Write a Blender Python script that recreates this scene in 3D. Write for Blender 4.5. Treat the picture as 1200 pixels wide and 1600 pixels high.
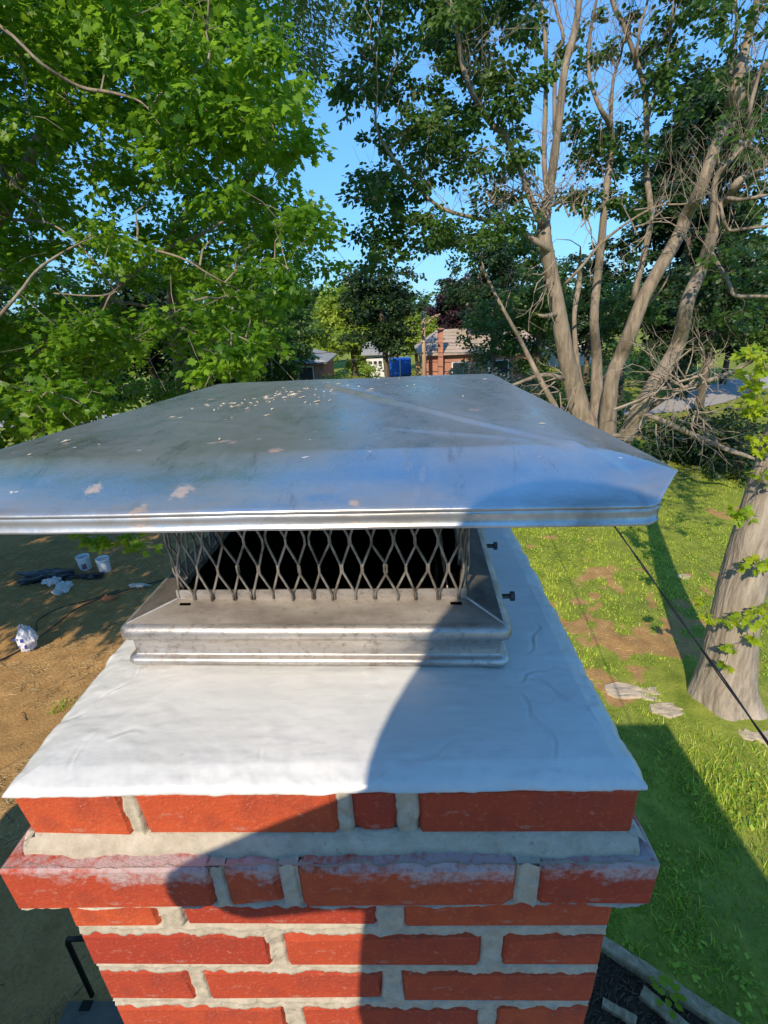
import bpy, bmesh, math, random
import numpy as np
from mathutils import Vector, Matrix

for o in list(bpy.data.objects):
    bpy.data.objects.remove(o, do_unlink=True)
SC = bpy.context.scene
COL = SC.collection
RNG = np.random.default_rng(11)
random.seed(5)

# ------------------------------------------------------------------ camera
cam_d = bpy.data.cameras.new('camera')
cam = bpy.data.objects.new('camera', cam_d)
COL.objects.link(cam)
SC.camera = cam
cam_d.sensor_fit = 'VERTICAL'
cam_d.sensor_height = 36.0
cam_d.lens = 757.0 / 1600 * 36.0
cam_d.clip_start = 0.01
cam_d.clip_end = 3000
CAM = Vector((0.079, -0.291, 5.58))
yaw, pitch, roll = math.radians(-2.178), math.radians(22.749), math.radians(-2.666)
fw = Vector((math.sin(yaw)*math.cos(pitch), math.cos(yaw)*math.cos(pitch), -math.sin(pitch)))
rt = Vector((math.cos(yaw), -math.sin(yaw), 0))
up = rt.cross(fw)
rt2 = rt*math.cos(roll) + up*math.sin(roll)
up2 = up*math.cos(roll) - rt*math.sin(roll)
cam.matrix_world = Matrix(((rt2.x, up2.x, -fw.x, CAM.x), (rt2.y, up2.y, -fw.y, CAM.y), (rt2.z, up2.z, -fw.z, CAM.z), (0, 0, 0, 1)))

# ------------------------------------------------------------------ sky and sun
SUN_AZ, SUN_EL = math.radians(19), math.radians(38)     # light travels towards +Y, 19 degrees to the right
W = bpy.data.worlds.new('World')
SC.world = W
W.use_nodes = True
nt = W.node_tree
bg = nt.nodes['Background']
sky = nt.nodes.new('ShaderNodeTexSky')
sky.sky_type = 'NISHITA'
sky.sun_disc = False
sky.sun_elevation = SUN_EL
sky.sun_rotation = math.pi + SUN_AZ
sky.altitude = 200
sky.air_density = 1.5
sky.dust_density = 0.0
sky.ozone_density = 10
tint = nt.nodes.new('ShaderNodeMix'); tint.data_type = 'RGBA'; tint.blend_type = 'MULTIPLY'
tint.inputs[0].default_value = 1.0
tint.inputs[7].default_value = (0.52, 0.96, 1.42, 1)
soft = nt.nodes.new('ShaderNodeGamma')          # evens out the sky from horizon to zenith, as in the photograph
soft.inputs[1].default_value = 0.55
nt.links.new(sky.outputs[0], soft.inputs[0])
nt.links.new(soft.outputs[0], tint.inputs[6])
nt.links.new(tint.outputs[2], bg.inputs[0])
bg.inputs[1].default_value = 0.15
sun_d = bpy.data.lights.new('sun', 'SUN')
sun = bpy.data.objects.new('sun', sun_d)
COL.objects.link(sun)
sun_d.energy = 2.6
sun_d.angle = math.radians(0.5)
sun_d.color = (1.0, 0.84, 0.64)
sdir = Vector((math.sin(SUN_AZ)*math.cos(SUN_EL), math.cos(SUN_AZ)*math.cos(SUN_EL), -math.sin(SUN_EL)))
sun.rotation_euler = sdir.to_track_quat('-Z', 'Y').to_euler()
sun.location = (-10, -30, 30)
SC.view_settings.view_transform = 'Standard'
SC.view_settings.look = 'None'
SC.view_settings.exposure = 1.06
SC.view_settings.gamma = 1
SC.view_settings.use_curve_mapping = False
SC.render.engine = 'CYCLES'
SC.cycles.max_bounces = 6
SC.cycles.transparent_max_bounces = 8

# ------------------------------------------------------------------ helpers
ORG = {}                                   # world origin of every object made here

def tag(o, label=None, cat=None, group=None, kind=None):
    if label: o['label'] = label
    if cat: o['category'] = cat
    if group: o['group'] = group
    if kind: o['kind'] = kind
    return o

def thing(name, loc, label, cat, group=None):
    o = bpy.data.objects.new(name, None)
    COL.objects.link(o)
    o.location = loc
    o.empty_display_size = 0.1
    ORG[o.name] = np.array(loc, float)
    return tag(o, label, cat, group)

def link(name, me, parent=None, loc=None):
    o = bpy.data.objects.new(name, me)
    COL.objects.link(o)
    loc = np.array(loc if loc is not None else (ORG[parent.name] if parent else (0, 0, 0)), float)
    ORG[o.name] = loc
    if parent:
        o.parent = parent
        o.location = loc - ORG[parent.name]
    else:
        o.location = loc
    return o

def raw_mesh(name, V, F, mat=None, smooth=False, attr=None):
    me = bpy.data.meshes.new(name)
    V = np.asarray(V, np.float32)
    if isinstance(F, np.ndarray):
        n, k = F.shape
        me.vertices.add(len(V)); me.vertices.foreach_set('co', V.ravel())
        me.loops.add(n*k); me.loops.foreach_set('vertex_index', F.astype(np.int32).ravel())
        me.polygons.add(n)
        me.polygons.foreach_set('loop_start', np.arange(0, n*k, k, dtype=np.int32))
        me.update(calc_edges=True)
        me.validate()
    else:
        me.from_pydata(V.tolist(), [], F)
        me.update()
    if smooth:
        me.polygons.foreach_set('use_smooth', np.ones(len(me.polygons), bool))
    if attr:
        for k, a in attr.items():
            at = me.attributes.new(k, 'FLOAT', 'POINT')
            at.data.foreach_set('value', np.asarray(a, np.float32))
    if mat: me.materials.append(mat)
    return me

def obj(name, V, F, mat, parent=None, loc=None, smooth=False, attr=None):
    """V are world coordinates; the object's origin is loc, or its parent's origin."""
    L = np.array(loc if loc is not None else (ORG[parent.name] if parent else (0, 0, 0)), float)
    return link(name, raw_mesh(name, np.asarray(V, float) - L, F, mat, smooth, attr), parent, L)

class MB:
    def __init__(s): s.V = []; s.F = []
    def add(s, V, F):
        b = len(s.V); s.V += [tuple(map(float, v)) for v in V]; s.F += [tuple(i+b for i in f) for f in F]; return s
    def box(s, a, b):
        x0, y0, z0 = a; x1, y1, z1 = b
        return s.add([(x0,y0,z0),(x1,y0,z0),(x1,y1,z0),(x0,y1,z0),(x0,y0,z1),(x1,y0,z1),(x1,y1,z1),(x0,y1,z1)],
                     [(3,2,1,0),(4,5,6,7),(0,1,5,4),(1,2,6,5),(2,3,7,6),(3,0,4,7)])
    def tube(s, P, R, n=8, cap=True):
        V, F = tube_vf(P, R, n, cap); return s.add(V, F)
    def lathe(s, c, prof, n=24):
        c = np.array(c); V = []; F = []; m = len(prof)
        for r_, z in prof:
            for k in range(n):
                a = 2*math.pi*k/n; V.append((c[0]+r_*math.cos(a), c[1]+r_*math.sin(a), c[2]+z))
        for i in range(m-1):
            for k in range(n):
                F.append((i*n+k, i*n+(k+1) % n, (i+1)*n+(k+1) % n, (i+1)*n+k))
        return s.add(V, F)
    def build(s, name, mat, parent=None, loc=None, smooth=False):
        return obj(name, np.array(s.V), s.F, mat, parent, loc, smooth)

def tube_vf(P, R, n=8, cap=True):
    P = np.array(P, float); m = len(P)
    R = np.full(m, R) if np.isscalar(R) else np.array(R, float)
    V = []; F = []
    T = np.gradient(P, axis=0); T /= np.linalg.norm(T, axis=1)[:, None] + 1e-9
    a = np.cross(T[0], (0, 0, 1.0))
    if np.linalg.norm(a) < .1: a = np.cross(T[0], (0, 1.0, 0))
    for i in range(m):
        a = a - T[i]*(a @ T[i]); a /= np.linalg.norm(a) + 1e-9
        b = np.cross(T[i], a)
        for k in range(n):
            t = 2*math.pi*k/n
            V.append(P[i] + R[i]*(a*math.cos(t) + b*math.sin(t)))
    for i in range(m-1):
        for k in range(n):
            F.append((i*n+k, i*n+(k+1) % n, (i+1)*n+(k+1) % n, (i+1)*n+k))
    if cap:
        F.append(tuple(range(n))[::-1]); F.append(tuple((m-1)*n+k for k in range(n)))
    return V, F

def hsh(ix, iy, iz, seed):
    h = (ix*374761393 + iy*668265263 + iz*2147483647 + seed*974634777) & 0xFFFFFFFF
    h = ((h ^ (h >> 13)) * 1274126177) & 0xFFFFFFFF
    return ((h ^ (h >> 16)) & 0xFFFF) / 65535.0

def vnoise(x, y, z=0.0, seed=0):
    x = np.asarray(x, float); y = np.asarray(y, float); z = np.zeros_like(x) + z
    ix, iy, iz = np.floor(x).astype(np.int64), np.floor(y).astype(np.int64), np.floor(z).astype(np.int64)
    fx, fy, fz = x-ix, y-iy, z-iz
    fx, fy, fz = [t*t*(3-2*t) for t in (fx, fy, fz)]
    r = 0
    for dx in (0, 1):
        for dy in (0, 1):
            for dz in (0, 1):
                w = (fx if dx else 1-fx)*(fy if dy else 1-fy)*(fz if dz else 1-fz)
                r = r + w*hsh(ix+dx, iy+dy, iz+dz, seed)
    return r*2-1

def fbm(x, y, z=0.0, seed=0, o=4):
    r = 0; a = .5; x = np.asarray(x, float); y = np.asarray(y, float); z = np.asarray(z, float)
    for i in range(o):
        r = r + a*vnoise(x, y, z, seed+i); x = x*2.03; y = y*2.03; z = z*2.03; a *= .5
    return r

def grid_faces(nx, ny):
    i = np.arange(nx-1)[None, :] + nx*np.arange(ny-1)[:, None]
    i = i.ravel()
    return np.stack([i, i+1, i+nx+1, i+nx], 1)

# ------------------------------------------------------------------ materials
class NT:
    def __init__(s, name):
        s.m = bpy.data.materials.new(name); s.m.use_nodes = True
        s.n = s.m.node_tree.nodes; s.l = s.m.node_tree.links
        s.b = s.n['Principled BSDF']; s.out = s.n['Material Output']
        s.tc = s.n.new('ShaderNodeTexCoord')
    def new(s, t, **k):
        x = s.n.new(t)
        for a, v in k.items(): setattr(x, a, v)
        return x
    def put(s, node, key, v):
        if hasattr(v, 'is_linked') or isinstance(v, bpy.types.NodeSocket): s.l.new(v, node.inputs[key])
        else: node.inputs[key].default_value = v
    def map(s, scale=(1, 1, 1), rot=(0, 0, 0), src='Object'):
        mp = s.new('ShaderNodeMapping'); mp.inputs['Scale'].default_value = scale; mp.inputs['Rotation'].default_value = rot
        s.l.new(s.tc.outputs[src], mp.inputs[0]); return mp.outputs[0]
    def noise(s, scale, detail=5, rough=.6, vec=None, dist=0.0):
        x = s.new('ShaderNodeTexNoise'); x.inputs['Scale'].default_value = scale; x.inputs['Detail'].default_value = detail
        x.inputs['Roughness'].default_value = rough; x.inputs['Distortion'].default_value = dist
        s.l.new(vec if vec else s.tc.outputs['Object'], x.inputs['Vector']); return x.outputs[0]
    def ramp(s, fac, a, b, lo=0.0, hi=1.0):
        x = s.new('ShaderNodeMapRange'); x.inputs[1].default_value = a; x.inputs[2].default_value = b
        x.inputs[3].default_value = lo; x.inputs[4].default_value = hi
        s.l.new(fac, x.inputs[0]); return x.outputs[0]
    def mix(s, fac, a, b, mode='MIX'):
        x = s.new('ShaderNodeMix', data_type='RGBA', blend_type=mode)
        s.put(x, 0, fac); s.put(x, 6, a if not isinstance(a, tuple) else (*a, 1)[:4]); s.put(x, 7, b if not isinstance(b, tuple) else (*b, 1)[:4])
        return x.outputs[2]
    def math(s, op, a, b=0.0):
        x = s.new('ShaderNodeMath', operation=op); s.put(x, 0, a); s.put(x, 1, b); return x.outputs[0]
    def attr(s, name):
        x = s.new('ShaderNodeAttribute', attribute_name=name); return x.outputs['Fac']
    def objrand(s):
        return s.new('ShaderNodeObjectInfo').outputs['Random']
    def bump(s, h, strength=.3, dist=.01):
        x = s.new('ShaderNodeBump'); x.inputs['Strength'].default_value = strength; x.inputs['Distance'].default_value = dist
        s.l.new(h, x.inputs['Height']); s.l.new(x.outputs[0], s.b.inputs['Normal']); return x
    def base(s, c, rough=.7, metal=0.0, spec=None):
        s.put(s.b, 'Base Color', (*c, 1) if isinstance(c, tuple) and len(c) == 3 else c)
        s.put(s.b, 'Roughness', rough); s.put(s.b, 'Metallic', metal)
        if spec is not None: s.put(s.b, 'Specular IOR Level', spec)
        return s

def simple(name, c, rough=.7, metal=0.0, var=.25, scale=8, bump=0.0):
    t = NT(name)
    n = t.noise(scale)
    d = tuple(x*(1-var) for x in c); l = tuple(min(1, x*(1+var)) for x in c)
    t.base(t.mix(t.ramp(n, .3, .7), d, l), rough, metal)
    if bump: t.bump(n, bump, .02)
    return t.m

def leaf_mat(name, dark, light, trans=.45, gloss=.35):
    t = NT(name)
    a = t.attr('tint')
    c = t.mix(a, dark, light)
    t.base(c, .42, 0, gloss)
    tr = t.new('ShaderNodeBsdfTranslucent')
    hs = t.mix(.5, c, tuple(min(1, v*1.7) for v in light), 'MIX')
    t.l.new(hs, tr.inputs[0])
    mx = t.new('ShaderNodeMixShader'); mx.inputs[0].default_value = trans
    t.l.new(t.b.outputs[0], mx.inputs[1]); t.l.new(tr.outputs[0], mx.inputs[2]); t.l.new(mx.outputs[0], t.out.inputs[0])
    return t.m

def bark_mat(name, c1, c2, stretch=6, scale=6, bump=.6):
    t = NT(name)
    v = t.map((scale, scale, scale/stretch))
    n = t.noise(1.6, 8, .65, v, .6)
    n2 = t.noise(.7, 3)
    c = t.mix(t.ramp(n, .3, .68), c1, c2)
    c = t.mix(t.ramp(n2, .55, .75, 0, .5), c, tuple(x*1.25 for x in c2))
    t.base(c, .9, 0, .2)
    t.bump(n, bump, .03)
    return t.m
D = {
'stems': [
[[7.43,17.0,-0.28,1.019],[6.87,17.0,1.07,0.899],[6.5,17.07,1.99,0.59],[5.83,16.93,3.77,0.476],[5.35,16.78,5.38,0.392],[5.09,16.89,6.33,0.345],[4.72,16.75,7.4,0.372],[4.78,17.02,8.11,0.293],[4.96,17.34,8.83,0.235],[4.93,16.88,10.14,0.193],[4.97,16.84,11.42,0.168],[5.24,17.12,12.33,0.158],[5.28,17.09,12.97,0.146],[5.26,17.03,14.42,0.114],[5.15,16.77,15.83,0.061]],
[[4.65,16.6,7.72,0.231],[4.29,16.43,8.12,0.17],[3.86,16.45,9.02,0.138],[3.23,15.78,9.7,0.13],[2.79,15.85,10.09,0.12],[2.28,15.32,10.5,0.115],[1.97,15.32,11.15,0.104],[1.81,15.02,11.66,0.085],[1.65,15.26,12.35,0.092],[1.41,14.84,13.37,0.065],[1.17,15.07,14.42,0.035]],
[[5.0,17.4,8.16,0.14],[4.8,17.66,9.56,0.127],[4.73,17.79,11.47,0.113],[4.53,17.43,12.35,0.09],[4.51,18.15,13.48,0.082],[4.38,18.49,15.23,0.053]],
[[4.95,17.3,10.1,0.094],[4.88,17.5,11.87,0.1],[4.99,17.27,12.26,0.08],[4.78,17.71,13.27,0.071],[4.55,17.76,14.47,0.043]],
[[5.01,16.8,6.95,0.179],[4.44,16.37,7.23,0.144],[3.5,16.61,7.77,0.106],[2.44,15.91,7.88,0.092],[1.51,15.87,8.16,0.082],[0.79,15.87,8.73,0.072],[0.26,15.27,9.15,0.068],[-0.06,15.16,9.56,0.059],[-0.25,14.99,9.99,0.049],[-0.16,14.75,10.68,0.031],[-0.19,14.19,11.31,0.015]],
[[7.41,17.5,0.44,0.479],[7.29,17.52,1.87,0.395],[7.19,17.84,3.63,0.296],[6.68,17.11,4.88,0.244],[6.85,17.71,5.99,0.225],[6.78,17.53,7.07,0.206],[6.67,17.34,8.58,0.167],[6.93,18.0,9.76,0.159],[6.69,17.69,10.34,0.144],[6.16,17.2,10.65,0.101],[5.89,17.52,11.47,0.083],[5.83,17.64,12.33,0.072],[5.85,17.45,13.02,0.061],[6.02,17.67,14.22,0.034]],
[[6.69,17.6,10.25,0.095],[6.57,17.5,11.11,0.083],[6.65,17.61,11.61,0.064],[6.78,17.72,11.94,0.055],[6.6,17.11,12.08,0.044],[6.79,17.25,12.96,0.026]],
[[7.4,16.5,0.24,0.571],[7.18,16.31,2.95,0.382],[7.4,16.39,3.81,0.376],[7.42,15.99,4.57,0.36],[7.68,16.07,5.48,0.333],[8.06,16.09,6.34,0.317],[8.58,16.3,7.25,0.303],[8.69,16.29,7.72,0.299],[8.59,15.6,8.26,0.273],[8.78,15.66,9.03,0.25],[9.13,15.95,9.99,0.231],[8.82,15.22,10.27,0.241],[9.05,15.53,11.33,0.159],[9.12,15.55,12.09,0.132],[9.25,15.81,13.57,0.091]],
[[9.08,15.8,10.05,0.203],[9.39,15.77,10.39,0.183],[9.44,15.32,10.59,0.16],[9.57,15.11,11.0,0.14],[9.9,14.94,11.78,0.104]],
[[9.15,15.8,10.45,0.117],[9.13,16.33,11.29,0.101],[8.99,15.99,11.81,0.081],[8.91,16.17,12.38,0.073],[8.72,16.49,13.49,0.048]],
[[7.72,16.8,5.49,0.164],[7.85,16.84,6.62,0.16],[7.95,16.89,7.61,0.156],[7.78,16.73,8.14,0.143],[7.7,17.08,8.99,0.143],[7.49,17.04,10.12,0.129],[7.51,17.51,11.06,0.12],[7.14,17.45,11.74,0.109],[6.65,17.35,12.47,0.097],[6.33,17.6,13.14,0.088],[5.94,17.42,14.1,0.059]],
[[7.58,17.2,10.25,0.084],[7.7,17.32,10.76,0.083],[7.7,16.92,11.17,0.071],[7.75,16.93,11.86,0.052],[7.46,16.32,12.28,0.041],[7.51,16.59,13.13,0.025]],
[[7.08,17.3,11.69,0.063],[6.99,17.11,12.37,0.061],[7.17,17.26,12.95,0.052],[7.34,17.92,14.15,0.035]],
[[7.38,18.0,1.29,0.217],[6.68,17.9,2.98,0.162],[6.42,18.29,4.92,0.136],[6.68,18.94,6.17,0.16],[6.38,18.29,7.22,0.129]],
[[5.68,16.6,3.14,0.151],[4.81,16.08,3.37,0.115],[3.76,15.92,3.09,0.073],[3.14,15.62,3.13,0.041]],
[[5.45,16.0,1.81,0.194],[5.34,15.93,2.23,0.17],[4.78,15.89,3.13,0.145],[4.38,16.09,3.88,0.124],[4.06,16.02,4.41,0.101],[3.43,15.6,5.28,0.087],[2.91,15.81,6.23,0.077],[2.64,15.81,6.88,0.047]],
[[5.3,16.7,5.19,0.144],[4.75,16.19,5.15,0.1],[4.53,16.26,5.23,0.081]],
[[5.37,16.4,6.02,0.089],[5.72,16.0,6.51,0.076],[6.31,16.28,7.1,0.076],[6.92,15.9,7.6,0.055],[7.57,15.69,7.9,0.045],[8.18,15.34,7.87,0.035],[8.69,15.27,8.1,0.017]],
[[8.27,17.0,5.26,0.063],[8.63,16.75,5.98,0.06],[8.93,17.22,6.73,0.041]],
],
'lean': [
[[6.7,14.5,0.34,0.407],[6.99,14.51,1.37,0.377],[7.22,13.8,3.11,0.326],[8.11,14.46,4.21,0.302],[7.76,13.73,5.34,0.253],[8.24,14.27,6.09,0.239],[8.11,13.79,6.85,0.21],[8.27,14.11,7.46,0.162],[8.36,13.87,7.72,0.142],[8.22,13.37,7.96,0.12],[8.93,13.98,8.26,0.109],[9.39,13.94,8.54,0.092],[9.74,13.48,8.96,0.058]],
[[8.12,13.8,6.85,0.145],[7.97,13.7,7.44,0.11],[7.89,13.7,8.1,0.1],[8.0,13.47,8.43,0.097],[8.57,13.96,8.87,0.092],[8.26,13.52,9.35,0.073],[8.35,13.62,9.88,0.057],[8.27,13.4,10.36,0.035]],
[[8.2,13.6,7.68,0.077],[8.34,13.24,7.58,0.06],[8.54,12.88,7.58,0.051],[9.39,13.31,7.7,0.038]],
[[8.1,13.7,7.59,0.07],[8.17,13.52,7.2,0.062],[8.44,13.66,7.0,0.056],[8.59,13.28,6.98,0.054],[8.89,12.97,6.98,0.045],[9.42,12.92,7.05,0.03]],
[[8.07,13.6,6.52,0.072],[8.47,13.26,5.76,0.064],[8.65,13.2,5.5,0.064],[9.24,12.91,5.45,0.055],[9.91,12.73,5.32,0.039]],
[[7.45,14.3,2.48,0.133],[7.91,13.63,3.13,0.098],[8.77,13.45,3.46,0.087],[9.66,13.74,3.73,0.07],[9.51,12.83,4.22,0.049]],
[[7.14,14.0,2.44,0.121],[7.33,13.49,2.41,0.108],[8.19,13.58,2.01,0.11],[8.89,13.6,1.7,0.111],[8.93,12.64,1.68,0.095],[9.62,12.7,1.42,0.079],[9.73,12.34,1.38,0.043]],
[[7.13,14.3,1.52,0.117],[6.35,13.69,1.9,0.093],[5.94,14.15,1.41,0.078],[5.32,13.79,1.53,0.047]],
],
'left': [
[[-12.05,10.0,0.3,0.868],[-10.63,9.98,3.17,0.64],[-9.06,9.73,5.04,0.516],[-8.04,9.99,6.52,0.372],[-6.9,9.71,7.49,0.196],[-6.54,9.76,7.87,0.148],[-5.99,9.48,8.21,0.119],[-5.56,9.42,8.65,0.095],[-5.33,10.01,9.59,0.075],[-4.54,9.51,10.14,0.049],[-4.18,9.67,11.05,0.029]],
[[-10.29,10.0,4.01,0.345],[-8.53,10.07,6.09,0.217],[-7.38,10.05,7.41,0.144],[-7.02,10.11,7.86,0.118],[-7.1,10.48,8.74,0.089],[-6.9,10.32,9.61,0.056]],
[[-4.8,6.5,8.93,0.047],[-4.04,6.41,8.54,0.038],[-3.68,6.41,8.2,0.035],[-3.44,6.64,8.07,0.037],[-3.01,6.47,7.94,0.032],[-2.65,6.35,7.8,0.021],[-2.37,6.06,7.5,0.01]],
[[-5.84,6.5,5.2,0.07],[-4.53,6.08,5.9,0.039],[-4.49,6.59,6.24,0.037],[-3.96,6.52,6.45,0.024],[-3.41,6.16,6.51,0.011]],
[[-9.89,10.0,4.26,0.41],[-7.82,9.99,4.96,0.238],[-5.72,9.91,5.79,0.138],[-5.38,9.78,6.06,0.11],[-4.18,9.66,6.7,0.076],[-3.07,9.17,6.94,0.049],[-2.26,9.52,7.44,0.033],[-1.51,8.69,7.59,0.015]],
[[-5.32,9.6,5.94,0.061],[-4.64,9.67,5.8,0.055],[-3.77,9.42,5.31,0.049],[-2.82,9.37,5.05,0.036],[-1.99,9.47,4.95,0.018]],
[[-5.98,8.0,7.09,0.067],[-5.53,8.17,7.06,0.044],[-4.57,7.31,6.83,0.026],[-4.0,6.98,6.4,0.022],[-3.99,7.4,5.98,0.019],[-3.56,6.75,6.06,0.008]],
[[-4.51,6.8,5.96,0.022],[-3.8,6.7,5.9,0.021],[-3.57,6.81,6.03,0.013]],
[[-3.94,8.0,6.66,0.039],[-2.96,7.42,6.38,0.027],[-2.45,7.14,6.11,0.022],[-2.03,7.56,5.82,0.014]],
[[-4.92,6.8,4.78,0.046],[-4.56,6.61,3.67,0.034],[-4.33,6.34,3.05,0.024],[-4.17,6.21,2.63,0.014]],
],
'left_clumps': [
[-8.08,9.62,7.58,0.6],
[-9.39,9.59,6.72,0.67],
[-2.3,10.05,9.67,0.68],
[-7.79,7.42,6.58,0.59],
[-7.21,9.72,8.68,0.45],
[-5.24,9.74,11.17,0.67],
[-5.5,9.11,9.12,0.48],
[-6.11,8.68,9.32,0.44],
[-2.46,7.86,6.99,0.44],
[-1.65,6.99,9.54,0.46],
[-8.81,7.7,4.12,0.51],
[-1.77,7.27,6.55,0.55],
[-2.75,10.08,11.48,0.65],
[-2.14,8.23,6.18,0.44],
[-4.32,7.29,5.5,0.5],
[-6.22,10.96,5.57,0.46],
[-9.27,9.65,5.11,0.64],
[-2.17,8.35,5.16,0.61],
[-9.6,10.24,5.59,0.64],
[-4.64,8.48,8.82,0.43],
[-1.84,8.32,7.34,0.58],
[-3.26,10.62,9.45,0.7],
[-4.5,11.09,4.42,0.46],
[-8.23,6.91,3.42,0.47],
[-4.57,10.2,8.78,0.48],
[-1.97,8.76,10.88,0.43],
[-6.43,10.04,10.0,0.56],
[-5.45,7.48,8.41,0.46],
[-6.74,6.94,7.58,0.47],
[-1.44,7.26,7.53,0.62],
[-5.9,7.77,7.55,0.57],
[-3.52,8.36,7.48,0.66],
[-8.25,11.39,12.37,0.7],
[-7.47,7.38,3.44,0.57],
[-8.25,9.42,9.83,0.44],
[-3.54,10.72,5.98,0.62],
[-2.03,7.17,8.71,0.65],
[-9.87,9.4,3.6,0.52],
[-4.79,11.32,12.32,0.59],
[-2.34,10.47,10.22,0.63],
[-5.61,9.9,9.03,0.67],
[-5.53,7.39,6.32,0.59],
[-10.95,8.74,3.3,0.54],
[-3.36,10.1,7.95,0.45],
[-5.42,11.15,7.88,0.43],
[-5.63,9.16,6.83,0.44],
[-2.83,7.32,9.27,0.68],
[-8.06,10.2,8.87,0.63],
[-4.98,8.72,4.93,0.61],
[-5.32,8.36,7.38,0.64],
[-6.43,10.23,8.68,0.57],
[-6.72,8.28,4.83,0.67],
[-2.62,10.01,8.62,0.43],
[-7.15,9.31,4.3,0.59],
[-3.91,9.33,6.29,0.55],
[-5.85,7.82,9.22,0.55],
[-6.25,10.9,10.74,0.57],
[-5.16,7.33,7.66,0.55],
[-5.57,8.68,5.39,0.53],
[-3.35,7.95,9.72,0.63],
[-1.54,6.62,7.62,0.62],
[-6.81,8.26,6.68,0.61],
[-3.98,11.3,11.35,0.51],
[-4.23,6.65,8.85,0.55],
[-2.34,7.32,5.84,0.46],
[-7.08,8.84,5.44,0.7],
[-4.26,10.29,7.0,0.65],
[-5.15,8.58,9.74,0.57],
[-8.05,9.63,8.83,0.46],
[-5.81,7.77,9.93,0.71],
[-6.04,7.16,9.58,0.56],
[-6.9,7.15,7.95,0.5],
[-2.09,9.51,10.53,0.54],
[-5.16,7.14,4.99,0.7],
[-1.26,6.56,6.09,0.62],
[-3.8,7.41,5.33,0.71],
[-5.99,10.62,12.42,0.69],
[-1.03,8.05,6.71,0.57],
[-10.82,9.91,6.08,0.55],
[-5.69,7.26,9.89,0.51],
[-8.95,9.84,3.76,0.68],
[-5.1,10.39,12.44,0.49],
[-7.95,11.18,10.94,0.5],
[-2.99,10.54,11.5,0.46],
[-3.78,9.16,11.41,0.67],
[-8.44,10.28,10.52,0.6],
[-6.51,8.66,6.84,0.68],
[-2.12,6.44,7.94,0.71],
[-2.89,10.1,10.7,0.5],
[-5.88,8.63,4.37,0.51],
[-4.36,7.44,10.21,0.5],
[-5.96,8.72,11.11,0.48],
[-6.86,8.93,7.42,0.44],
[-9.44,8.77,4.18,0.66],
[-10.51,10.8,7.64,0.68],
[-6.48,7.1,8.35,0.44],
[-3.96,7.98,6.49,0.59],
[-3.31,10.47,7.33,0.59],
[-9.37,10.55,7.28,0.46],
[-6.36,9.12,9.17,0.63],
[-4.14,10.55,11.74,0.7],
[-5.8,7.2,9.22,0.67],
[-5.18,8.74,10.26,0.7],
[-7.06,8.83,10.54,0.58],
[-2.08,7.03,7.82,0.53],
[-8.26,7.92,5.13,0.65],
[-8.58,7.14,4.6,0.56],
[-2.76,7.16,7.41,0.46],
[-2.62,6.48,8.57,0.52],
[-2.18,8.4,9.52,0.65],
[-8.41,11.07,3.65,0.51],
[-6.9,11.17,7.44,0.46],
[-2.32,6.98,7.57,0.71],
[-6.01,8.02,10.54,0.7],
[-11.39,9.48,3.66,0.44],
[-3.99,11.49,6.4,0.47],
[-2.41,10.37,9.05,0.69],
[-6.48,8.75,5.55,0.55],
[-4.34,7.03,7.96,0.44],
[-1.63,7.52,9.26,0.5],
[-10.09,10.23,6.38,0.51],
[-2.7,8.4,10.91,0.59],
[-3.76,9.97,11.07,0.44],
[-7.52,11.46,11.63,0.51],
[-5.36,9.95,7.22,0.52],
[-3.58,6.48,9.94,0.59],
[-8.34,11.12,12.86,0.55],
[-5.73,6.35,5.97,0.49],
[-2.63,7.95,10.31,0.43],
[-4.45,6.96,10.18,0.61],
[-8.42,10.99,11.83,0.52],
[-5.88,10.44,11.92,0.62],
[-3.56,6.82,6.59,0.5],
[-2.36,9.0,6.57,0.42],
[-13.08,11.38,4.34,0.49],
[-1.46,7.92,8.3,0.57],
[-8.31,8.92,3.4,0.45],
[-11.54,9.31,2.68,0.44],
[-4.47,8.56,7.84,0.71],
[-8.64,10.64,9.48,0.61],
[-1.81,9.93,11.9,0.48],
[-8.27,8.28,7.66,0.57],
[-5.67,10.77,8.8,0.51],
[-7.97,11.11,7.48,0.44],
[-4.19,7.64,10.35,0.61],
[-2.36,11.34,11.5,0.48],
[-3.22,6.95,8.74,0.46],
[-5.33,7.67,10.72,0.46],
[-5.04,9.76,10.65,0.51],
[-6.79,7.91,5.95,0.69],
[-6.82,10.86,8.47,0.62],
[-9.9,11.29,10.78,0.42],
[-5.02,6.75,9.17,0.56],
[-2.8,6.86,8.53,0.66],
[-1.84,7.02,6.95,0.58],
[-4.27,10.79,9.11,0.54],
[-3.98,9.23,10.96,0.65],
[-3.2,11.46,10.91,0.64],
[-5.55,8.74,4.17,0.56],
[-3.73,11.16,9.38,0.7],
[-3.02,8.24,10.98,0.71],
[-8.68,8.64,5.71,0.46],
[-4.29,9.16,9.66,0.64],
[-4.49,6.81,5.42,0.68],
[-7.73,7.32,6.02,0.5],
[-8.01,10.55,9.84,0.58],
[-1.28,6.58,6.6,0.55],
[-3.54,10.54,8.58,0.57],
[-2.05,8.95,6.85,0.45],
[-2.39,11.32,12.39,0.68],
[-6.51,10.91,11.9,0.56],
[-6.68,7.58,7.76,0.54],
[-10.1,11.05,8.61,0.54],
[-6.62,10.0,11.73,0.51],
[-10.6,11.31,9.99,0.65],
[-11.46,11.07,6.4,0.71],
[-1.36,6.82,8.2,0.64],
[-5.39,11.23,8.3,0.51],
[-4.22,6.96,8.58,0.69],
[-7.17,10.93,12.84,0.6],
[-2.79,6.52,5.65,0.45],
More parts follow.
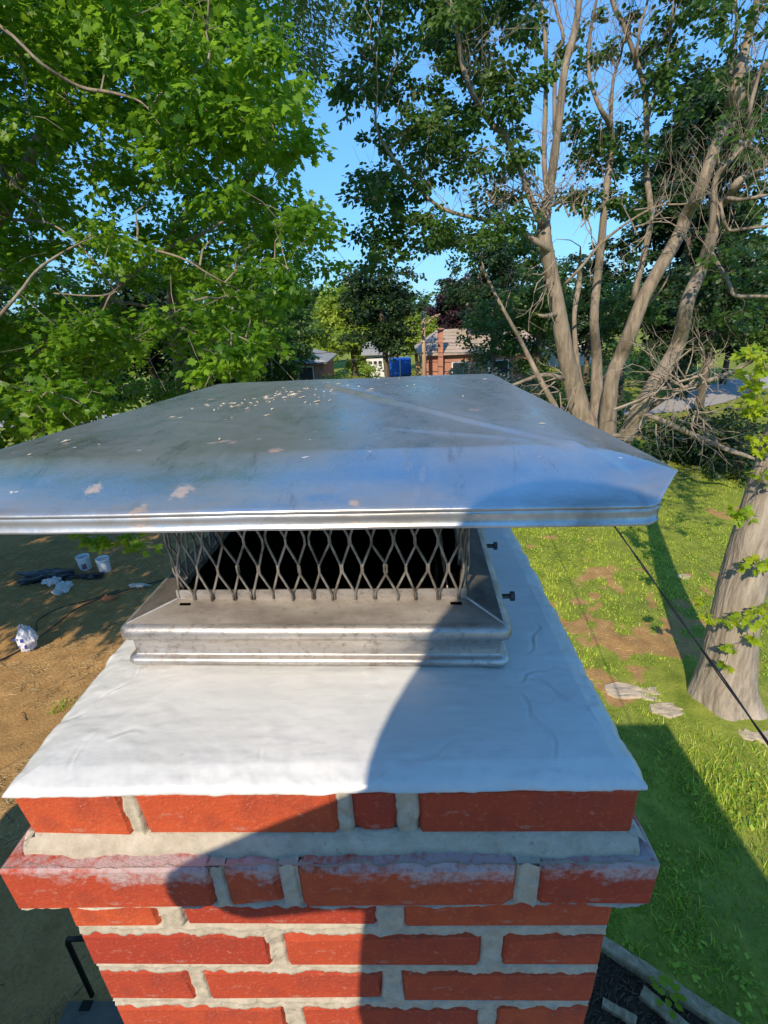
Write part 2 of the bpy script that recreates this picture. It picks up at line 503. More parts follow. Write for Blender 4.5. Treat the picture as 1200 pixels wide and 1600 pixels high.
[-3.27,9.51,6.48,0.43],
[-6.69,6.94,4.3,0.58],
[-6.29,10.04,7.84,0.7],
[-1.93,6.69,8.25,0.63],
[-4.41,8.2,8.45,0.57],
[-5.62,10.65,10.37,0.67],
[-5.85,8.61,7.48,0.62],
[-1.28,10.44,6.37,0.61],
[-2.68,8.95,9.73,0.62],
[-3.04,9.75,11.4,0.59],
[-3.08,7.47,7.93,0.64],
[-8.32,7.66,5.51,0.63],
[-5.2,8.84,9.39,0.58],
[-3.74,9.83,6.74,0.54],
[-3.2,9.46,9.35,0.56],
[-7.53,6.94,4.4,0.53],
[-9.37,11.43,6.17,0.53],
[-2.01,9.32,10.73,0.55],
[-8.74,10.18,4.75,0.46],
[-2.84,8.23,9.7,0.61],
[-9.55,10.55,5.03,0.7],
[-2.77,10.18,5.69,0.63],
[-3.8,8.0,8.89,0.47],
[-4.28,8.49,8.87,0.68],
[-4.6,11.42,6.4,0.49],
[-5.29,8.59,5.06,0.53],
[-6.69,11.19,11.22,0.46],
[-7.67,11.21,12.81,0.52],
[-4.5,10.02,12.12,0.5],
[-2.47,9.09,8.0,0.56],
[-4.75,7.31,10.03,0.49],
[-2.24,7.85,10.56,0.66],
[-7.65,10.79,7.06,0.52],
[-2.61,11.45,7.01,0.44],
[-7.44,9.74,5.07,0.44],
[-6.58,9.88,6.88,0.56],
[-9.21,8.73,3.13,0.64],
[-3.07,7.53,10.17,0.44],
[-6.01,8.46,10.11,0.52],
[-5.03,6.41,5.07,0.45],
[-8.33,10.76,6.81,0.66],
[-2.12,10.68,8.37,0.56],
[-5.98,8.04,7.97,0.65],
[-1.31,7.16,9.55,0.54],
[-2.74,7.71,6.15,0.53],
[-9.16,7.74,4.93,0.44],
[-9.53,10.96,11.25,0.68],
[-4.32,8.3,9.38,0.52],
[-6.49,10.21,6.03,0.67],
[-7.18,7.62,6.14,0.5],
[-5.42,6.4,8.04,0.62],
[-2.5,6.97,5.27,0.61],
[-1.23,7.31,10.17,0.5],
[-4.39,9.1,10.53,0.52],
[-3.51,8.56,9.55,0.58],
[-3.49,7.68,9.32,0.53],
[-3.18,6.36,8.95,0.71],
[-12.98,11.17,3.59,0.48],
[-4.6,10.25,5.09,0.62],
[-7.75,8.98,10.25,0.63],
[-6.84,7.81,9.42,0.72],
[-3.51,10.67,11.41,0.48],
[-5.86,9.35,11.27,0.57],
[-4.12,7.84,9.95,0.5],
[-6.14,6.89,5.37,0.48],
[-4.92,8.46,8.26,0.49],
[-8.16,9.37,6.64,0.5],
[-9.27,10.9,9.72,0.7],
[-5.43,8.65,11.22,0.44],
[-6.1,10.54,9.91,0.67],
[-12.15,12.56,4.16,0.64],
[-3.42,11.48,5.07,0.76],
[-2.4,11.56,6.75,0.78],
[-1.86,10.76,8.79,0.77],
[-4.3,12.2,10.22,0.63],
[-10.85,13.47,10.03,0.6],
[-3.1,13.28,11.62,0.76],
[-9.8,12.17,7.4,0.72],
[-7.06,11.22,8.89,0.62],
[-11.61,13.16,3.99,0.64],
[-4.18,11.34,7.93,0.64],
[-8.12,10.84,5.19,0.73],
[-4.47,13.43,4.52,0.73],
[-4.8,10.75,9.85,0.66],
[-4.16,10.55,5.33,0.79],
[-8.44,13.0,10.21,0.77],
[-3.76,11.89,9.31,0.76],
[-8.95,12.85,5.13,0.67],
[-2.67,12.75,9.07,0.71],
[-7.95,12.32,7.91,0.68],
[-13.03,13.4,2.83,0.56],
[-2.05,10.88,7.42,0.76],
[-7.93,12.98,6.13,0.68],
[-10.0,13.12,5.4,0.64],
[-5.74,10.52,9.0,0.61],
[-7.1,12.8,11.52,0.66],
[-4.93,11.58,9.64,0.74],
[-6.54,11.77,7.17,0.69],
[-2.39,12.06,9.8,0.72],
[-10.52,12.73,8.13,0.78],
[-4.96,11.66,7.04,0.69],
[-7.23,12.98,3.84,0.73],
[-3.94,12.76,8.43,0.62],
[-6.49,10.61,4.98,0.62],
[-6.6,13.14,6.72,0.77],
[-6.81,10.88,4.02,0.59],
[-5.76,12.76,11.16,0.74],
[-9.19,12.9,10.48,0.78],
[-2.78,11.6,7.82,0.66],
[-8.43,11.19,8.06,0.59],
[-5.25,13.43,6.71,0.77],
[-5.78,11.83,4.04,0.75],
[-5.66,12.86,8.13,0.63],
[-2.47,11.21,11.17,0.59],
[-8.76,10.57,3.84,0.62],
[-7.06,13.06,10.75,0.58],
[-9.12,11.98,10.38,0.79],
[-4.26,12.06,7.4,0.72],
[-4.24,10.78,8.99,0.6],
[-4.15,12.89,6.8,0.56],
[-4.95,10.97,6.33,0.7],
[-5.81,10.9,10.85,0.67],
[-9.05,12.87,9.25,0.56],
[-3.47,10.71,10.98,0.73],
[-7.7,10.85,8.5,0.71],
[-8.69,12.46,11.47,0.74],
[-4.95,12.45,4.77,0.62],
[-5.78,13.03,12.18,0.74],
[-3.88,12.08,10.92,0.72],
[-3.36,12.23,7.25,0.68],
[-8.32,11.04,10.96,0.76],
[-2.79,12.71,5.85,0.63],
[-5.74,10.87,5.82,0.8],
[-2.82,11.23,10.41,0.69],
[-8.32,11.39,3.76,0.78],
[-9.63,11.33,5.59,0.6],
[-7.02,11.47,11.02,0.74],
[-6.69,13.2,12.01,0.8],
[-6.94,10.65,9.36,0.61],
[-2.63,13.18,6.64,0.62],
[-4.7,11.07,10.65,0.74],
[-8.89,11.07,8.95,0.76],
[-4.66,12.64,5.6,0.57],
[-7.03,12.1,11.9,0.57],
[-8.79,10.8,8.02,0.75],
[-5.67,13.39,10.68,0.72],
[-10.43,11.37,6.0,0.66],
[-5.4,11.21,9.23,0.78],
[-8.71,12.84,6.33,0.76],
[-4.26,5.53,4.74,0.27],
[-3.7,5.47,4.68,0.28],
[-4.24,5.55,4.46,0.26],
[-3.94,5.41,4.83,0.33],
[-4.48,5.7,4.84,0.34],
[-4.68,5.86,4.28,0.29],
[-3.82,5.82,4.89,0.3],
[-2.16,6.48,4.92,0.33],
[-2.46,6.34,4.86,0.32],
[-1.66,6.55,5.09,0.34],
[-1.96,6.02,5.23,0.33],
[-2.19,6.12,5.08,0.31],
[-1.67,6.04,5.22,0.34],
[-1.88,6.21,5.12,0.3],
[-5.73,6.31,4.34,0.32],
[-5.4,6.43,4.52,0.43],
[-4.74,6.18,4.58,0.43],
[-6.87,6.66,3.39,0.4],
[-4.19,6.24,4.56,0.41],
[-5.69,6.06,3.95,0.41],
[-4.86,6.79,4.2,0.4],
[-6.54,6.74,3.79,0.4],
[-5.04,6.5,4.26,0.35],
[-5.76,6.01,3.79,0.33],
[-5.46,6.76,4.68,0.35],
[-4.98,6.41,4.66,0.36],
[-5.19,6.36,4.25,0.44],
[-6.44,6.75,4.34,0.38],
[-4.57,6.0,2.71,0.2],
[-4.39,6.0,2.66,0.22],
[-4.19,6.0,2.61,0.24],
[-3.98,6.0,2.58,0.22],
[-3.79,6.0,2.58,0.2],
[-3.61,6.0,2.49,0.14],
],
'honey': [
[-2.19,14.81,12.44,0.57],
[-2.16,13.56,12.7,0.64],
[-0.97,12.13,12.38,0.55],
[-1.76,13.44,10.94,0.68],
[-1.38,12.74,12.82,0.8],
[-1.56,12.01,11.91,0.57],
[-2.09,13.34,11.99,0.66],
[-1.64,12.8,12.83,0.79],
[-1.88,13.0,11.01,0.61],
[-1.77,12.11,12.33,0.76],
[-2.05,13.79,13.14,0.75],
[-1.53,13.22,12.72,0.58],
[-1.94,14.65,13.55,0.8],
[-1.16,12.57,12.1,0.66],
[-2.03,14.9,11.16,0.77],
[-1.95,12.37,11.12,0.66],
[-2.18,12.37,12.42,0.59],
[-2.02,12.23,10.71,0.53],
[-1.72,14.13,11.57,0.72],
[-1.68,14.22,12.01,0.52],
[-2.25,12.58,10.76,0.66],
[-1.48,12.82,11.7,0.74],
[-1.7,14.61,12.55,0.71],
[-1.2,14.7,11.81,0.67],
[-1.46,12.27,10.29,0.64],
[-1.63,14.37,13.61,0.71],
[-1.09,13.41,12.16,0.77],
[-2.08,13.26,10.72,0.6],
[-2.6,14.8,14.06,0.52],
[-1.38,12.59,11.98,0.57],
[-1.81,14.04,12.13,0.65],
[-1.32,12.97,12.5,0.76],
[-1.63,14.59,13.01,0.64],
[-1.14,12.45,12.69,0.68],
],
'right_clumps': [
[3.84,17.07,14.35,0.68],
[1.01,15.85,12.69,0.61],
[-0.63,16.73,11.07,0.82],
[2.31,16.2,7.45,0.9],
[0.98,18.52,10.62,0.68],
[1.13,15.05,9.89,0.74],
[2.64,19.5,7.62,0.62],
[0.91,18.05,9.52,0.75],
[2.35,17.88,11.06,0.92],
[4.73,18.8,7.37,0.55],
[1.21,15.97,8.95,0.77],
[1.03,16.62,14.34,0.6],
[3.34,16.4,12.47,0.86],
[1.71,15.59,13.88,0.77],
[-0.01,17.61,13.67,0.72],
[0.29,17.67,11.28,0.52],
[0.4,18.89,13.76,0.52],
[0.81,17.98,14.18,0.87],
[2.86,19.08,14.43,0.63],
[2.96,16.78,14.28,0.73],
[3.95,17.23,8.59,0.52],
[1.34,19.48,13.41,0.81],
[2.63,18.05,12.3,0.68],
[-0.3,14.76,11.34,0.54],
[1.71,18.64,7.5,0.91],
[2.03,16.3,11.46,0.61],
[2.76,15.32,10.46,0.87],
[2.72,14.58,13.53,0.73],
[0.48,17.18,12.34,0.52],
[1.87,18.19,10.25,0.95],
[1.39,16.37,13.35,0.66],
[3.27,14.83,10.47,0.82],
[3.22,14.54,7.69,0.71],
[-0.45,14.95,10.66,0.9],
[-0.25,17.77,10.41,0.64],
[-0.12,14.7,7.69,0.61],
[2.53,16.03,11.16,0.5],
[1.72,16.71,10.35,0.93],
[-0.2,18.09,9.16,0.9],
[4.19,19.11,14.22,0.68],
[2.02,17.48,14.73,0.61],
[2.14,15.36,9.22,0.64],
[3.9,19.27,15.19,0.69],
[0.94,16.72,11.29,0.71],
[1.06,15.88,9.58,0.57],
[3.04,14.71,9.07,0.67],
[3.17,17.86,11.47,0.95],
[1.13,15.86,14.29,0.77],
[0.81,18.06,14.81,0.81],
[4.4,19.05,14.94,0.86],
[0.22,17.65,11.93,0.64],
[-0.27,16.69,11.52,0.91],
[2.12,19.38,12.92,0.66],
[3.03,16.92,8.65,0.6],
[3.22,14.77,13.61,0.54],
[3.84,17.96,12.61,0.82],
[1.53,14.51,11.84,0.77],
[2.43,19.43,14.11,0.86],
[1.39,14.67,7.62,0.6],
[2.02,17.52,9.69,0.52],
[2.28,15.79,12.76,0.89],
[-0.03,18.22,12.89,0.65],
[0.7,15.53,7.82,0.61],
[4.06,19.48,13.72,0.87],
[3.07,15.59,12.74,0.84],
[0.25,16.61,13.94,0.73],
[-0.39,15.43,12.57,0.92],
[2.28,16.52,12.16,0.64],
[3.79,17.93,10.4,0.62],
[3.67,18.61,8.23,0.86],
[2.63,19.33,15.86,0.9],
[-0.43,18.62,9.71,0.52],
[1.98,17.59,12.28,0.9],
[0.78,15.69,13.2,0.8],
[2.53,17.86,9.47,0.8],
[-0.18,17.05,13.89,0.76],
[3.25,19.23,13.88,0.78],
[3.01,14.86,10.81,0.51],
[1.44,16.61,12.78,0.72],
[1.53,19.09,8.31,0.66],
[0.33,15.49,9.88,0.68],
[2.83,18.36,15.59,0.83],
[0.37,17.45,8.94,0.64],
[2.94,15.16,10.01,0.69],
[1.23,16.63,7.33,0.87],
[-0.33,17.26,8.36,0.6],
[-0.36,14.98,8.32,0.83],
[2.52,19.32,13.37,0.86],
[2.71,14.68,7.27,0.76],
[-0.24,15.66,8.84,0.83],
[2.24,14.99,12.77,0.82],
[3.93,17.08,9.36,0.78],
[0.17,15.04,7.2,0.57],
[-0.39,15.7,6.68,0.56],
[0.54,15.07,7.31,0.55],
[-0.84,15.68,7.5,0.58],
[-0.34,15.27,7.34,0.42],
[0.39,15.78,7.96,0.45],
[-0.11,14.72,6.95,0.59],
[7.36,17.01,8.06,0.69],
[7.07,17.6,8.38,0.54],
[6.95,17.2,9.66,0.53],
[7.54,19.24,9.49,0.74],
[6.55,19.64,8.62,0.78],
[7.15,19.73,10.29,0.75],
[6.95,18.18,10.44,0.71],
[7.26,19.74,8.93,0.54],
[7.11,19.69,9.75,0.73],
[6.42,19.98,10.88,0.67],
[6.3,18.86,9.92,0.62],
[5.93,17.72,8.48,0.62],
[8.41,19.74,8.46,0.62],
[7.89,18.97,10.43,0.57],
[7.64,17.41,11.94,0.33],
[8.08,16.49,11.52,0.34],
[7.07,16.04,10.99,0.44],
[7.52,16.02,11.19,0.49],
[7.33,16.13,10.45,0.36],
[8.55,16.88,10.34,0.39],
[8.58,17.05,10.75,0.44],
[7.78,16.09,10.3,0.36],
[7.65,16.91,11.02,0.38],
[8.17,15.91,13.02,0.63],
[8.09,15.51,11.99,0.46],
[7.86,16.86,12.42,0.59],
[7.09,17.02,13.31,0.64],
[7.36,17.41,14.26,0.65],
[7.97,16.98,13.56,0.69],
[8.45,17.65,13.08,0.63],
[7.74,17.09,14.0,0.65],
[8.01,15.34,13.14,0.59],
[6.65,15.39,12.8,0.5],
[6.76,16.74,13.73,0.49],
[9.22,17.92,13.42,0.66],
[5.96,19.19,11.62,0.37],
[6.29,17.5,11.91,0.46],
[9.97,18.56,11.14,0.38],
[7.16,17.67,8.44,0.51],
[7.72,16.75,12.78,0.46],
[5.3,17.19,12.09,0.43],
[7.23,17.67,12.1,0.47],
[10.79,19.46,12.02,0.52],
[7.24,16.79,9.41,0.58],
[6.65,17.96,9.98,0.47],
[6.3,19.51,13.46,0.49],
[8.28,19.69,9.93,0.39],
[7.91,17.38,12.19,0.47],
[8.75,19.0,11.81,0.59],
[10.27,19.79,8.95,0.55],
[6.03,17.37,8.4,0.52],
[7.59,16.79,11.17,0.4],
[8.44,19.16,9.12,0.47],
[6.57,17.52,12.57,0.44],
[5.54,17.14,11.1,0.39],
[7.44,17.59,11.03,0.46],
[8.09,19.39,12.53,0.41],
[6.49,19.25,12.55,0.56],
[9.75,18.84,12.79,0.53],
[5.64,17.76,10.29,0.51],
[8.12,18.39,13.62,0.39],
],
'lean_clumps': [
[8.75,14.65,12.73,0.54],
[7.66,13.82,11.05,0.45],
[7.73,14.68,13.01,0.41],
[8.36,14.46,11.64,0.56],
[7.22,13.01,11.22,0.49],
[8.73,15.46,11.34,0.44],
[8.31,13.25,10.72,0.4],
[8.09,13.27,11.72,0.53],
[8.86,14.25,10.27,0.46],
[7.89,14.59,12.45,0.59],
[7.25,13.88,11.66,0.42],
[8.45,14.87,10.43,0.53],
[7.99,13.2,8.83,0.53],
[9.23,14.06,9.35,0.39],
[9.96,14.89,8.59,0.5],
[9.06,13.38,8.65,0.41],
[9.11,14.79,8.73,0.54],
[8.74,13.66,7.67,0.42],
[9.87,14.95,8.23,0.41],
[8.78,13.09,8.26,0.53],
[8.01,13.32,9.15,0.45],
[8.87,14.22,6.05,0.43],
[10.04,14.84,4.77,0.49],
[9.33,13.24,6.5,0.46],
[7.82,12.84,6.39,0.43],
[8.31,12.62,6.41,0.5],
[9.04,13.56,6.84,0.37],
[8.07,12.53,4.99,0.51],
[9.35,13.75,6.1,0.41],
[8.87,14.5,6.83,0.38],
[9.49,14.44,5.92,0.36],
[8.52,12.63,5.18,0.49],
[10.0,14.75,5.35,0.51],
[9.58,13.17,5.44,0.39],
[9.13,13.3,7.02,0.49],
],
'near': [
[[4.79,5.35,-0.18,0.72],[4.73,5.35,0.19,0.555],[4.68,5.35,0.66,0.449],[4.61,5.35,1.32,0.38],[4.56,5.35,2.14,0.337],[4.55,5.35,3.05,0.286],[4.56,5.35,3.95,0.247],[4.59,5.35,4.88,0.21],[4.6,5.35,5.88,0.169],[4.59,5.35,6.69,0.122],[4.51,5.35,7.58,0.068]],
[[4.55,5.3,4.33,0.094],[4.25,5.24,4.63,0.063],[4.06,5.28,4.84,0.042],[3.88,5.27,5.01,0.028]],
[[4.6,5.35,5.88,0.098],[4.41,5.97,7.12,0.073],[4.75,7.03,8.23,0.051]],
],
'near_clumps': [
[4.24,5.28,4.86,0.12],
[3.76,5.06,4.99,0.12],
[3.91,5.13,4.64,0.1],
[4.07,5.34,4.95,0.12],
[3.94,5.04,4.82,0.1],
[4.01,5.1,4.51,0.14],
[4.0,5.35,4.7,0.16],
[4.31,5.19,4.41,0.1],
[4.09,5.05,4.47,0.17],
[4.03,5.24,4.39,0.13],
[4.19,5.03,3.63,0.11],
[4.08,5.17,4.32,0.12],
[4.13,5.1,3.93,0.11],
[4.11,5.15,4.07,0.11],
[4.27,5.05,4.19,0.11],
[4.33,5.14,4.05,0.1],
[4.03,4.9,3.22,0.14],
[3.91,4.9,3.26,0.1],
[4.3,4.9,2.54,0.13],
[4.4,4.9,2.58,0.1],
[4.57,4.9,1.94,0.11],
[4.37,4.9,1.78,0.13],
[4.18,4.9,1.76,0.1],
[4.48,4.9,1.8,0.1],
[4.31,4.9,1.31,0.06],
[4.28,4.9,1.05,0.06],
[4.55,4.9,1.46,0.05],
[3.8,4.9,2.06,0.07],
[3.9,4.9,1.82,0.06],
[6.81,6.53,8.79,0.6],
[7.15,8.26,8.11,0.45],
[4.85,5.14,8.29,0.55],
[8.7,8.36,7.37,0.61],
[7.07,7.53,8.08,0.65],
[5.8,5.1,7.2,0.66],
[7.52,8.48,8.85,0.46],
[5.68,4.89,7.98,0.55],
[9.36,8.29,8.69,0.52],
[6.18,5.78,8.79,0.44],
[8.41,7.45,8.06,0.47],
[6.5,8.41,9.33,0.66],
[7.86,7.03,8.99,0.43],
[5.82,5.66,7.1,0.53],
[4.23,4.81,8.41,0.63],
[5.21,5.02,8.7,0.5],
[6.61,8.63,10.67,0.67],
[8.91,8.34,9.49,0.65],
[4.43,5.11,8.46,0.52],
[5.7,5.19,5.63,0.6],
[7.99,8.2,7.34,0.65],
[6.53,5.74,8.16,0.44],
[6.52,8.03,10.06,0.41],
[7.56,7.96,6.4,0.69],
[6.93,8.14,10.42,0.49],
[7.98,7.03,6.85,0.56],
[4.75,4.79,8.24,0.5],
[5.27,5.31,8.16,0.53],
[7.9,8.67,9.63,0.68],
[4.52,5.57,7.52,0.5],
[3.4,4.65,8.37,0.44],
[8.23,8.49,10.42,0.64],
[8.41,8.78,7.17,0.43],
[6.22,5.9,7.61,0.49],
[4.71,5.39,6.79,0.53],
[7.06,5.92,8.02,0.68],
[6.07,5.5,7.06,0.59],
[6.99,7.61,5.81,0.69],
[4.57,5.11,8.0,0.49],
[4.97,5.69,8.58,0.49],
[9.6,8.19,8.41,0.41],
[4.88,4.73,5.38,0.42],
[8.5,8.31,8.46,0.42],
[4.36,4.65,6.91,0.65],
[9.47,7.99,8.93,0.47],
[9.25,7.06,7.08,0.59],
[8.54,7.71,5.69,0.53],
[5.46,4.86,6.62,0.69],
[6.27,7.81,9.32,0.5],
[10.54,8.48,5.84,0.49],
],
'dead': [
[[6.07,13.3,2.73,0.062],[6.68,13.19,2.99,0.061],[7.39,13.07,3.4,0.06],[8.09,12.91,3.64,0.058],[8.31,12.88,4.04,0.033]],
[[6.51,13.3,2.71,0.053],[6.99,13.2,3.23,0.052],[7.24,12.96,3.91,0.05],[7.54,12.75,4.31,0.032]],
[[7.38,13.0,2.33,0.015],[7.18,12.9,2.25,0.01],[7.06,13.04,2.17,0.007],[6.72,12.73,2.19,0.005]],
[[7.44,13.0,2.01,0.012],[7.58,12.89,2.0,0.008],[7.75,12.83,1.91,0.006],[7.89,12.72,1.89,0.004]],
[[7.27,13.0,3.23,0.038],[7.35,13.02,2.93,0.03],[7.24,12.74,2.68,0.023],[7.3,12.84,2.37,0.018],[7.26,12.68,2.1,0.014],[7.51,12.82,1.77,0.011],[7.36,12.67,1.52,0.009]],
[[7.24,13.0,3.81,0.024],[7.35,13.01,3.94,0.016],[7.35,12.88,4.11,0.011],[7.38,12.81,4.27,0.008]],
[[7.17,13.0,4.09,0.018],[7.27,12.93,4.2,0.013],[7.31,12.83,4.35,0.009],[7.33,12.84,4.52,0.006]],
[[7.21,13.0,4.36,0.014],[7.05,12.81,4.55,0.01],[7.05,12.77,4.72,0.007],[7.12,12.85,4.89,0.005]],
[[7.31,13.0,3.52,0.038],[7.3,13.11,3.8,0.03],[7.23,13.11,4.08,0.023],[7.12,12.83,4.37,0.017],[7.32,12.98,4.57,0.014],[7.25,12.69,4.82,0.01],[7.12,12.61,5.08,0.008]],
[[7.01,13.0,3.87,0.018],[6.92,13.0,4.05,0.013],[6.78,12.94,4.23,0.009],[6.5,12.75,4.34,0.006]],
[[6.77,13.0,4.07,0.014],[6.77,12.89,4.24,0.01],[6.7,12.66,4.43,0.007],[6.74,12.73,4.6,0.005]],
[[6.59,13.0,4.32,0.011],[6.41,12.97,4.44,0.008],[6.19,12.92,4.46,0.005],[5.92,12.73,4.47,0.004]],
[[6.49,13.0,4.6,0.009],[6.44,12.93,4.78,0.006],[6.29,12.88,4.94,0.004],[6.13,12.75,5.11,0.003]],
[[7.52,13.0,3.48,0.038],[7.33,13.12,3.66,0.03],[6.95,12.87,3.89,0.023],[6.61,12.68,4.11,0.017],[6.55,12.92,4.33,0.014],[6.4,12.81,4.61,0.01],[6.25,12.76,4.87,0.008]],
[[7.98,13.0,3.58,0.024],[7.87,12.87,3.79,0.016],[7.9,13.0,3.96,0.011],[7.71,12.71,4.18,0.008]],
[[8.11,13.0,3.81,0.018],[8.02,12.94,4.0,0.013],[7.91,12.89,4.19,0.009],[7.85,12.72,4.38,0.006]],
[[8.06,13.0,4.09,0.014],[7.8,12.84,4.24,0.01],[7.59,12.72,4.4,0.007],[7.5,12.9,4.43,0.005]],
[[7.75,13.0,4.6,0.008],[7.61,12.97,4.76,0.006],[7.53,12.96,4.94,0.004],[7.38,12.78,5.12,0.003]],
[[7.81,13.0,3.39,0.038],[7.98,12.99,3.59,0.03],[8.03,12.87,3.82,0.023],[7.97,12.85,4.11,0.017],[7.8,12.74,4.39,0.013],[7.64,12.82,4.61,0.01],[7.41,12.79,4.83,0.008]],
[[7.74,13.0,4.19,0.018],[7.79,12.85,4.3,0.012],[7.82,12.76,4.44,0.009],[7.96,12.78,4.55,0.006]],
[[7.69,13.0,4.47,0.014],[7.76,12.89,4.58,0.01],[7.81,12.76,4.69,0.007],[7.92,12.69,4.76,0.005]],
[[7.62,13.0,5.0,0.008],[7.46,12.99,5.13,0.006],[7.3,12.91,5.28,0.004],[7.08,12.77,5.43,0.003]],
[[7.67,13.0,3.66,0.038],[7.69,12.94,3.93,0.029],[7.74,13.0,4.19,0.023],[7.84,13.26,4.45,0.018],[7.54,12.87,4.75,0.013],[7.48,12.75,5.01,0.01],[7.42,12.59,5.26,0.008]],
[[7.56,13.0,3.38,0.019],[7.55,12.82,3.23,0.013],[7.72,12.9,3.04,0.009],[7.87,12.85,2.92,0.006]],
[[7.82,13.0,3.19,0.015],[8.04,13.05,3.21,0.01],[8.13,12.97,3.33,0.007],[8.13,12.76,3.47,0.005]],
[[8.29,13.0,2.75,0.009],[8.41,12.91,2.65,0.006],[8.71,13.05,2.54,0.004],[8.76,12.83,2.48,0.003]],
[[6.99,13.0,3.57,0.038],[7.31,13.05,3.54,0.03],[7.54,12.96,3.39,0.023],[7.67,12.74,3.24,0.018],[8.0,12.82,3.06,0.014],[8.05,12.61,2.83,0.011],[8.24,12.62,2.56,0.009]],
[[5.71,13.0,3.82,0.009],[5.65,12.98,3.65,0.006],[5.6,12.8,3.49,0.004],[5.63,12.74,3.3,0.003]],
[[7.06,13.0,3.55,0.038],[6.79,13.03,3.68,0.03],[6.49,12.94,3.88,0.023],[6.11,12.73,4.0,0.017],[5.85,12.69,3.9,0.014],[5.57,12.69,3.86,0.011],[5.4,12.75,3.68,0.008]],
[[6.96,13.0,3.92,0.023],[6.77,12.89,4.09,0.016],[6.68,12.9,4.26,0.011],[6.51,12.81,4.43,0.008]],
[[6.48,13.0,4.31,0.014],[6.22,12.8,4.45,0.01],[6.1,12.94,4.52,0.007],[5.88,12.82,4.65,0.005]],
[[6.21,13.0,4.47,0.011],[6.19,13.08,4.64,0.008],[6.05,12.94,4.83,0.005],[5.87,12.72,5.01,0.004]],
[[7.25,13.0,3.78,0.038],[7.06,13.18,3.9,0.03],[6.59,12.71,4.17,0.022],[6.45,12.95,4.31,0.018],[6.14,12.84,4.48,0.014],[5.79,12.68,4.61,0.01],[5.53,12.68,4.73,0.008]],
[[7.19,13.0,3.51,0.024],[7.24,12.98,3.68,0.017],[7.3,12.95,3.84,0.011],[7.36,12.8,3.96,0.008]],
[[6.73,13.0,3.95,0.014],[6.8,13.1,4.12,0.01],[6.68,12.98,4.32,0.007],[6.48,12.73,4.52,0.005]],
[[6.65,13.0,4.23,0.011],[6.68,12.89,4.39,0.008],[6.78,12.92,4.53,0.005],[6.76,12.81,4.7,0.004]],
[[7.39,13.0,3.25,0.038],[7.18,12.97,3.51,0.03],[6.91,12.94,3.72,0.023],[6.66,12.85,3.97,0.018],[6.51,12.71,4.26,0.013],[6.7,12.9,4.47,0.011],[6.44,12.63,4.75,0.008]],
[[7.82,13.0,3.63,0.018],[7.97,12.91,3.57,0.013],[8.13,12.85,3.54,0.009],[8.2,12.71,3.42,0.006]],
[[8.05,13.0,3.75,0.014],[7.91,12.8,3.97,0.01],[7.88,12.84,4.15,0.007],[7.82,12.78,4.33,0.005]],
[[8.21,13.0,3.95,0.011],[8.35,12.94,3.83,0.008],[8.5,12.94,3.67,0.005],[8.54,12.86,3.5,0.004]],
[[8.46,13.0,4.04,0.009],[8.54,12.82,3.98,0.006],[8.76,12.87,3.89,0.004],[8.87,12.85,4.0,0.003]],
[[7.26,13.0,3.62,0.038],[7.59,13.08,3.57,0.03],[7.74,12.86,3.65,0.023],[8.05,12.99,3.75,0.018],[8.2,12.97,3.95,0.014],[8.33,12.8,4.06,0.011],[8.41,12.6,4.22,0.008]],
[[7.6,13.0,3.36,0.024],[7.58,12.92,3.17,0.017],[7.59,12.94,2.98,0.012],[7.53,12.77,2.82,0.008]],
[[7.7,13.0,3.06,0.019],[7.81,12.91,2.92,0.013],[7.93,12.9,2.75,0.009],[8.04,12.87,2.58,0.006]],
[[7.72,13.0,2.76,0.015],[7.5,12.87,2.69,0.01],[7.51,12.85,2.5,0.007],[7.56,12.81,2.3,0.005]],
[[7.31,13.0,3.48,0.038],[7.59,12.98,3.36,0.03],[7.73,13.06,3.05,0.024],[7.66,12.88,2.79,0.018],[7.42,12.6,2.59,0.014],[7.47,12.79,2.26,0.011],[7.17,12.66,2.14,0.009]],
[[7.21,13.0,3.27,0.019],[7.01,12.94,3.41,0.013],[6.77,12.79,3.55,0.009],[6.55,12.7,3.66,0.006]],
[[6.66,13.0,3.51,0.011],[6.42,12.88,3.51,0.008],[6.29,12.95,3.44,0.006],[5.97,12.65,3.48,0.004]],
[[6.38,13.0,3.53,0.009],[6.18,12.94,3.66,0.006],[5.92,12.69,3.82,0.004],[5.78,12.76,3.89,0.003]],
[[7.75,13.0,3.32,0.038],[7.51,13.04,3.27,0.03],[7.11,12.81,3.31,0.023],[6.94,13.01,3.39,0.018],[6.53,12.74,3.55,0.014],[6.16,12.54,3.6,0.011],[5.87,12.46,3.57,0.008]],
[[7.32,13.0,4.04,0.018],[7.09,12.91,4.1,0.013],[6.96,12.99,4.18,0.009],[6.67,12.78,4.27,0.006]],
[[7.42,13.0,4.27,0.014],[7.6,13.01,4.28,0.01],[7.68,12.87,4.34,0.007],[7.85,12.85,4.32,0.005]],
[[7.76,13.0,4.58,0.008],[7.69,12.9,4.76,0.006],[7.65,12.82,4.92,0.004],[7.63,12.86,5.09,0.003]],
[[7.49,13.0,3.52,0.038],[7.4,13.1,3.76,0.03],[7.29,12.94,4.05,0.023],[7.25,12.69,4.3,0.017],[7.45,12.81,4.47,0.013],[7.68,12.85,4.59,0.01],[7.72,12.67,4.77,0.008]],
[[7.46,13.0,3.57,0.024],[7.37,12.91,3.76,0.016],[7.33,12.87,3.95,0.011],[7.32,12.83,4.12,0.008]],
[[7.19,13.0,3.69,0.018],[7.04,12.99,3.61,0.013],[6.85,12.89,3.53,0.009],[6.63,12.67,3.44,0.006]],
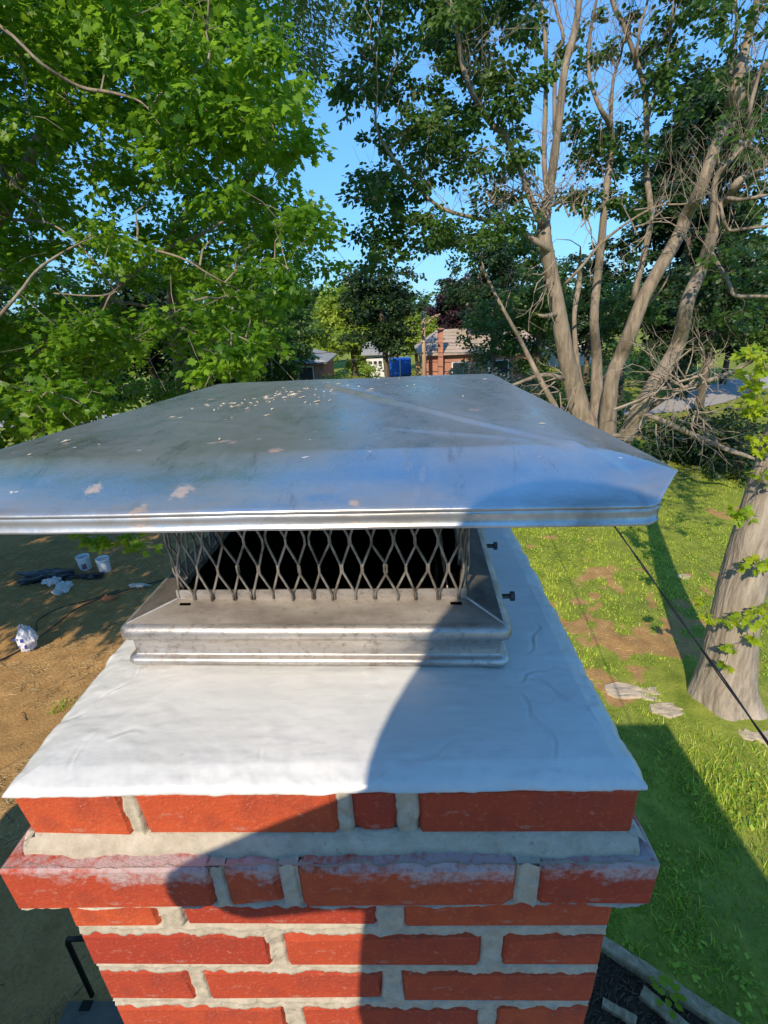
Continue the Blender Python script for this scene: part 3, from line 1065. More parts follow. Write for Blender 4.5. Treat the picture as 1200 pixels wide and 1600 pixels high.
[[7.66,13.0,3.33,0.038],[7.52,13.11,3.55,0.03],[7.15,12.92,3.7,0.023],[6.88,12.94,3.82,0.018],[6.69,12.91,4.06,0.014],[6.36,12.65,4.3,0.01],[6.26,12.87,4.48,0.008]],
[[7.49,13.0,3.77,0.024],[7.31,12.95,3.92,0.016],[7.18,12.94,4.07,0.011],[7.02,12.89,4.22,0.008]],
[[7.34,13.0,4.03,0.018],[7.33,13.05,4.2,0.013],[7.18,12.92,4.38,0.009],[7.0,12.72,4.57,0.006]],
[[6.96,13.0,4.48,0.011],[6.82,12.98,4.39,0.008],[6.57,12.79,4.35,0.005],[6.38,12.74,4.32,0.004]],
[[6.73,13.0,4.66,0.008],[6.51,12.88,4.77,0.006],[6.45,13.01,4.91,0.004],[6.2,12.78,5.05,0.003]],
[[7.69,13.0,3.54,0.038],[7.43,12.9,3.79,0.029],[7.27,12.88,4.04,0.023],[7.09,12.86,4.28,0.017],[6.82,12.72,4.5,0.013],[6.56,12.65,4.68,0.01],[6.42,12.66,4.92,0.008]],
[[7.18,13.0,3.62,0.024],[6.96,12.82,3.55,0.016],[6.9,12.92,3.41,0.012],[6.77,12.9,3.3,0.008]],
[[6.35,13.0,3.78,0.011],[6.15,12.96,3.77,0.008],[5.95,12.91,3.79,0.005],[5.68,12.69,3.78,0.004]],
[[6.09,13.0,3.92,0.009],[5.9,12.91,4.06,0.006],[5.74,12.87,4.2,0.004],[5.51,12.63,4.36,0.003]],
[[7.43,13.0,3.44,0.038],[7.04,12.73,3.66,0.029],[6.81,12.81,3.77,0.023],[6.52,12.77,3.78,0.018],[6.28,12.86,3.79,0.014],[5.94,12.66,3.96,0.011],[5.79,12.73,4.18,0.008]],
[[7.73,13.0,3.25,0.024],[7.47,12.84,3.39,0.016],[7.28,12.77,3.54,0.011],[7.05,12.68,3.63,0.008]],
[[7.21,13.0,2.71,0.012],[7.22,13.0,2.52,0.008],[7.21,12.94,2.34,0.006],[7.22,12.86,2.17,0.004]],
[[7.99,13.0,3.3,0.038],[7.69,12.94,3.26,0.03],[7.51,13.02,3.13,0.023],[7.26,12.77,2.95,0.018],[7.13,12.84,2.75,0.014],[6.93,12.76,2.56,0.011],[6.6,12.63,2.54,0.009]],
[[7.06,13.0,3.3,0.024],[6.88,13.02,3.32,0.017],[6.66,12.94,3.41,0.012],[6.4,12.73,3.58,0.008]],
[[6.82,13.0,2.85,0.015],[6.87,13.05,2.65,0.01],[6.87,12.84,2.52,0.007],[6.84,12.76,2.34,0.005]],
[[6.76,13.0,2.59,0.012],[6.84,13.03,2.39,0.008],[6.93,12.89,2.28,0.006],[7.07,12.86,2.14,0.004]],
[[7.19,13.0,3.51,0.038],[7.02,12.93,3.31,0.03],[6.83,12.89,3.13,0.023],[6.81,12.98,2.86,0.018],[6.74,12.96,2.6,0.014],[6.54,12.79,2.39,0.011],[6.34,12.62,2.2,0.009]],
[[7.32,13.0,3.03,0.024],[7.27,12.94,2.86,0.017],[7.27,13.0,2.67,0.012],[7.13,12.79,2.54,0.008]],
[[7.04,13.0,3.04,0.019],[6.83,12.86,3.22,0.013],[6.69,12.91,3.34,0.009],[6.47,12.8,3.47,0.006]],
[[6.75,13.0,3.11,0.015],[6.56,12.86,3.3,0.01],[6.38,12.88,3.38,0.007],[6.22,12.91,3.47,0.005]],
[[6.27,13.0,2.91,0.009],[6.18,12.9,2.75,0.006],[6.09,12.72,2.6,0.004],[5.94,12.73,2.53,0.003]],
[[7.53,13.0,3.18,0.038],[7.29,12.94,3.04,0.03],[6.93,12.8,3.08,0.023],[6.71,12.9,3.13,0.018],[6.39,12.75,3.06,0.014],[6.09,12.61,2.98,0.011],[5.87,12.62,2.85,0.009]],
[[8.37,13.0,2.4,0.024],[8.56,12.99,2.26,0.017],[8.63,12.79,2.19,0.012],[8.84,12.82,2.05,0.008]],
[[8.65,13.0,2.16,0.019],[8.67,13.12,1.94,0.014],[8.41,12.78,1.83,0.009],[8.38,12.82,1.63,0.007]],
[[9.0,13.0,1.53,0.012],[8.82,12.93,1.41,0.008],[8.64,12.83,1.29,0.006],[8.49,12.8,1.16,0.004]],
[[8.1,13.0,2.63,0.039],[8.42,13.08,2.38,0.031],[8.52,12.8,2.21,0.024],[8.85,13.0,1.86,0.019],[8.82,12.73,1.61,0.015],[9.08,12.74,1.33,0.011],[9.26,12.88,0.94,0.009]],
[[8.41,13.0,2.6,0.024],[8.54,12.89,2.65,0.017],[8.72,12.84,2.6,0.012],[8.82,12.71,2.66,0.008]],
[[8.97,13.0,2.76,0.015],[9.22,13.06,2.67,0.01],[9.37,12.97,2.68,0.007],[9.33,12.67,2.8,0.005]],
[[9.13,13.0,2.98,0.011],[8.92,12.76,3.23,0.008],[8.91,12.77,3.42,0.005],[8.84,12.88,3.58,0.004]],
[[8.09,13.0,2.66,0.039],[8.36,12.93,2.62,0.03],[8.61,12.87,2.7,0.023],[8.9,12.89,2.78,0.018],[9.08,12.92,2.99,0.014],[9.12,12.77,3.25,0.011],[9.3,12.75,3.43,0.008]],
[[7.95,13.0,2.57,0.024],[7.74,12.81,2.45,0.017],[7.68,12.91,2.29,0.012],[7.42,12.75,2.23,0.008]],
[[8.18,13.0,2.3,0.019],[8.31,12.9,2.36,0.013],[8.53,13.0,2.44,0.009],[8.48,12.68,2.61,0.006]],
[[8.5,13.0,2.17,0.015],[8.55,12.91,1.99,0.01],[8.56,12.82,1.79,0.007],[8.39,12.66,1.65,0.005]],
[[8.82,13.0,2.03,0.012],[8.9,12.85,2.14,0.008],[9.09,12.82,2.12,0.006],[9.21,12.68,2.1,0.004]],
[[7.8,13.0,2.88,0.039],[7.92,12.94,2.58,0.03],[8.1,12.88,2.33,0.024],[8.34,12.74,2.24,0.018],[8.75,12.9,2.05,0.015],[8.97,12.79,2.13,0.011],[9.19,12.64,2.12,0.009]],
[[7.84,13.0,2.78,0.024],[7.73,13.08,2.65,0.017],[7.35,12.77,2.72,0.012],[7.13,12.75,2.82,0.008]],
[[7.5,13.0,2.33,0.015],[7.26,12.95,2.4,0.01],[6.99,12.83,2.54,0.007],[6.78,12.77,2.69,0.005]],
[[7.3,13.0,2.12,0.012],[7.04,12.92,2.18,0.008],[6.83,12.91,2.16,0.006],[6.54,12.77,2.26,0.004]],
[[7.33,13.0,1.79,0.009],[7.52,12.97,1.69,0.006],[7.68,12.88,1.71,0.004],[7.79,12.7,1.75,0.003]],
[[7.96,13.0,3.03,0.039],[7.79,12.9,2.8,0.03],[7.54,12.82,2.62,0.023],[7.39,12.81,2.38,0.018],[7.23,12.89,2.15,0.015],[7.16,12.69,1.88,0.011],[7.14,12.76,1.56,0.009]],
[[7.52,13.0,2.62,0.024],[7.44,12.92,2.44,0.017],[7.26,12.76,2.31,0.012],[7.16,12.8,2.16,0.008]],
[[7.65,13.0,1.97,0.015],[7.76,12.81,1.96,0.01],[8.04,12.93,1.94,0.007],[8.11,12.7,1.97,0.005]],
[[7.72,13.0,1.63,0.012],[7.94,13.11,1.41,0.008],[7.96,12.87,1.3,0.006],[8.05,12.72,1.17,0.004]],
[[7.67,13.0,1.31,0.009],[7.47,12.93,1.22,0.007],[7.24,12.89,1.2,0.005],[6.85,12.56,1.34,0.003]],
[[7.52,13.0,2.93,0.039],[7.39,12.77,2.67,0.03],[7.49,12.85,2.34,0.024],[7.58,12.88,2.0,0.019],[7.63,12.86,1.68,0.015],[7.62,12.91,1.34,0.012],[7.42,12.52,1.13,0.009]],
[[8.49,13.0,2.07,0.015],[8.64,12.92,2.1,0.01],[8.76,12.79,2.14,0.007],[8.96,12.82,1.97,0.005]],
[[8.04,13.0,2.94,0.039],[8.16,12.94,2.65,0.03],[8.19,12.95,2.33,0.024],[8.36,12.8,2.12,0.018],[8.72,12.91,1.88,0.015],[8.96,12.83,1.69,0.011],[9.09,12.6,1.53,0.009]],
[[8.46,13.0,2.1,0.025],[8.25,12.93,2.03,0.017],[8.05,12.89,1.96,0.012],[7.77,12.76,1.95,0.008]],
[[8.53,13.0,1.44,0.015],[8.72,12.95,1.34,0.011],[8.82,12.86,1.18,0.007],[8.79,12.7,1.0,0.005]],
[[8.54,13.0,1.1,0.012],[8.34,12.98,1.03,0.008],[8.0,12.75,1.06,0.006],[7.94,12.92,0.88,0.004]],
[[8.52,13.0,0.76,0.009],[8.21,12.85,0.83,0.007],[8.03,12.89,0.78,0.005],[7.81,12.89,0.9,0.003]],
[[8.37,13.0,2.43,0.039],[8.42,12.94,2.12,0.031],[8.43,12.9,1.8,0.024],[8.37,12.74,1.52,0.019],[8.43,12.83,1.16,0.015],[8.29,12.64,0.89,0.012],[8.49,12.6,0.6,0.009]],
[[8.03,13.0,2.34,0.025],[8.1,12.9,2.16,0.017],[8.16,12.87,1.95,0.012],[8.26,12.87,1.74,0.008]],
[[8.33,13.0,2.15,0.019],[8.52,12.96,2.08,0.013],[8.63,12.82,1.98,0.009],[8.75,12.72,1.86,0.007]],
[[8.64,13.0,1.99,0.015],[8.75,12.94,2.13,0.01],[8.76,12.7,2.27,0.007],[8.96,12.78,2.36,0.005]],
[[9.26,13.0,1.9,0.009],[9.41,12.91,1.81,0.006],[9.51,12.75,1.76,0.004],[9.74,12.79,1.62,0.003]],
[[7.71,13.0,2.45,0.039],[7.97,12.9,2.36,0.03],[8.24,12.86,2.18,0.024],[8.6,12.94,2.01,0.019],[8.91,12.92,1.87,0.015],[9.14,12.83,1.95,0.011],[9.4,12.8,2.04,0.009]],
[[8.09,13.0,2.24,0.025],[8.17,12.93,2.06,0.017],[8.29,12.89,1.88,0.012],[8.34,12.71,1.74,0.008]],
[[8.29,13.0,1.94,0.019],[8.27,13.07,1.73,0.014],[8.1,12.9,1.59,0.01],[7.88,12.76,1.49,0.007]],
[[8.58,13.0,1.72,0.015],[8.73,12.91,1.76,0.011],[8.91,12.87,1.78,0.007],[9.03,12.74,1.79,0.005]],
[[8.89,13.0,1.54,0.012],[8.78,12.85,1.37,0.008],[8.83,12.98,1.12,0.006],[8.62,12.74,1.0,0.004]],
[[9.17,13.0,1.28,0.009],[9.34,12.93,1.27,0.007],[9.5,12.84,1.25,0.005],[9.72,12.84,1.17,0.003]],
[[8.1,13.0,2.56,0.039],[8.02,12.88,2.27,0.03],[8.13,12.75,2.01,0.024],[8.44,12.78,1.78,0.019],[8.73,12.75,1.61,0.015],[9.0,12.75,1.36,0.011],[9.34,12.82,1.12,0.009]],
[[7.9,12.9,4.25,0.023],[7.73,12.82,4.26,0.016],[7.54,12.7,4.28,0.011],[7.51,12.87,4.28,0.008]],
[[7.77,12.9,4.6,0.014],[7.6,12.75,4.71,0.01],[7.59,12.84,4.82,0.007],[7.47,12.71,4.94,0.005]],
[[7.69,12.9,4.77,0.011],[7.55,12.84,4.85,0.007],[7.33,12.64,4.94,0.005],[7.29,12.75,5.03,0.004]],
[[7.67,12.9,4.95,0.008],[7.63,12.97,5.05,0.006],[7.56,12.91,5.17,0.004],[7.44,12.76,5.29,0.003]],
[[8.01,12.9,4.08,0.037],[7.82,12.76,4.27,0.028],[7.79,12.91,4.42,0.022],[7.7,12.78,4.6,0.017],[7.6,12.74,4.78,0.013],[7.53,12.67,4.96,0.01],[7.67,12.74,5.08,0.008]],
[[8.11,12.9,3.51,0.024],[8.17,12.91,3.38,0.017],[8.24,12.92,3.26,0.012],[8.23,12.8,3.16,0.008]],
[[8.22,12.9,3.33,0.018],[8.14,12.8,3.23,0.013],[8.06,12.73,3.13,0.009],[8.0,12.68,3.02,0.006]],
[[8.4,12.9,3.2,0.014],[8.45,12.79,3.22,0.01],[8.56,12.76,3.2,0.007],[8.57,12.57,3.19,0.005]],
[[8.78,12.9,3.11,0.009],[8.89,12.91,3.0,0.006],[8.97,12.96,2.86,0.004],[8.81,12.75,2.78,0.003]],
[[7.94,12.9,3.65,0.038],[8.05,12.81,3.53,0.029],[8.08,12.67,3.37,0.023],[8.22,12.62,3.25,0.018],[8.61,12.93,3.2,0.014],[8.58,12.6,3.17,0.011],[8.78,12.6,3.12,0.008]],
[[8.19,12.9,3.89,0.023],[8.14,12.92,4.01,0.016],[8.09,12.91,4.13,0.011],[8.02,12.74,4.26,0.008]],
[[8.3,12.9,4.02,0.018],[8.25,12.93,4.13,0.013],[8.13,12.74,4.27,0.009],[8.05,12.59,4.4,0.006]],
[[8.37,12.9,4.16,0.014],[8.45,12.82,4.11,0.01],[8.52,12.74,4.08,0.007],[8.56,12.6,4.07,0.005]],
[[8.45,12.9,4.3,0.011],[8.33,12.75,4.44,0.008],[8.24,12.75,4.54,0.005],[8.13,12.67,4.66,0.004]],
[[8.5,12.9,4.46,0.008],[8.56,13.0,4.57,0.006],[8.4,12.76,4.7,0.004],[8.41,12.75,4.82,0.003]],
[[8.08,12.9,3.76,0.037],[8.19,12.9,3.89,0.029],[8.26,12.83,4.02,0.022],[8.26,12.73,4.18,0.017],[8.35,12.73,4.32,0.013],[8.42,12.77,4.47,0.01],[8.23,12.4,4.65,0.008]],
[[8.09,12.9,3.9,0.023],[7.91,12.69,4.05,0.016],[7.81,12.69,4.14,0.011],[7.69,12.68,4.23,0.008]],
[[8.2,12.9,4.02,0.018],[8.24,12.79,3.96,0.013],[8.31,12.72,3.87,0.009],[8.41,12.69,3.82,0.006]],
[[8.27,12.9,4.17,0.014],[8.4,12.95,4.22,0.01],[8.4,12.81,4.29,0.007],[8.48,12.79,4.35,0.005]],
[[8.15,12.9,4.34,0.011],[8.06,12.88,4.45,0.008],[7.89,12.72,4.57,0.005],[7.67,12.56,4.65,0.004]],
[[7.98,12.9,3.77,0.037],[7.99,12.75,3.92,0.029],[8.29,13.06,4.0,0.023],[8.11,12.64,4.2,0.017],[8.03,12.7,4.35,0.013],[7.77,12.51,4.51,0.01],[7.82,12.74,4.67,0.008]],
[[8.44,12.9,3.61,0.023],[8.44,12.86,3.49,0.016],[8.5,12.9,3.35,0.012],[8.43,12.74,3.25,0.008]],
[[8.82,12.9,3.51,0.014],[8.91,12.87,3.41,0.01],[8.96,12.79,3.32,0.007],[9.01,12.76,3.21,0.005]],
[[9.21,12.9,3.44,0.009],[9.27,12.84,3.51,0.006],[9.26,12.69,3.58,0.004],[9.45,12.79,3.58,0.003]],
[[8.25,12.9,3.7,0.037],[8.42,12.86,3.61,0.029],[8.63,12.91,3.51,0.023],[8.78,12.84,3.52,0.018],[8.9,12.73,3.52,0.014],[8.93,12.5,3.51,0.011],[9.17,12.56,3.43,0.008]],
[[8.64,12.9,3.61,0.023],[8.76,12.91,3.51,0.016],[8.79,12.81,3.43,0.011],[8.84,12.68,3.4,0.008]],
[[9.01,12.9,3.59,0.014],[9.05,12.78,3.52,0.01],[9.15,12.75,3.52,0.007],[9.21,12.66,3.53,0.005]],
[[9.2,12.9,3.51,0.011],[9.28,12.91,3.38,0.008],[9.27,12.83,3.27,0.005],[9.01,12.44,3.21,0.004]],
[[8.44,12.9,3.64,0.037],[8.7,13.0,3.59,0.029],[8.77,12.84,3.65,0.023],[8.87,12.69,3.62,0.018],[9.08,12.72,3.53,0.014],[9.2,12.62,3.53,0.011],[9.33,12.53,3.51,0.008]],
[[8.13,12.9,3.88,0.023],[8.14,12.76,3.79,0.016],[8.19,12.78,3.66,0.011],[8.2,12.8,3.54,0.008]],
[[8.33,12.9,3.81,0.018],[8.29,12.84,3.7,0.013],[8.3,12.76,3.59,0.009],[8.28,12.67,3.48,0.006]],
[[8.52,12.9,3.77,0.014],[8.62,12.85,3.77,0.01],[8.73,12.87,3.81,0.007],[8.76,12.73,3.85,0.005]],
[[8.7,12.9,3.65,0.011],[8.74,12.93,3.52,0.008],[8.58,12.81,3.46,0.005],[8.48,12.72,3.37,0.004]],
[[7.94,12.9,3.95,0.037],[8.15,12.93,3.87,0.029],[8.17,12.65,3.85,0.022],[8.52,12.9,3.77,0.018],[8.56,12.68,3.69,0.014],[8.75,12.68,3.6,0.011],[8.89,12.61,3.61,0.008]],
[[6.84,13.0,2.46,0.039],[6.73,12.97,2.27,0.031],[6.59,13.01,2.13,0.024],[6.33,12.89,2.07,0.019],[6.12,12.63,1.94,0.014],[6.0,12.71,1.77,0.011],[5.78,12.67,1.7,0.009]],
[[6.67,13.0,2.26,0.025],[6.5,12.95,2.24,0.017],[6.32,12.88,2.24,0.012],[6.19,12.93,2.22,0.008]],
[[6.81,13.0,2.04,0.019],[6.96,13.01,1.94,0.014],[7.02,12.84,1.93,0.009],[7.07,12.65,1.9,0.007]],
[[7.09,13.0,1.6,0.012],[7.22,12.97,1.52,0.008],[7.39,12.99,1.45,0.006],[7.43,12.79,1.49,0.004]],
[[7.12,13.0,1.35,0.009],[6.98,13.03,1.37,0.007],[6.68,12.72,1.43,0.004],[6.5,12.69,1.47,0.003]],
[[6.71,13.0,2.48,0.039],[6.63,12.91,2.28,0.031],[6.76,12.89,2.07,0.024],[6.94,12.93,1.86,0.019],[6.99,12.82,1.65,0.015],[7.01,12.78,1.42,0.012],[7.06,12.68,1.22,0.009]],
[[6.6,13.0,2.01,0.025],[6.38,12.87,2.05,0.017],[6.25,12.94,2.05,0.012],[6.02,12.74,2.06,0.008]],
[[6.38,13.0,1.95,0.019],[6.26,12.87,1.86,0.014],[6.25,12.88,1.69,0.01],[6.25,12.81,1.55,0.007]],
[[6.14,13.0,1.98,0.015],[6.03,13.0,1.9,0.011],[5.82,12.83,1.88,0.007],[5.6,12.66,1.9,0.005]],
[[5.92,13.0,1.95,0.012],[5.77,12.85,1.88,0.008],[5.73,13.01,1.73,0.006],[5.6,12.92,1.64,0.004]],
[[6.79,13.0,2.1,0.04],[6.71,13.22,1.95,0.032],[6.29,12.81,2.0,0.024],[6.07,12.83,2.03,0.019],[5.79,12.7,2.03,0.014],[5.6,12.76,1.97,0.011],[5.29,12.57,2.09,0.009]],
[[7.16,13.0,2.11,0.025],[7.25,12.95,1.99,0.017],[7.31,12.87,1.88,0.012],[7.34,12.74,1.77,0.008]],
[[7.13,13.0,2.35,0.039],[7.14,12.96,2.12,0.031],[7.1,12.77,1.94,0.024],[7.07,12.57,1.76,0.018],[7.32,12.8,1.46,0.015],[7.32,12.59,1.29,0.011],[7.45,12.61,1.05,0.009]],
],
'stem_twigs': [
[[4.39,16.2,8.32,0.026],[4.27,16.2,8.47,0.018],[4.19,16.22,8.62,0.013],[4.08,16.02,8.75,0.009]],
[[3.65,16.2,8.77,0.012],[3.56,16.12,8.91,0.008],[3.48,16.03,9.04,0.006],[3.35,15.92,9.16,0.004]],
[[3.38,16.2,8.87,0.009],[3.17,16.08,8.83,0.007],[3.01,16.1,8.76,0.005],[2.82,16.01,8.69,0.003]],
[[4.65,16.2,8.18,0.042],[4.36,16.07,8.3,0.032],[4.1,16.01,8.45,0.025],[3.89,16.07,8.63,0.019],[3.62,16.07,8.74,0.015],[3.35,16.06,8.84,0.012],[3.05,15.85,8.92,0.009]],
[[3.66,16.2,9.0,0.016],[3.45,16.07,9.03,0.011],[3.29,16.19,9.1,0.008],[3.05,15.88,9.1,0.005]],
[[3.41,16.2,9.14,0.012],[3.45,16.15,9.27,0.008],[3.4,16.11,9.42,0.006],[3.31,16.08,9.56,0.004]],
[[4.13,16.2,8.36,0.042],[4.06,16.23,8.62,0.032],[3.8,16.07,8.77,0.025],[3.62,16.02,8.97,0.019],[3.36,15.95,9.08,0.015],[3.11,15.88,9.22,0.011],[2.84,15.78,9.31,0.009]],
[[3.54,16.2,8.51,0.016],[3.56,16.07,8.64,0.011],[3.55,16.07,8.8,0.008],[3.56,15.86,8.9,0.005]],
[[3.05,16.2,8.8,0.01],[2.96,16.17,8.95,0.007],[2.92,16.1,9.1,0.005],[2.74,15.87,9.16,0.003]],
[[4.17,16.2,7.96,0.042],[3.86,16.04,8.05,0.032],[3.69,16.03,8.27,0.025],[3.52,16.1,8.49,0.02],[3.26,15.96,8.63,0.015],[3.01,15.99,8.76,0.012],[2.7,15.81,8.75,0.009]],
[[4.41,16.2,8.39,0.02],[4.22,16.13,8.47,0.014],[3.99,15.96,8.51,0.01],[3.87,16.0,8.64,0.007]],
[[4.26,16.2,8.61,0.016],[4.26,16.11,8.76,0.011],[4.27,15.99,8.88,0.008],[4.33,15.92,9.0,0.005]],
[[4.19,16.2,8.86,0.012],[4.06,16.06,8.98,0.008],[3.88,15.92,9.06,0.006],[3.75,16.01,9.18,0.004]],
[[4.75,16.2,7.94,0.042],[4.59,16.25,8.17,0.033],[4.41,16.2,8.38,0.025],[4.21,15.99,8.58,0.019],[4.11,15.91,8.8,0.015],[4.06,16.1,9.07,0.012],[4.11,15.86,9.22,0.009]],
[[4.33,16.2,8.27,0.026],[4.35,16.01,8.39,0.018],[4.35,16.01,8.55,0.012],[4.36,16.09,8.73,0.009]],
[[4.45,16.2,8.49,0.02],[4.5,16.19,8.63,0.014],[4.46,15.95,8.75,0.01],[4.53,15.86,8.86,0.007]],
[[4.63,16.2,8.66,0.016],[4.82,16.19,8.66,0.011],[4.94,16.01,8.66,0.008],[5.03,15.92,8.75,0.005]],
[[4.69,16.2,8.89,0.012],[4.55,16.08,9.01,0.008],[4.47,15.91,9.13,0.006],[4.4,15.91,9.28,0.004]],
[[4.44,16.2,8.03,0.042],[4.32,16.18,8.27,0.032],[4.43,16.14,8.48,0.025],[4.57,15.98,8.62,0.019],[4.63,16.0,8.85,0.015],[4.69,15.78,9.01,0.011],[4.7,15.86,9.26,0.009]],
[[5.03,16.2,8.2,0.026],[5.23,16.21,8.15,0.018],[5.35,16.01,8.12,0.013],[5.51,15.89,8.08,0.009]],
[[5.49,16.2,8.44,0.016],[5.48,16.09,8.57,0.011],[5.48,16.15,8.75,0.008],[5.34,15.9,8.86,0.005]],
[[5.74,16.2,8.53,0.012],[5.91,16.13,8.47,0.009],[6.06,16.02,8.42,0.006],[6.28,16.12,8.37,0.004]],
[[6.01,16.2,8.57,0.009],[6.14,16.14,8.43,0.007],[6.32,16.12,8.35,0.005],[6.44,16.0,8.22,0.003]],
[[4.86,16.2,8.01,0.042],[5.04,16.22,8.2,0.033],[5.24,16.22,8.36,0.025],[5.43,16.02,8.41,0.019],[5.68,16.04,8.5,0.015],[5.97,16.08,8.54,0.012],[6.11,15.81,8.59,0.009]],
[[4.17,16.2,8.07,0.026],[3.95,16.1,8.1,0.018],[3.78,16.11,8.2,0.013],[3.56,15.9,8.24,0.009]],
[[3.9,16.2,8.54,0.016],[3.67,16.06,8.53,0.011],[3.47,16.01,8.55,0.008],[3.29,16.03,8.59,0.005]],
[[3.67,16.2,9.0,0.009],[3.68,16.27,9.18,0.007],[3.63,15.98,9.27,0.005],[3.7,16.04,9.42,0.003]],
[[4.27,16.2,7.82,0.042],[4.19,16.26,8.08,0.033],[4.07,16.18,8.31,0.025],[3.84,15.95,8.49,0.019],[3.77,15.97,8.73,0.015],[3.62,15.97,8.95,0.012],[3.42,15.76,9.11,0.009]],
[[4.71,16.2,8.12,0.026],[4.78,16.02,8.21,0.018],[4.92,16.15,8.36,0.013],[4.94,16.02,8.48,0.009]],
[[4.95,16.2,8.24,0.02],[5.13,16.14,8.19,0.014],[5.33,16.19,8.2,0.01],[5.44,15.94,8.14,0.007]],
[[5.43,16.2,8.43,0.012],[5.56,16.1,8.31,0.009],[5.65,15.93,8.15,0.006],[5.87,16.01,8.12,0.004]],
[[4.49,16.2,7.97,0.042],[4.68,16.1,8.11,0.032],[4.9,16.05,8.21,0.025],[5.06,15.9,8.34,0.019],[5.36,15.98,8.39,0.015],[5.69,16.16,8.47,0.012],[5.86,15.83,8.38,0.009]],
[[4.53,16.2,8.09,0.026],[4.69,16.18,8.15,0.018],[4.84,16.03,8.13,0.013],[4.98,15.85,8.12,0.009]],
[[4.69,16.2,8.28,0.02],[4.86,16.12,8.27,0.014],[4.97,15.88,8.27,0.01],[5.18,15.99,8.3,0.007]],
[[4.79,16.2,8.5,0.016],[4.66,16.14,8.64,0.011],[4.52,15.94,8.75,0.008],[4.49,15.94,8.91,0.005]],
[[4.4,16.2,7.88,0.042],[4.48,16.01,8.06,0.032],[4.68,16.16,8.28,0.025],[4.72,15.97,8.46,0.019],[4.9,15.97,8.63,0.015],[4.99,15.92,8.83,0.012],[5.13,15.9,9.01,0.009]],
[[3.9,16.2,8.39,0.02],[3.83,16.09,8.53,0.014],[3.82,16.1,8.7,0.01],[3.77,16.14,8.87,0.007]],
[[3.65,16.2,8.54,0.016],[3.52,16.06,8.66,0.011],[3.36,16.05,8.77,0.008],[3.19,15.96,8.85,0.005]],
[[3.4,16.2,8.68,0.012],[3.21,16.18,8.67,0.009],[3.0,16.07,8.63,0.006],[2.8,16.04,8.62,0.004]],
[[3.11,16.2,8.72,0.01],[2.98,16.11,8.84,0.007],[2.76,15.83,8.88,0.005],[2.67,15.98,9.04,0.003]],
[[4.44,16.2,8.21,0.042],[4.17,16.27,8.25,0.033],[3.89,16.16,8.38,0.025],[3.62,16.06,8.52,0.019],[3.32,15.8,8.61,0.015],[3.05,15.84,8.66,0.012],[2.79,15.92,8.76,0.009]],
[[4.47,16.2,8.27,0.026],[4.65,16.13,8.21,0.018],[4.79,15.96,8.16,0.013],[4.97,16.05,8.26,0.009]],
[[4.65,16.2,8.45,0.02],[4.6,16.16,8.6,0.014],[4.59,16.17,8.77,0.01],[4.6,15.95,8.87,0.007]],
[[4.9,16.2,8.56,0.016],[5.09,16.22,8.52,0.011],[5.23,16.04,8.47,0.008],[5.41,16.01,8.44,0.005]],
[[5.03,16.2,8.76,0.012],[5.17,16.06,8.75,0.008],[5.36,16.06,8.74,0.006],[5.48,15.89,8.73,0.004]],
[[4.28,16.2,8.1,0.042],[4.42,16.01,8.24,0.032],[4.64,16.14,8.44,0.025],[4.82,15.93,8.51,0.019],[4.97,16.02,8.72,0.015],[4.93,15.85,8.92,0.012],[4.87,15.9,9.17,0.009]],
[[4.67,16.2,8.34,0.02],[4.79,16.11,8.41,0.014],[4.9,16.05,8.51,0.01],[5.01,16.3,8.71,0.007]],
[[5.12,16.2,8.58,0.012],[5.25,16.17,8.45,0.009],[5.31,15.95,8.27,0.006],[5.43,15.93,8.13,0.004]],
[[4.42,16.2,7.92,0.042],[4.49,16.14,8.14,0.032],[4.63,16.08,8.32,0.025],[4.83,16.12,8.5,0.02],[5.06,16.01,8.55,0.015],[5.31,15.97,8.58,0.012],[5.47,15.76,8.66,0.009]],
[[4.32,16.2,8.41,0.026],[4.24,16.08,8.55,0.018],[4.16,16.07,8.7,0.012],[4.08,16.22,8.87,0.009]],
[[4.03,16.2,8.4,0.02],[3.87,16.24,8.34,0.014],[3.66,15.98,8.21,0.01],[3.62,15.99,8.05,0.007]],
[[3.8,16.2,8.27,0.016],[3.67,16.1,8.13,0.011],[3.59,16.07,7.97,0.008],[3.47,16.01,7.83,0.005]],
[[3.53,16.2,8.19,0.012],[3.47,16.27,8.05,0.009],[3.34,16.03,7.87,0.006],[3.32,16.06,7.71,0.004]],
[[4.56,16.2,8.25,0.042],[4.3,16.13,8.39,0.032],[3.98,15.97,8.36,0.025],[3.77,16.06,8.25,0.02],[3.53,16.22,8.2,0.015],[3.22,16.0,8.1,0.012],[3.05,15.77,7.85,0.009]],
[[4.62,16.2,8.43,0.026],[4.7,16.21,8.57,0.018],[4.71,16.11,8.71,0.012],[4.63,15.86,8.82,0.009]],
[[4.5,16.2,8.67,0.02],[4.31,16.08,8.75,0.014],[4.14,16.01,8.85,0.01],[3.97,15.98,8.94,0.007]],
[[4.28,16.2,8.85,0.016],[4.26,16.2,9.01,0.011],[4.24,16.22,9.17,0.008],[4.12,16.1,9.3,0.005]],
[[3.73,16.2,9.02,0.009],[3.54,16.1,8.94,0.007],[3.33,16.01,8.92,0.005],[3.14,15.96,8.93,0.003]],
[[4.78,16.2,8.21,0.042],[4.57,16.04,8.4,0.032],[4.47,16.1,8.65,0.025],[4.23,16.01,8.81,0.019],[3.93,15.92,8.87,0.015],[3.68,15.99,8.98,0.012],[3.42,15.95,9.1,0.009]],
[[3.71,16.2,7.94,0.02],[3.6,16.05,7.78,0.014],[3.53,16.15,7.64,0.01],[3.39,16.05,7.51,0.007]],
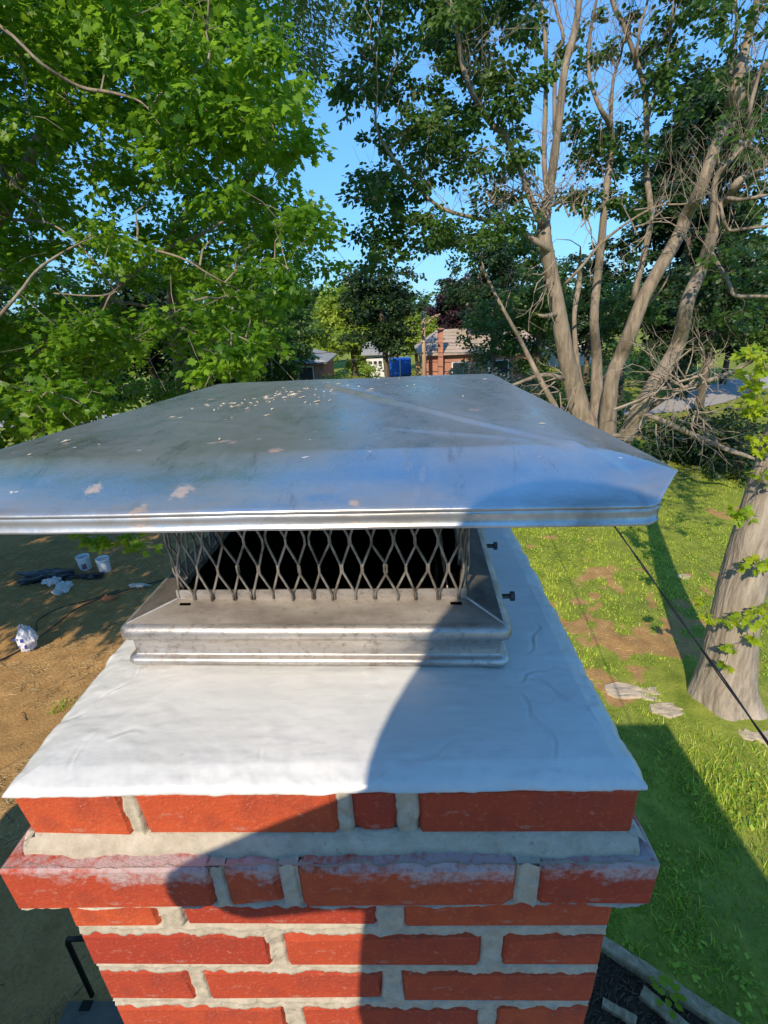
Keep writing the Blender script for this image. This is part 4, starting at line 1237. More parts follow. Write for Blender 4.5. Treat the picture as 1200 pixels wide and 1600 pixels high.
[[3.43,16.2,7.9,0.016],[3.27,16.02,8.02,0.011],[3.19,16.15,8.19,0.008],[3.01,16.01,8.28,0.005]],
[[2.86,16.2,8.02,0.01],[2.66,16.16,8.02,0.007],[2.46,16.04,8.07,0.005],[2.26,15.97,8.06,0.003]],
[[4.3,16.2,7.82,0.042],[3.97,16.05,7.88,0.033],[3.7,16.16,7.94,0.026],[3.41,16.13,7.89,0.02],[3.09,15.94,7.86,0.015],[2.8,15.8,7.96,0.012],[2.58,16.13,8.13,0.009]],
[[4.77,16.2,8.33,0.026],[4.8,16.05,8.44,0.018],[4.86,15.99,8.57,0.012],[4.94,15.93,8.69,0.009]],
[[4.97,16.2,8.47,0.02],[4.92,16.05,8.61,0.014],[5.0,16.06,8.75,0.01],[5.08,16.11,8.91,0.007]],
[[5.41,16.2,9.05,0.009],[5.43,16.2,9.2,0.007],[5.47,16.04,9.29,0.005],[5.57,15.97,9.38,0.003]],
[[4.57,16.2,8.16,0.042],[4.75,16.14,8.32,0.032],[4.89,15.91,8.42,0.025],[5.08,16.01,8.62,0.019],[5.18,15.93,8.81,0.015],[5.29,15.83,8.97,0.011],[5.53,15.95,9.13,0.009]],
[[2.92,15.8,8.35,0.025],[2.9,15.69,8.45,0.018],[2.9,15.64,8.56,0.012],[2.84,15.57,8.66,0.008]],
[[2.75,15.8,8.47,0.02],[2.76,15.93,8.62,0.014],[2.72,15.79,8.71,0.01],[2.66,15.64,8.79,0.007]],
[[2.49,15.8,8.77,0.012],[2.43,15.57,8.84,0.008],[2.43,15.67,8.97,0.006],[2.44,15.7,9.09,0.004]],
[[3.05,15.8,8.2,0.041],[2.89,15.64,8.32,0.031],[2.72,15.57,8.43,0.024],[2.6,15.62,8.59,0.019],[2.49,15.83,8.77,0.015],[2.28,15.49,8.82,0.011],[2.06,15.37,8.83,0.009]],
[[3.27,15.8,8.25,0.02],[3.39,15.72,8.27,0.014],[3.48,15.73,8.36,0.01],[3.52,15.63,8.44,0.007]],
[[3.33,15.8,8.59,0.012],[3.32,15.68,8.68,0.008],[3.28,15.63,8.79,0.006],[3.2,15.53,8.88,0.004]],
[[3.35,15.8,8.77,0.009],[3.48,15.85,8.81,0.006],[3.57,15.69,8.82,0.004],[3.68,15.61,8.84,0.003]],
[[3.19,15.8,7.9,0.041],[3.25,15.8,8.07,0.032],[3.24,15.62,8.22,0.024],[3.26,15.76,8.42,0.019],[3.32,15.75,8.58,0.015],[3.32,15.66,8.74,0.011],[3.29,15.45,8.86,0.009]],
[[2.87,15.8,8.26,0.025],[2.7,15.63,8.21,0.018],[2.57,15.69,8.24,0.012],[2.42,15.55,8.26,0.009]],
[[2.67,15.8,8.32,0.02],[2.5,15.65,8.29,0.014],[2.37,15.64,8.27,0.01],[2.22,15.58,8.25,0.007]],
[[2.46,15.8,8.3,0.015],[2.34,15.87,8.37,0.011],[2.18,15.59,8.37,0.007],[2.07,15.65,8.45,0.005]],
[[2.28,15.8,8.39,0.012],[2.15,15.58,8.27,0.008],[2.04,15.73,8.26,0.006],[1.91,15.68,8.21,0.004]],
[[2.14,15.8,8.54,0.009],[2.09,15.69,8.64,0.006],[2.05,15.67,8.75,0.005],[2.03,15.67,8.86,0.003]],
[[3.04,15.8,8.14,0.041],[2.89,15.96,8.28,0.032],[2.63,15.58,8.29,0.024],[2.43,15.59,8.26,0.019],[2.23,15.47,8.33,0.015],[2.1,15.43,8.47,0.011],[2.0,15.55,8.65,0.009]],
[[2.83,15.8,8.38,0.025],[2.92,15.81,8.46,0.018],[2.98,15.58,8.5,0.012],[3.1,15.61,8.56,0.009]],
[[2.71,15.8,8.53,0.02],[2.79,15.75,8.61,0.014],[2.81,15.6,8.69,0.009],[2.88,15.51,8.75,0.007]],
[[2.57,15.8,8.68,0.015],[2.43,15.73,8.72,0.011],[2.26,15.52,8.69,0.007],[2.14,15.62,8.71,0.005]],
[[2.38,15.8,8.76,0.012],[2.25,15.85,8.75,0.008],[2.1,15.78,8.76,0.006],[1.95,15.68,8.73,0.004]],
[[2.24,15.8,8.9,0.009],[2.1,15.71,8.92,0.006],[1.96,15.54,8.95,0.004],[1.86,15.65,9.04,0.003]],
[[2.9,15.8,8.21,0.041],[2.82,15.76,8.37,0.032],[2.7,15.77,8.53,0.025],[2.54,15.64,8.65,0.019],[2.36,15.67,8.74,0.015],[2.22,15.62,8.87,0.011],[2.07,15.35,8.96,0.009]],
[[3.33,15.8,8.16,0.025],[3.29,15.7,8.27,0.018],[3.31,15.58,8.35,0.012],[3.34,15.66,8.49,0.009]],
[[3.31,15.8,8.67,0.012],[3.29,15.8,8.79,0.008],[3.25,15.69,8.88,0.006],[3.21,15.62,8.98,0.004]],
[[3.24,15.8,8.01,0.041],[3.32,15.73,8.15,0.032],[3.33,15.8,8.34,0.025],[3.33,15.48,8.45,0.019],[3.29,15.72,8.66,0.015],[3.13,15.53,8.77,0.011],[3.02,15.61,8.93,0.009]],
[[3.37,15.8,8.27,0.02],[3.4,15.61,8.34,0.014],[3.47,15.77,8.48,0.01],[3.46,15.63,8.56,0.007]],
[[3.51,15.8,8.39,0.015],[3.48,15.68,8.49,0.011],[3.41,15.64,8.59,0.007],[3.35,15.62,8.7,0.005]],
[[3.65,15.8,8.52,0.012],[3.67,15.63,8.58,0.008],[3.67,15.6,8.69,0.006],[3.7,15.7,8.83,0.004]],
[[3.32,15.8,7.92,0.041],[3.37,15.89,8.11,0.032],[3.33,15.58,8.24,0.024],[3.45,15.52,8.35,0.019],[3.61,15.65,8.49,0.015],[3.65,15.39,8.58,0.011],[3.73,15.46,8.75,0.009]],
[[3.47,15.8,8.4,0.02],[3.49,15.78,8.51,0.014],[3.44,15.52,8.58,0.009],[3.42,15.56,8.7,0.007]],
[[3.61,15.8,8.52,0.015],[3.71,15.68,8.45,0.011],[3.84,15.67,8.46,0.007],[3.92,15.49,8.46,0.005]],
[[3.79,15.8,8.59,0.012],[3.85,15.82,8.7,0.008],[3.83,15.68,8.78,0.006],[3.79,15.59,8.88,0.004]],
[[3.99,15.8,8.6,0.009],[4.12,15.78,8.55,0.006],[4.2,15.59,8.46,0.005],[4.35,15.63,8.45,0.003]],
[[3.12,15.8,8.23,0.041],[3.29,15.68,8.28,0.031],[3.44,15.69,8.38,0.024],[3.56,15.61,8.49,0.019],[3.72,15.48,8.53,0.015],[3.91,15.43,8.53,0.011],[4.12,15.5,8.47,0.009]],
[[3.03,15.8,8.61,0.015],[3.05,15.74,8.71,0.011],[3.07,15.6,8.79,0.007],[3.12,15.57,8.88,0.005]],
[[2.88,15.8,8.95,0.009],[2.91,15.73,9.05,0.006],[2.91,15.56,9.11,0.004],[2.91,15.38,9.18,0.003]],
[[2.74,15.8,8.19,0.041],[2.87,15.6,8.26,0.031],[2.98,15.63,8.41,0.024],[3.0,15.67,8.59,0.019],[2.92,15.68,8.76,0.015],[2.85,15.6,8.91,0.011],[2.83,15.62,9.08,0.009]],
[[3.2,15.8,8.28,0.025],[3.3,15.64,8.29,0.018],[3.43,15.69,8.34,0.012],[3.5,15.39,8.31,0.008]],
[[3.12,15.8,8.45,0.02],[3.11,15.72,8.56,0.014],[3.17,15.69,8.65,0.01],[3.23,15.62,8.72,0.007]],
[[3.13,15.8,8.63,0.015],[2.99,15.69,8.68,0.011],[2.91,15.71,8.78,0.007],[2.82,15.6,8.86,0.005]],
[[3.15,15.8,8.97,0.009],[3.24,15.68,9.0,0.006],[3.32,15.61,9.06,0.004],[3.42,15.59,9.12,0.003]],
[[3.2,15.8,8.1,0.041],[3.21,15.87,8.29,0.032],[3.1,15.68,8.43,0.024],[3.12,15.75,8.62,0.019],[3.14,15.6,8.76,0.015],[3.11,15.55,8.92,0.011],[2.98,15.56,9.06,0.009]],
[[2.97,15.8,8.14,0.025],[3.1,15.77,8.17,0.018],[3.22,15.66,8.12,0.012],[3.35,15.62,8.1,0.009]],
[[3.01,15.8,8.32,0.02],[2.87,15.66,8.37,0.014],[2.76,15.57,8.45,0.01],[2.65,15.6,8.53,0.007]],
[[3.02,15.8,8.5,0.015],[3.14,15.73,8.49,0.011],[3.26,15.66,8.5,0.007],[3.34,15.6,8.57,0.005]],
[[2.91,15.8,8.66,0.012],[2.78,15.83,8.66,0.008],[2.61,15.63,8.63,0.006],[2.45,15.5,8.61,0.004]],
[[2.87,15.8,7.99,0.041],[2.96,15.73,8.13,0.032],[2.99,15.67,8.29,0.025],[2.99,15.64,8.47,0.019],[2.87,15.54,8.61,0.015],[2.75,15.46,8.75,0.011],[2.67,15.48,8.91,0.009]],
[[5.23,15.9,8.06,0.026],[5.27,15.79,8.18,0.018],[5.34,15.66,8.29,0.012],[5.49,15.76,8.42,0.009]],
[[5.18,15.9,8.32,0.02],[5.27,15.85,8.44,0.014],[5.33,15.69,8.53,0.009],[5.43,15.64,8.64,0.007]],
[[5.18,15.9,8.57,0.015],[5.33,15.88,8.65,0.011],[5.34,15.81,8.8,0.007],[5.41,15.64,8.87,0.005]],
[[5.37,15.9,7.81,0.041],[5.23,15.9,8.06,0.032],[5.11,15.69,8.28,0.024],[5.06,15.53,8.5,0.019],[5.0,15.69,8.77,0.015],[4.84,15.58,8.98,0.011],[4.74,15.63,9.23,0.009]],
[[5.82,15.9,7.45,0.026],[5.7,15.77,7.28,0.018],[5.63,15.76,7.11,0.013],[5.56,15.65,6.93,0.009]],
[[5.88,15.9,7.17,0.02],[5.95,15.8,7.0,0.014],[6.14,15.86,6.87,0.01],[6.22,15.73,6.7,0.007]],
[[5.95,15.9,6.9,0.016],[5.8,15.75,6.74,0.011],[5.74,15.8,6.59,0.008],[5.57,15.6,6.43,0.005]],
[[5.92,15.9,6.35,0.01],[6.06,15.94,6.18,0.007],[6.1,15.73,6.0,0.005],[6.28,15.77,5.85,0.003]],
[[5.69,15.9,7.71,0.041],[5.79,15.81,7.44,0.032],[5.87,15.88,7.17,0.025],[5.89,15.72,6.88,0.02],[5.87,15.61,6.6,0.015],[5.85,15.69,6.34,0.012],[5.83,15.48,6.05,0.009]],
[[5.55,15.9,8.27,0.025],[5.71,15.89,8.35,0.018],[5.82,15.82,8.44,0.012],[5.9,15.69,8.53,0.009]],
[[5.55,15.9,8.53,0.02],[5.49,15.94,8.7,0.014],[5.38,15.74,8.83,0.009],[5.33,15.67,8.98,0.007]],
[[5.34,15.9,9.01,0.012],[5.17,15.92,9.11,0.008],[4.97,15.82,9.19,0.006],[4.84,15.63,9.3,0.004]],
[[5.22,15.9,9.25,0.009],[5.33,15.95,9.39,0.006],[5.35,15.84,9.51,0.004],[5.39,15.71,9.61,0.003]],
[[5.48,15.9,8.03,0.041],[5.57,15.95,8.28,0.032],[5.51,15.78,8.5,0.024],[5.43,15.7,8.74,0.019],[5.29,15.76,8.98,0.015],[5.12,15.57,9.17,0.011],[4.9,15.67,9.34,0.009]],
[[4.92,15.9,8.26,0.02],[4.95,15.79,8.39,0.014],[4.97,15.64,8.51,0.009],[5.02,15.65,8.67,0.007]],
[[4.75,15.9,8.49,0.015],[4.52,15.8,8.5,0.011],[4.33,15.8,8.57,0.007],[4.13,15.76,8.64,0.005]],
[[4.54,15.9,8.69,0.012],[4.3,15.77,8.69,0.008],[4.11,15.79,8.71,0.006],[3.91,15.77,8.68,0.004]],
[[5.17,15.9,7.76,0.041],[5.02,15.91,8.01,0.032],[4.92,15.91,8.26,0.025],[4.68,15.67,8.45,0.019],[4.48,15.69,8.65,0.015],[4.27,15.59,8.84,0.011],[4.13,15.52,9.06,0.009]],
[[5.6,15.9,7.74,0.026],[5.49,15.86,7.59,0.018],[5.37,15.77,7.43,0.013],[5.25,15.68,7.28,0.009]],
[[6.24,15.9,6.74,0.01],[6.12,15.86,6.6,0.007],[5.96,15.65,6.42,0.005],[5.9,15.73,6.27,0.003]],
[[5.52,15.9,8.0,0.041],[5.58,15.84,7.73,0.032],[5.68,15.88,7.47,0.025],[5.86,15.82,7.23,0.02],[6.08,15.86,7.0,0.016],[6.15,15.67,6.73,0.012],[6.31,15.56,6.48,0.009]],
[[5.7,15.9,7.7,0.026],[5.57,15.64,7.84,0.018],[5.56,15.73,8.02,0.012],[5.5,15.78,8.2,0.009]],
[[5.89,15.9,7.88,0.02],[6.01,15.89,7.99,0.014],[6.07,15.71,8.08,0.01],[6.16,15.74,8.23,0.007]],
[[6.31,15.9,8.18,0.012],[6.34,15.95,8.36,0.008],[6.26,15.88,8.51,0.006],[6.02,15.61,8.6,0.004]],
[[5.52,15.9,7.5,0.042],[5.67,15.82,7.69,0.032],[5.9,15.93,7.88,0.025],[6.02,15.76,8.03,0.019],[6.17,15.53,8.12,0.015],[6.58,15.85,8.17,0.012],[6.81,15.68,8.15,0.009]],
[[5.27,15.9,8.15,0.025],[5.44,16.0,8.27,0.018],[5.51,15.71,8.3,0.012],[5.68,15.76,8.39,0.009]],
[[5.27,15.9,8.4,0.02],[5.14,15.91,8.55,0.014],[4.91,15.68,8.61,0.009],[4.77,15.8,8.74,0.007]],
[[5.53,15.9,8.81,0.012],[5.67,15.82,8.68,0.008],[5.75,15.75,8.52,0.006],[5.87,15.67,8.38,0.004]],
[[5.27,15.9,7.89,0.041],[5.3,15.98,8.16,0.032],[5.23,15.75,8.38,0.024],[5.29,15.74,8.61,0.019],[5.47,15.73,8.78,0.015],[5.48,15.61,8.98,0.011],[5.53,15.59,9.2,0.009]],
[[4.26,16.0,5.31,0.013],[4.02,15.82,5.34,0.009],[3.84,15.86,5.39,0.006],[3.62,15.77,5.42,0.004]],
[[4.24,16.0,5.04,0.01],[4.36,15.81,4.93,0.007],[4.57,15.94,4.83,0.005],[4.73,15.87,4.72,0.004]],
[[4.6,16.0,6.26,0.043],[4.39,15.91,6.08,0.034],[4.27,15.73,5.83,0.026],[4.33,15.98,5.57,0.021],[4.21,15.81,5.32,0.016],[4.16,15.68,5.05,0.013],[4.16,15.61,4.78,0.01]],
[[4.23,16.0,6.36,0.016],[4.1,15.99,6.24,0.012],[3.92,15.89,6.15,0.008],[3.79,15.76,6.01,0.006]],
[[3.69,16.0,6.42,0.01],[3.51,15.92,6.34,0.007],[3.34,15.86,6.25,0.005],[3.22,15.77,6.11,0.003]],
[[4.89,16.0,6.67,0.043],[4.68,15.82,6.46,0.033],[4.47,15.81,6.31,0.026],[4.21,15.91,6.35,0.02],[3.9,15.75,6.3,0.016],[3.61,15.67,6.41,0.012],[3.35,15.76,6.46,0.01]],
[[4.17,16.0,6.47,0.027],[3.97,15.87,6.56,0.019],[3.82,15.93,6.66,0.013],[3.67,15.83,6.79,0.009]],
[[3.99,16.0,6.29,0.021],[3.82,15.91,6.41,0.015],[3.64,15.93,6.48,0.01],[3.44,15.84,6.51,0.007]],
[[3.82,16.0,6.1,0.017],[3.67,15.74,5.95,0.011],[3.51,15.83,5.92,0.008],[3.29,15.72,5.89,0.006]],
[[4.42,16.0,6.58,0.043],[4.1,15.7,6.46,0.033],[3.99,15.99,6.29,0.026],[3.78,15.85,6.1,0.021],[3.59,15.8,5.91,0.016],[3.5,15.78,5.66,0.013],[3.41,15.6,5.41,0.01]],
[[4.73,16.0,6.05,0.027],[4.52,15.87,5.98,0.019],[4.33,15.72,5.9,0.013],[4.31,15.9,5.74,0.009]],
[[4.1,16.0,5.23,0.01],[3.89,15.94,5.27,0.007],[3.73,15.84,5.42,0.005],[3.66,15.82,5.59,0.003]],
[[4.83,16.0,6.28,0.043],[4.66,15.77,6.05,0.034],[4.63,16.08,5.83,0.027],[4.47,15.88,5.59,0.021],[4.28,15.96,5.42,0.016],[4.04,15.77,5.24,0.013],[3.8,15.85,5.14,0.01]],
[[4.71,16.0,5.94,0.027],[4.88,16.0,5.83,0.019],[4.96,15.77,5.7,0.013],[5.07,15.87,5.53,0.009]],
[[4.63,16.0,5.7,0.021],[4.57,15.8,5.52,0.015],[4.5,15.75,5.36,0.01],[4.45,15.88,5.2,0.007]],
[[4.72,16.0,6.2,0.043],[4.68,15.91,5.94,0.034],[4.63,15.99,5.7,0.027],[4.45,15.92,5.49,0.021],[4.26,15.72,5.27,0.016],[4.23,15.93,5.01,0.013],[4.15,15.59,4.75,0.01]],
[[4.88,16.0,5.98,0.027],[4.86,15.9,5.8,0.019],[4.93,15.97,5.62,0.013],[4.92,15.75,5.45,0.009]],
[[4.91,16.0,5.2,0.013],[4.76,15.69,5.04,0.009],[4.7,15.84,4.9,0.006],[4.68,15.84,4.71,0.005]],
[[4.85,16.0,6.24,0.043],[4.86,15.94,5.98,0.034],[4.72,15.83,5.74,0.026],[4.75,15.77,5.47,0.021],[4.91,16.0,5.2,0.016],[4.96,15.75,4.95,0.013],[5.05,15.76,4.67,0.01]],
[[5.37,15.9,3.44,0.029],[5.23,15.89,3.45,0.02],[5.04,15.71,3.47,0.014],[4.92,15.73,3.45,0.01]],
[[5.0,15.9,3.65,0.017],[4.94,15.92,3.77,0.012],[4.8,15.72,3.91,0.008],[4.67,15.68,3.97,0.006]],
[[4.8,15.9,3.7,0.014],[4.77,15.88,3.83,0.009],[4.76,15.67,3.97,0.007],[4.88,15.8,4.05,0.005]],
[[5.5,15.9,3.27,0.046],[5.34,15.8,3.45,0.036],[5.2,15.91,3.56,0.028],[5.0,15.88,3.66,0.022],[4.71,15.6,3.73,0.017],[4.58,15.74,3.83,0.013],[4.41,15.63,4.0,0.01]],
[[4.97,15.9,3.05,0.023],[4.88,15.91,2.96,0.016],[4.76,15.9,2.89,0.011],[4.62,15.66,2.83,0.008]],
[[4.63,15.9,3.31,0.014],[4.48,15.86,3.37,0.01],[4.34,15.82,3.43,0.007],[4.23,15.81,3.52,0.005]],
[[5.35,15.9,2.86,0.047],[5.14,15.8,3.01,0.036],[4.96,15.88,3.05,0.028],[4.78,15.87,3.16,0.022],[4.57,15.69,3.34,0.017],[4.43,15.73,3.49,0.013],[4.28,15.65,3.66,0.01]],
[[5.45,15.9,2.4,0.023],[5.55,15.86,2.3,0.016],[5.61,15.72,2.23,0.011],[5.7,15.63,2.16,0.008]],
[[5.48,15.9,2.19,0.018],[5.61,15.97,2.06,0.013],[5.6,15.6,2.04,0.009],[5.81,15.82,1.95,0.006]],
[[5.37,15.9,2.81,0.047],[5.41,15.87,2.61,0.037],[5.4,15.75,2.43,0.029],[5.43,15.75,2.22,0.022],[5.51,15.61,2.06,0.017],[5.5,15.67,1.85,0.014],[5.59,15.75,1.61,0.011]],
[[4.72,15.9,2.77,0.018],[4.7,15.85,2.64,0.013],[4.79,15.86,2.52,0.009],[4.83,15.66,2.45,0.006]],
[[4.52,15.9,2.72,0.014],[4.45,15.8,2.61,0.01],[4.3,15.64,2.57,0.007],[4.23,15.74,2.46,0.005]],
[[5.32,15.9,2.84,0.047],[5.13,15.93,2.81,0.037],[4.91,15.89,2.82,0.029],[4.72,15.91,2.77,0.022],[4.43,15.58,2.78,0.017],[4.31,15.81,2.67,0.014],[4.05,15.6,2.74,0.01]],
[[4.32,15.9,2.79,0.011],[4.19,15.89,2.84,0.008],[4.03,15.81,2.89,0.005],[3.85,15.65,2.94,0.004]],
[[5.18,15.9,3.16,0.047],[5.01,15.81,3.05,0.036],[4.83,15.8,2.96,0.028],[4.67,15.68,2.84,0.022],[4.45,15.63,2.85,0.017],[4.26,15.66,2.83,0.013],[4.02,15.5,2.83,0.01]],
[[4.64,15.9,3.08,0.018],[4.54,15.82,2.99,0.012],[4.42,15.78,2.93,0.009],[4.34,15.91,2.84,0.006]],
[[5.2,15.9,3.27,0.046],[5.03,15.96,3.21,0.036],[4.83,15.93,3.15,0.028],[4.61,15.82,3.1,0.022],[4.42,15.86,3.09,0.017],[4.17,15.68,3.09,0.013],[3.99,15.65,3.21,0.01]],
[[5.81,15.9,2.83,0.029],[5.85,15.81,2.71,0.02],[5.94,15.81,2.6,0.014],[5.99,15.69,2.51,0.01]],
[[5.76,15.9,2.63,0.023],[5.58,15.74,2.63,0.016],[5.47,15.81,2.61,0.011],[5.26,15.6,2.65,0.008]],
[[5.7,15.9,2.45,0.018],[5.72,15.78,2.34,0.013],[5.85,15.93,2.18,0.009],[5.87,15.68,2.13,0.006]],
[[5.65,15.9,2.25,0.014],[5.52,15.83,2.19,0.01],[5.42,15.75,2.09,0.007],[5.27,15.71,2.11,0.005]],
[[5.9,15.9,3.0,0.047],[5.82,15.92,2.82,0.037],[5.74,15.82,2.65,0.029],[5.63,15.7,2.49,0.022],[5.55,15.62,2.31,0.017],[5.37,15.42,2.2,0.013],[5.32,15.7,2.0,0.011]],
[[6.45,15.5,7.99,0.015],[6.44,15.48,8.17,0.011],[6.29,15.28,8.32,0.007],[6.23,15.36,8.51,0.005]],
[[6.35,15.5,8.27,0.012],[6.12,15.47,8.27,0.008],[5.88,15.36,8.25,0.006],[5.64,15.3,8.23,0.004]],
[[6.99,15.5,7.2,0.041],[6.82,15.51,7.48,0.032],[6.63,15.5,7.73,0.024],[6.43,15.47,7.99,0.019],[6.2,15.13,8.21,0.014],[6.08,15.2,8.47,0.011],[5.95,15.19,8.73,0.009]],
[[7.58,15.5,7.75,0.019],[7.63,15.46,7.91,0.014],[7.7,15.43,8.05,0.009],[7.78,15.26,8.11,0.006]],
[[7.58,15.5,8.25,0.012],[7.67,15.51,8.4,0.008],[7.83,15.54,8.51,0.006],[7.88,15.36,8.58,0.004]],
[[7.27,15.5,7.33,0.04],[7.35,15.46,7.58,0.031],[7.59,15.51,7.75,0.024],[7.57,15.2,7.93,0.018],[7.47,15.28,8.21,0.014],[7.45,15.32,8.49,0.011],[7.34,15.12,8.71,0.009]],
[[7.52,15.5,7.48,0.02],[7.67,15.46,7.56,0.014],[7.77,15.23,7.54,0.009],[7.97,15.36,7.68,0.007]],
[[7.85,15.5,7.46,0.015],[7.94,15.43,7.57,0.011],[8.07,15.37,7.66,0.007],[8.18,15.21,7.68,0.005]],
[[8.16,15.5,7.32,0.012],[8.29,15.53,7.14,0.008],[8.39,15.43,6.96,0.006],[8.54,15.41,6.8,0.004]],
[[6.9,15.5,7.39,0.04],[7.28,15.67,7.48,0.032],[7.41,15.27,7.46,0.024],[7.71,15.22,7.42,0.019],[8.08,15.35,7.3,0.015],[8.25,15.22,7.05,0.012],[8.39,15.11,6.78,0.009]],
[[7.13,15.5,7.83,0.025],[7.24,15.38,7.9,0.017],[7.34,15.24,7.97,0.012],[7.51,15.27,8.06,0.008]],
[[7.7,15.5,7.53,0.015],[7.82,15.31,7.41,0.011],[8.03,15.38,7.28,0.007],[8.23,15.36,7.19,0.005]],
[[8.01,15.5,7.37,0.012],[8.13,15.38,7.21,0.008],[8.19,15.17,7.04,0.006],[8.51,15.43,6.93,0.004]],
[[8.34,15.5,7.3,0.009],[8.45,15.42,7.12,0.007],[8.67,15.44,7.02,0.005],[8.75,15.22,6.88,0.003]],
[[6.82,15.5,7.8,0.04],[7.2,15.65,7.85,0.031],[7.35,15.26,7.72,0.024],[7.64,15.38,7.51,0.019],[7.88,15.24,7.34,0.015],[8.23,15.28,7.27,0.012],[8.54,15.26,7.26,0.009]],
[[7.34,15.5,7.56,0.025],[7.53,15.46,7.56,0.018],[7.71,15.4,7.57,0.012],[7.92,15.39,7.54,0.009]],
[[7.36,15.5,7.83,0.019],[7.54,15.52,7.92,0.014],[7.61,15.45,8.04,0.009],[7.67,15.29,8.13,0.007]],
[[7.44,15.5,8.08,0.015],[7.62,15.45,8.1,0.01],[7.77,15.33,8.1,0.007],[7.99,15.36,8.11,0.005]],
[[7.46,15.5,8.35,0.012],[7.31,15.49,8.5,0.008],[7.1,15.37,8.62,0.006],[6.86,15.29,8.67,0.004]],
[[7.52,15.5,8.6,0.009],[7.33,15.39,8.73,0.006],[7.23,15.37,8.9,0.004],[7.19,15.24,9.03,0.003]],
[[7.09,15.5,7.41,0.04],[7.27,15.35,7.54,0.031],[7.37,15.53,7.83,0.024],[7.42,15.44,8.07,0.019],[7.32,15.22,8.3,0.014],[7.45,15.36,8.57,0.011],[7.55,15.22,8.74,0.009]],
[[7.31,15.5,7.25,0.025],[7.09,15.32,7.11,0.018],[6.91,15.3,7.02,0.012],[6.78,15.41,6.95,0.009]],
[[7.14,15.5,7.04,0.02],[6.88,15.38,7.0,0.014],[6.72,15.38,6.89,0.01],[6.42,15.11,6.8,0.007]],
[[6.94,15.5,6.84,0.016],[6.67,15.31,6.94,0.011],[6.55,15.46,7.1,0.008],[6.29,15.32,7.19,0.005]],
[[6.69,15.5,6.68,0.012],[6.7,15.36,6.47,0.009],[6.65,15.26,6.26,0.006],[6.82,15.4,6.08,0.004]],
[[7.36,15.5,7.52,0.04],[7.38,15.66,7.27,0.032],[7.17,15.58,7.04,0.025],[6.9,15.41,6.83,0.019],[6.64,15.37,6.67,0.015],[6.43,15.08,6.38,0.012],[6.3,15.12,6.14,0.009]],
],
}
# ================================================================== BRICK CHIMNEY
ZT = 5.2
INCH = .0254
X0 = -10.8*INCH
CW, CD = 21.6*INCH, 37*INCH           # width, depth of the shaft
PZ, BH = .0715, .0572                 # course pitch, brick height

def brick_material(name):
    t = NT(name)
    r = t.objrand()
    n1 = t.noise(28, 6, .65); n2 = t.noise(190, 3, .6)
    c = t.mix(r, (.38, .046, .020), (.56, .096, .028))
    c = t.mix(t.ramp(n1, .35, .7, 0, .6), c, (.30, .042, .024))
    n3 = t.noise(11, 5, .7); c = t.mix(t.ramp(n3, .56, .70, 0, .45), c, (.22, .045, .03))
    n4 = t.noise(46, 6, .75, t.map((1, 1, 2)), .8); c = t.mix(t.ramp(n4, .60, .72, 0, .55), c, (.58, .36, .27))
    c = t.mix(t.ramp(n2, .56, .74, 0, .35), c, (.62, .25, .14))
    sp = t.noise(330, 2, .5)
    c = t.mix(t.ramp(sp, .75, .79, 0, .6), c, (.7, .52, .42))
    t.base(c, .82, 0, .25)
    t.bump(t.math('ADD', t.math('MULTIPLY', t.noise(60, 6, .75), 1.6), t.noise(300, 4, .7)), .55, .003)
    return t
BR = brick_material('red_brick').m
# brick of the projecting course: cement smears near its upper edge
t = brick_material('smeared_brick')
sx = t.new('ShaderNodeSeparateXYZ'); t.l.new(t.tc.outputs['Object'], sx.inputs[0])
m1 = t.noise(16, 5, .7, t.map((1, 1, 2.2)))
m2 = t.noise(150, 3, .6)
edge = t.ramp(sx.outputs['Z'], -.006, .030)
m3 = t.noise(5.5, 4, .7)
mask = t.math('ADD', t.math('ADD', t.math('MULTIPLY', edge, .36), t.math('MULTIPLY', m3, .66)), t.math('ADD', t.math('MULTIPLY', m1, .55), t.math('MULTIPLY', m2, .40)))
mask = t.ramp(mask, 1.03, 1.20, 0, .7)
old = t.b.inputs['Base Color'].links[0].from_socket
t.l.new(t.mix(mask, old, (.50, .46, .44)), t.b.inputs['Base Color'])
BRS = t.m
t = brick_material('painted_edge_brick')
sx = t.new('ShaderNodeSeparateXYZ'); t.l.new(t.tc.outputs['Object'], sx.inputs[0])
mk = t.math('ADD', t.ramp(sx.outputs['Z'], -.002, .030, 0, .5), t.math('ADD', t.math('MULTIPLY', t.noise(21, 5, .7, t.map((1, 1, 2))), .7), t.math('MULTIPLY', t.noise(150, 3, .6), .22)))
old = t.b.inputs['Base Color'].links[0].from_socket
t.l.new(t.mix(t.ramp(mk, .93, 1.02, 0, .85), old, (.60, .57, .54)), t.b.inputs['Base Color'])
BR1 = t.m
t = NT('lime_mortar')
n = t.noise(60, 6, .7); n2 = t.noise(7, 4)
c = t.mix(t.ramp(n, .3, .7), (.36, .31, .225), (.53, .475, .37))
c = t.mix(t.ramp(n2, .55, .75, 0, .6), c, (.32, .30, .26))
c = t.mix(t.ramp(t.noise(140, 3, .6), .62, .72, 0, .6), c, (.20, .17, .13))
t.base(c, .95, 0, .1); t.bump(n, .6, .004)
MORTAR = t.m

chim = thing('brick_chimney', (0, CD/2, 0), 'red brick chimney with pale cement crown and stepped-out brick course', 'chimney')

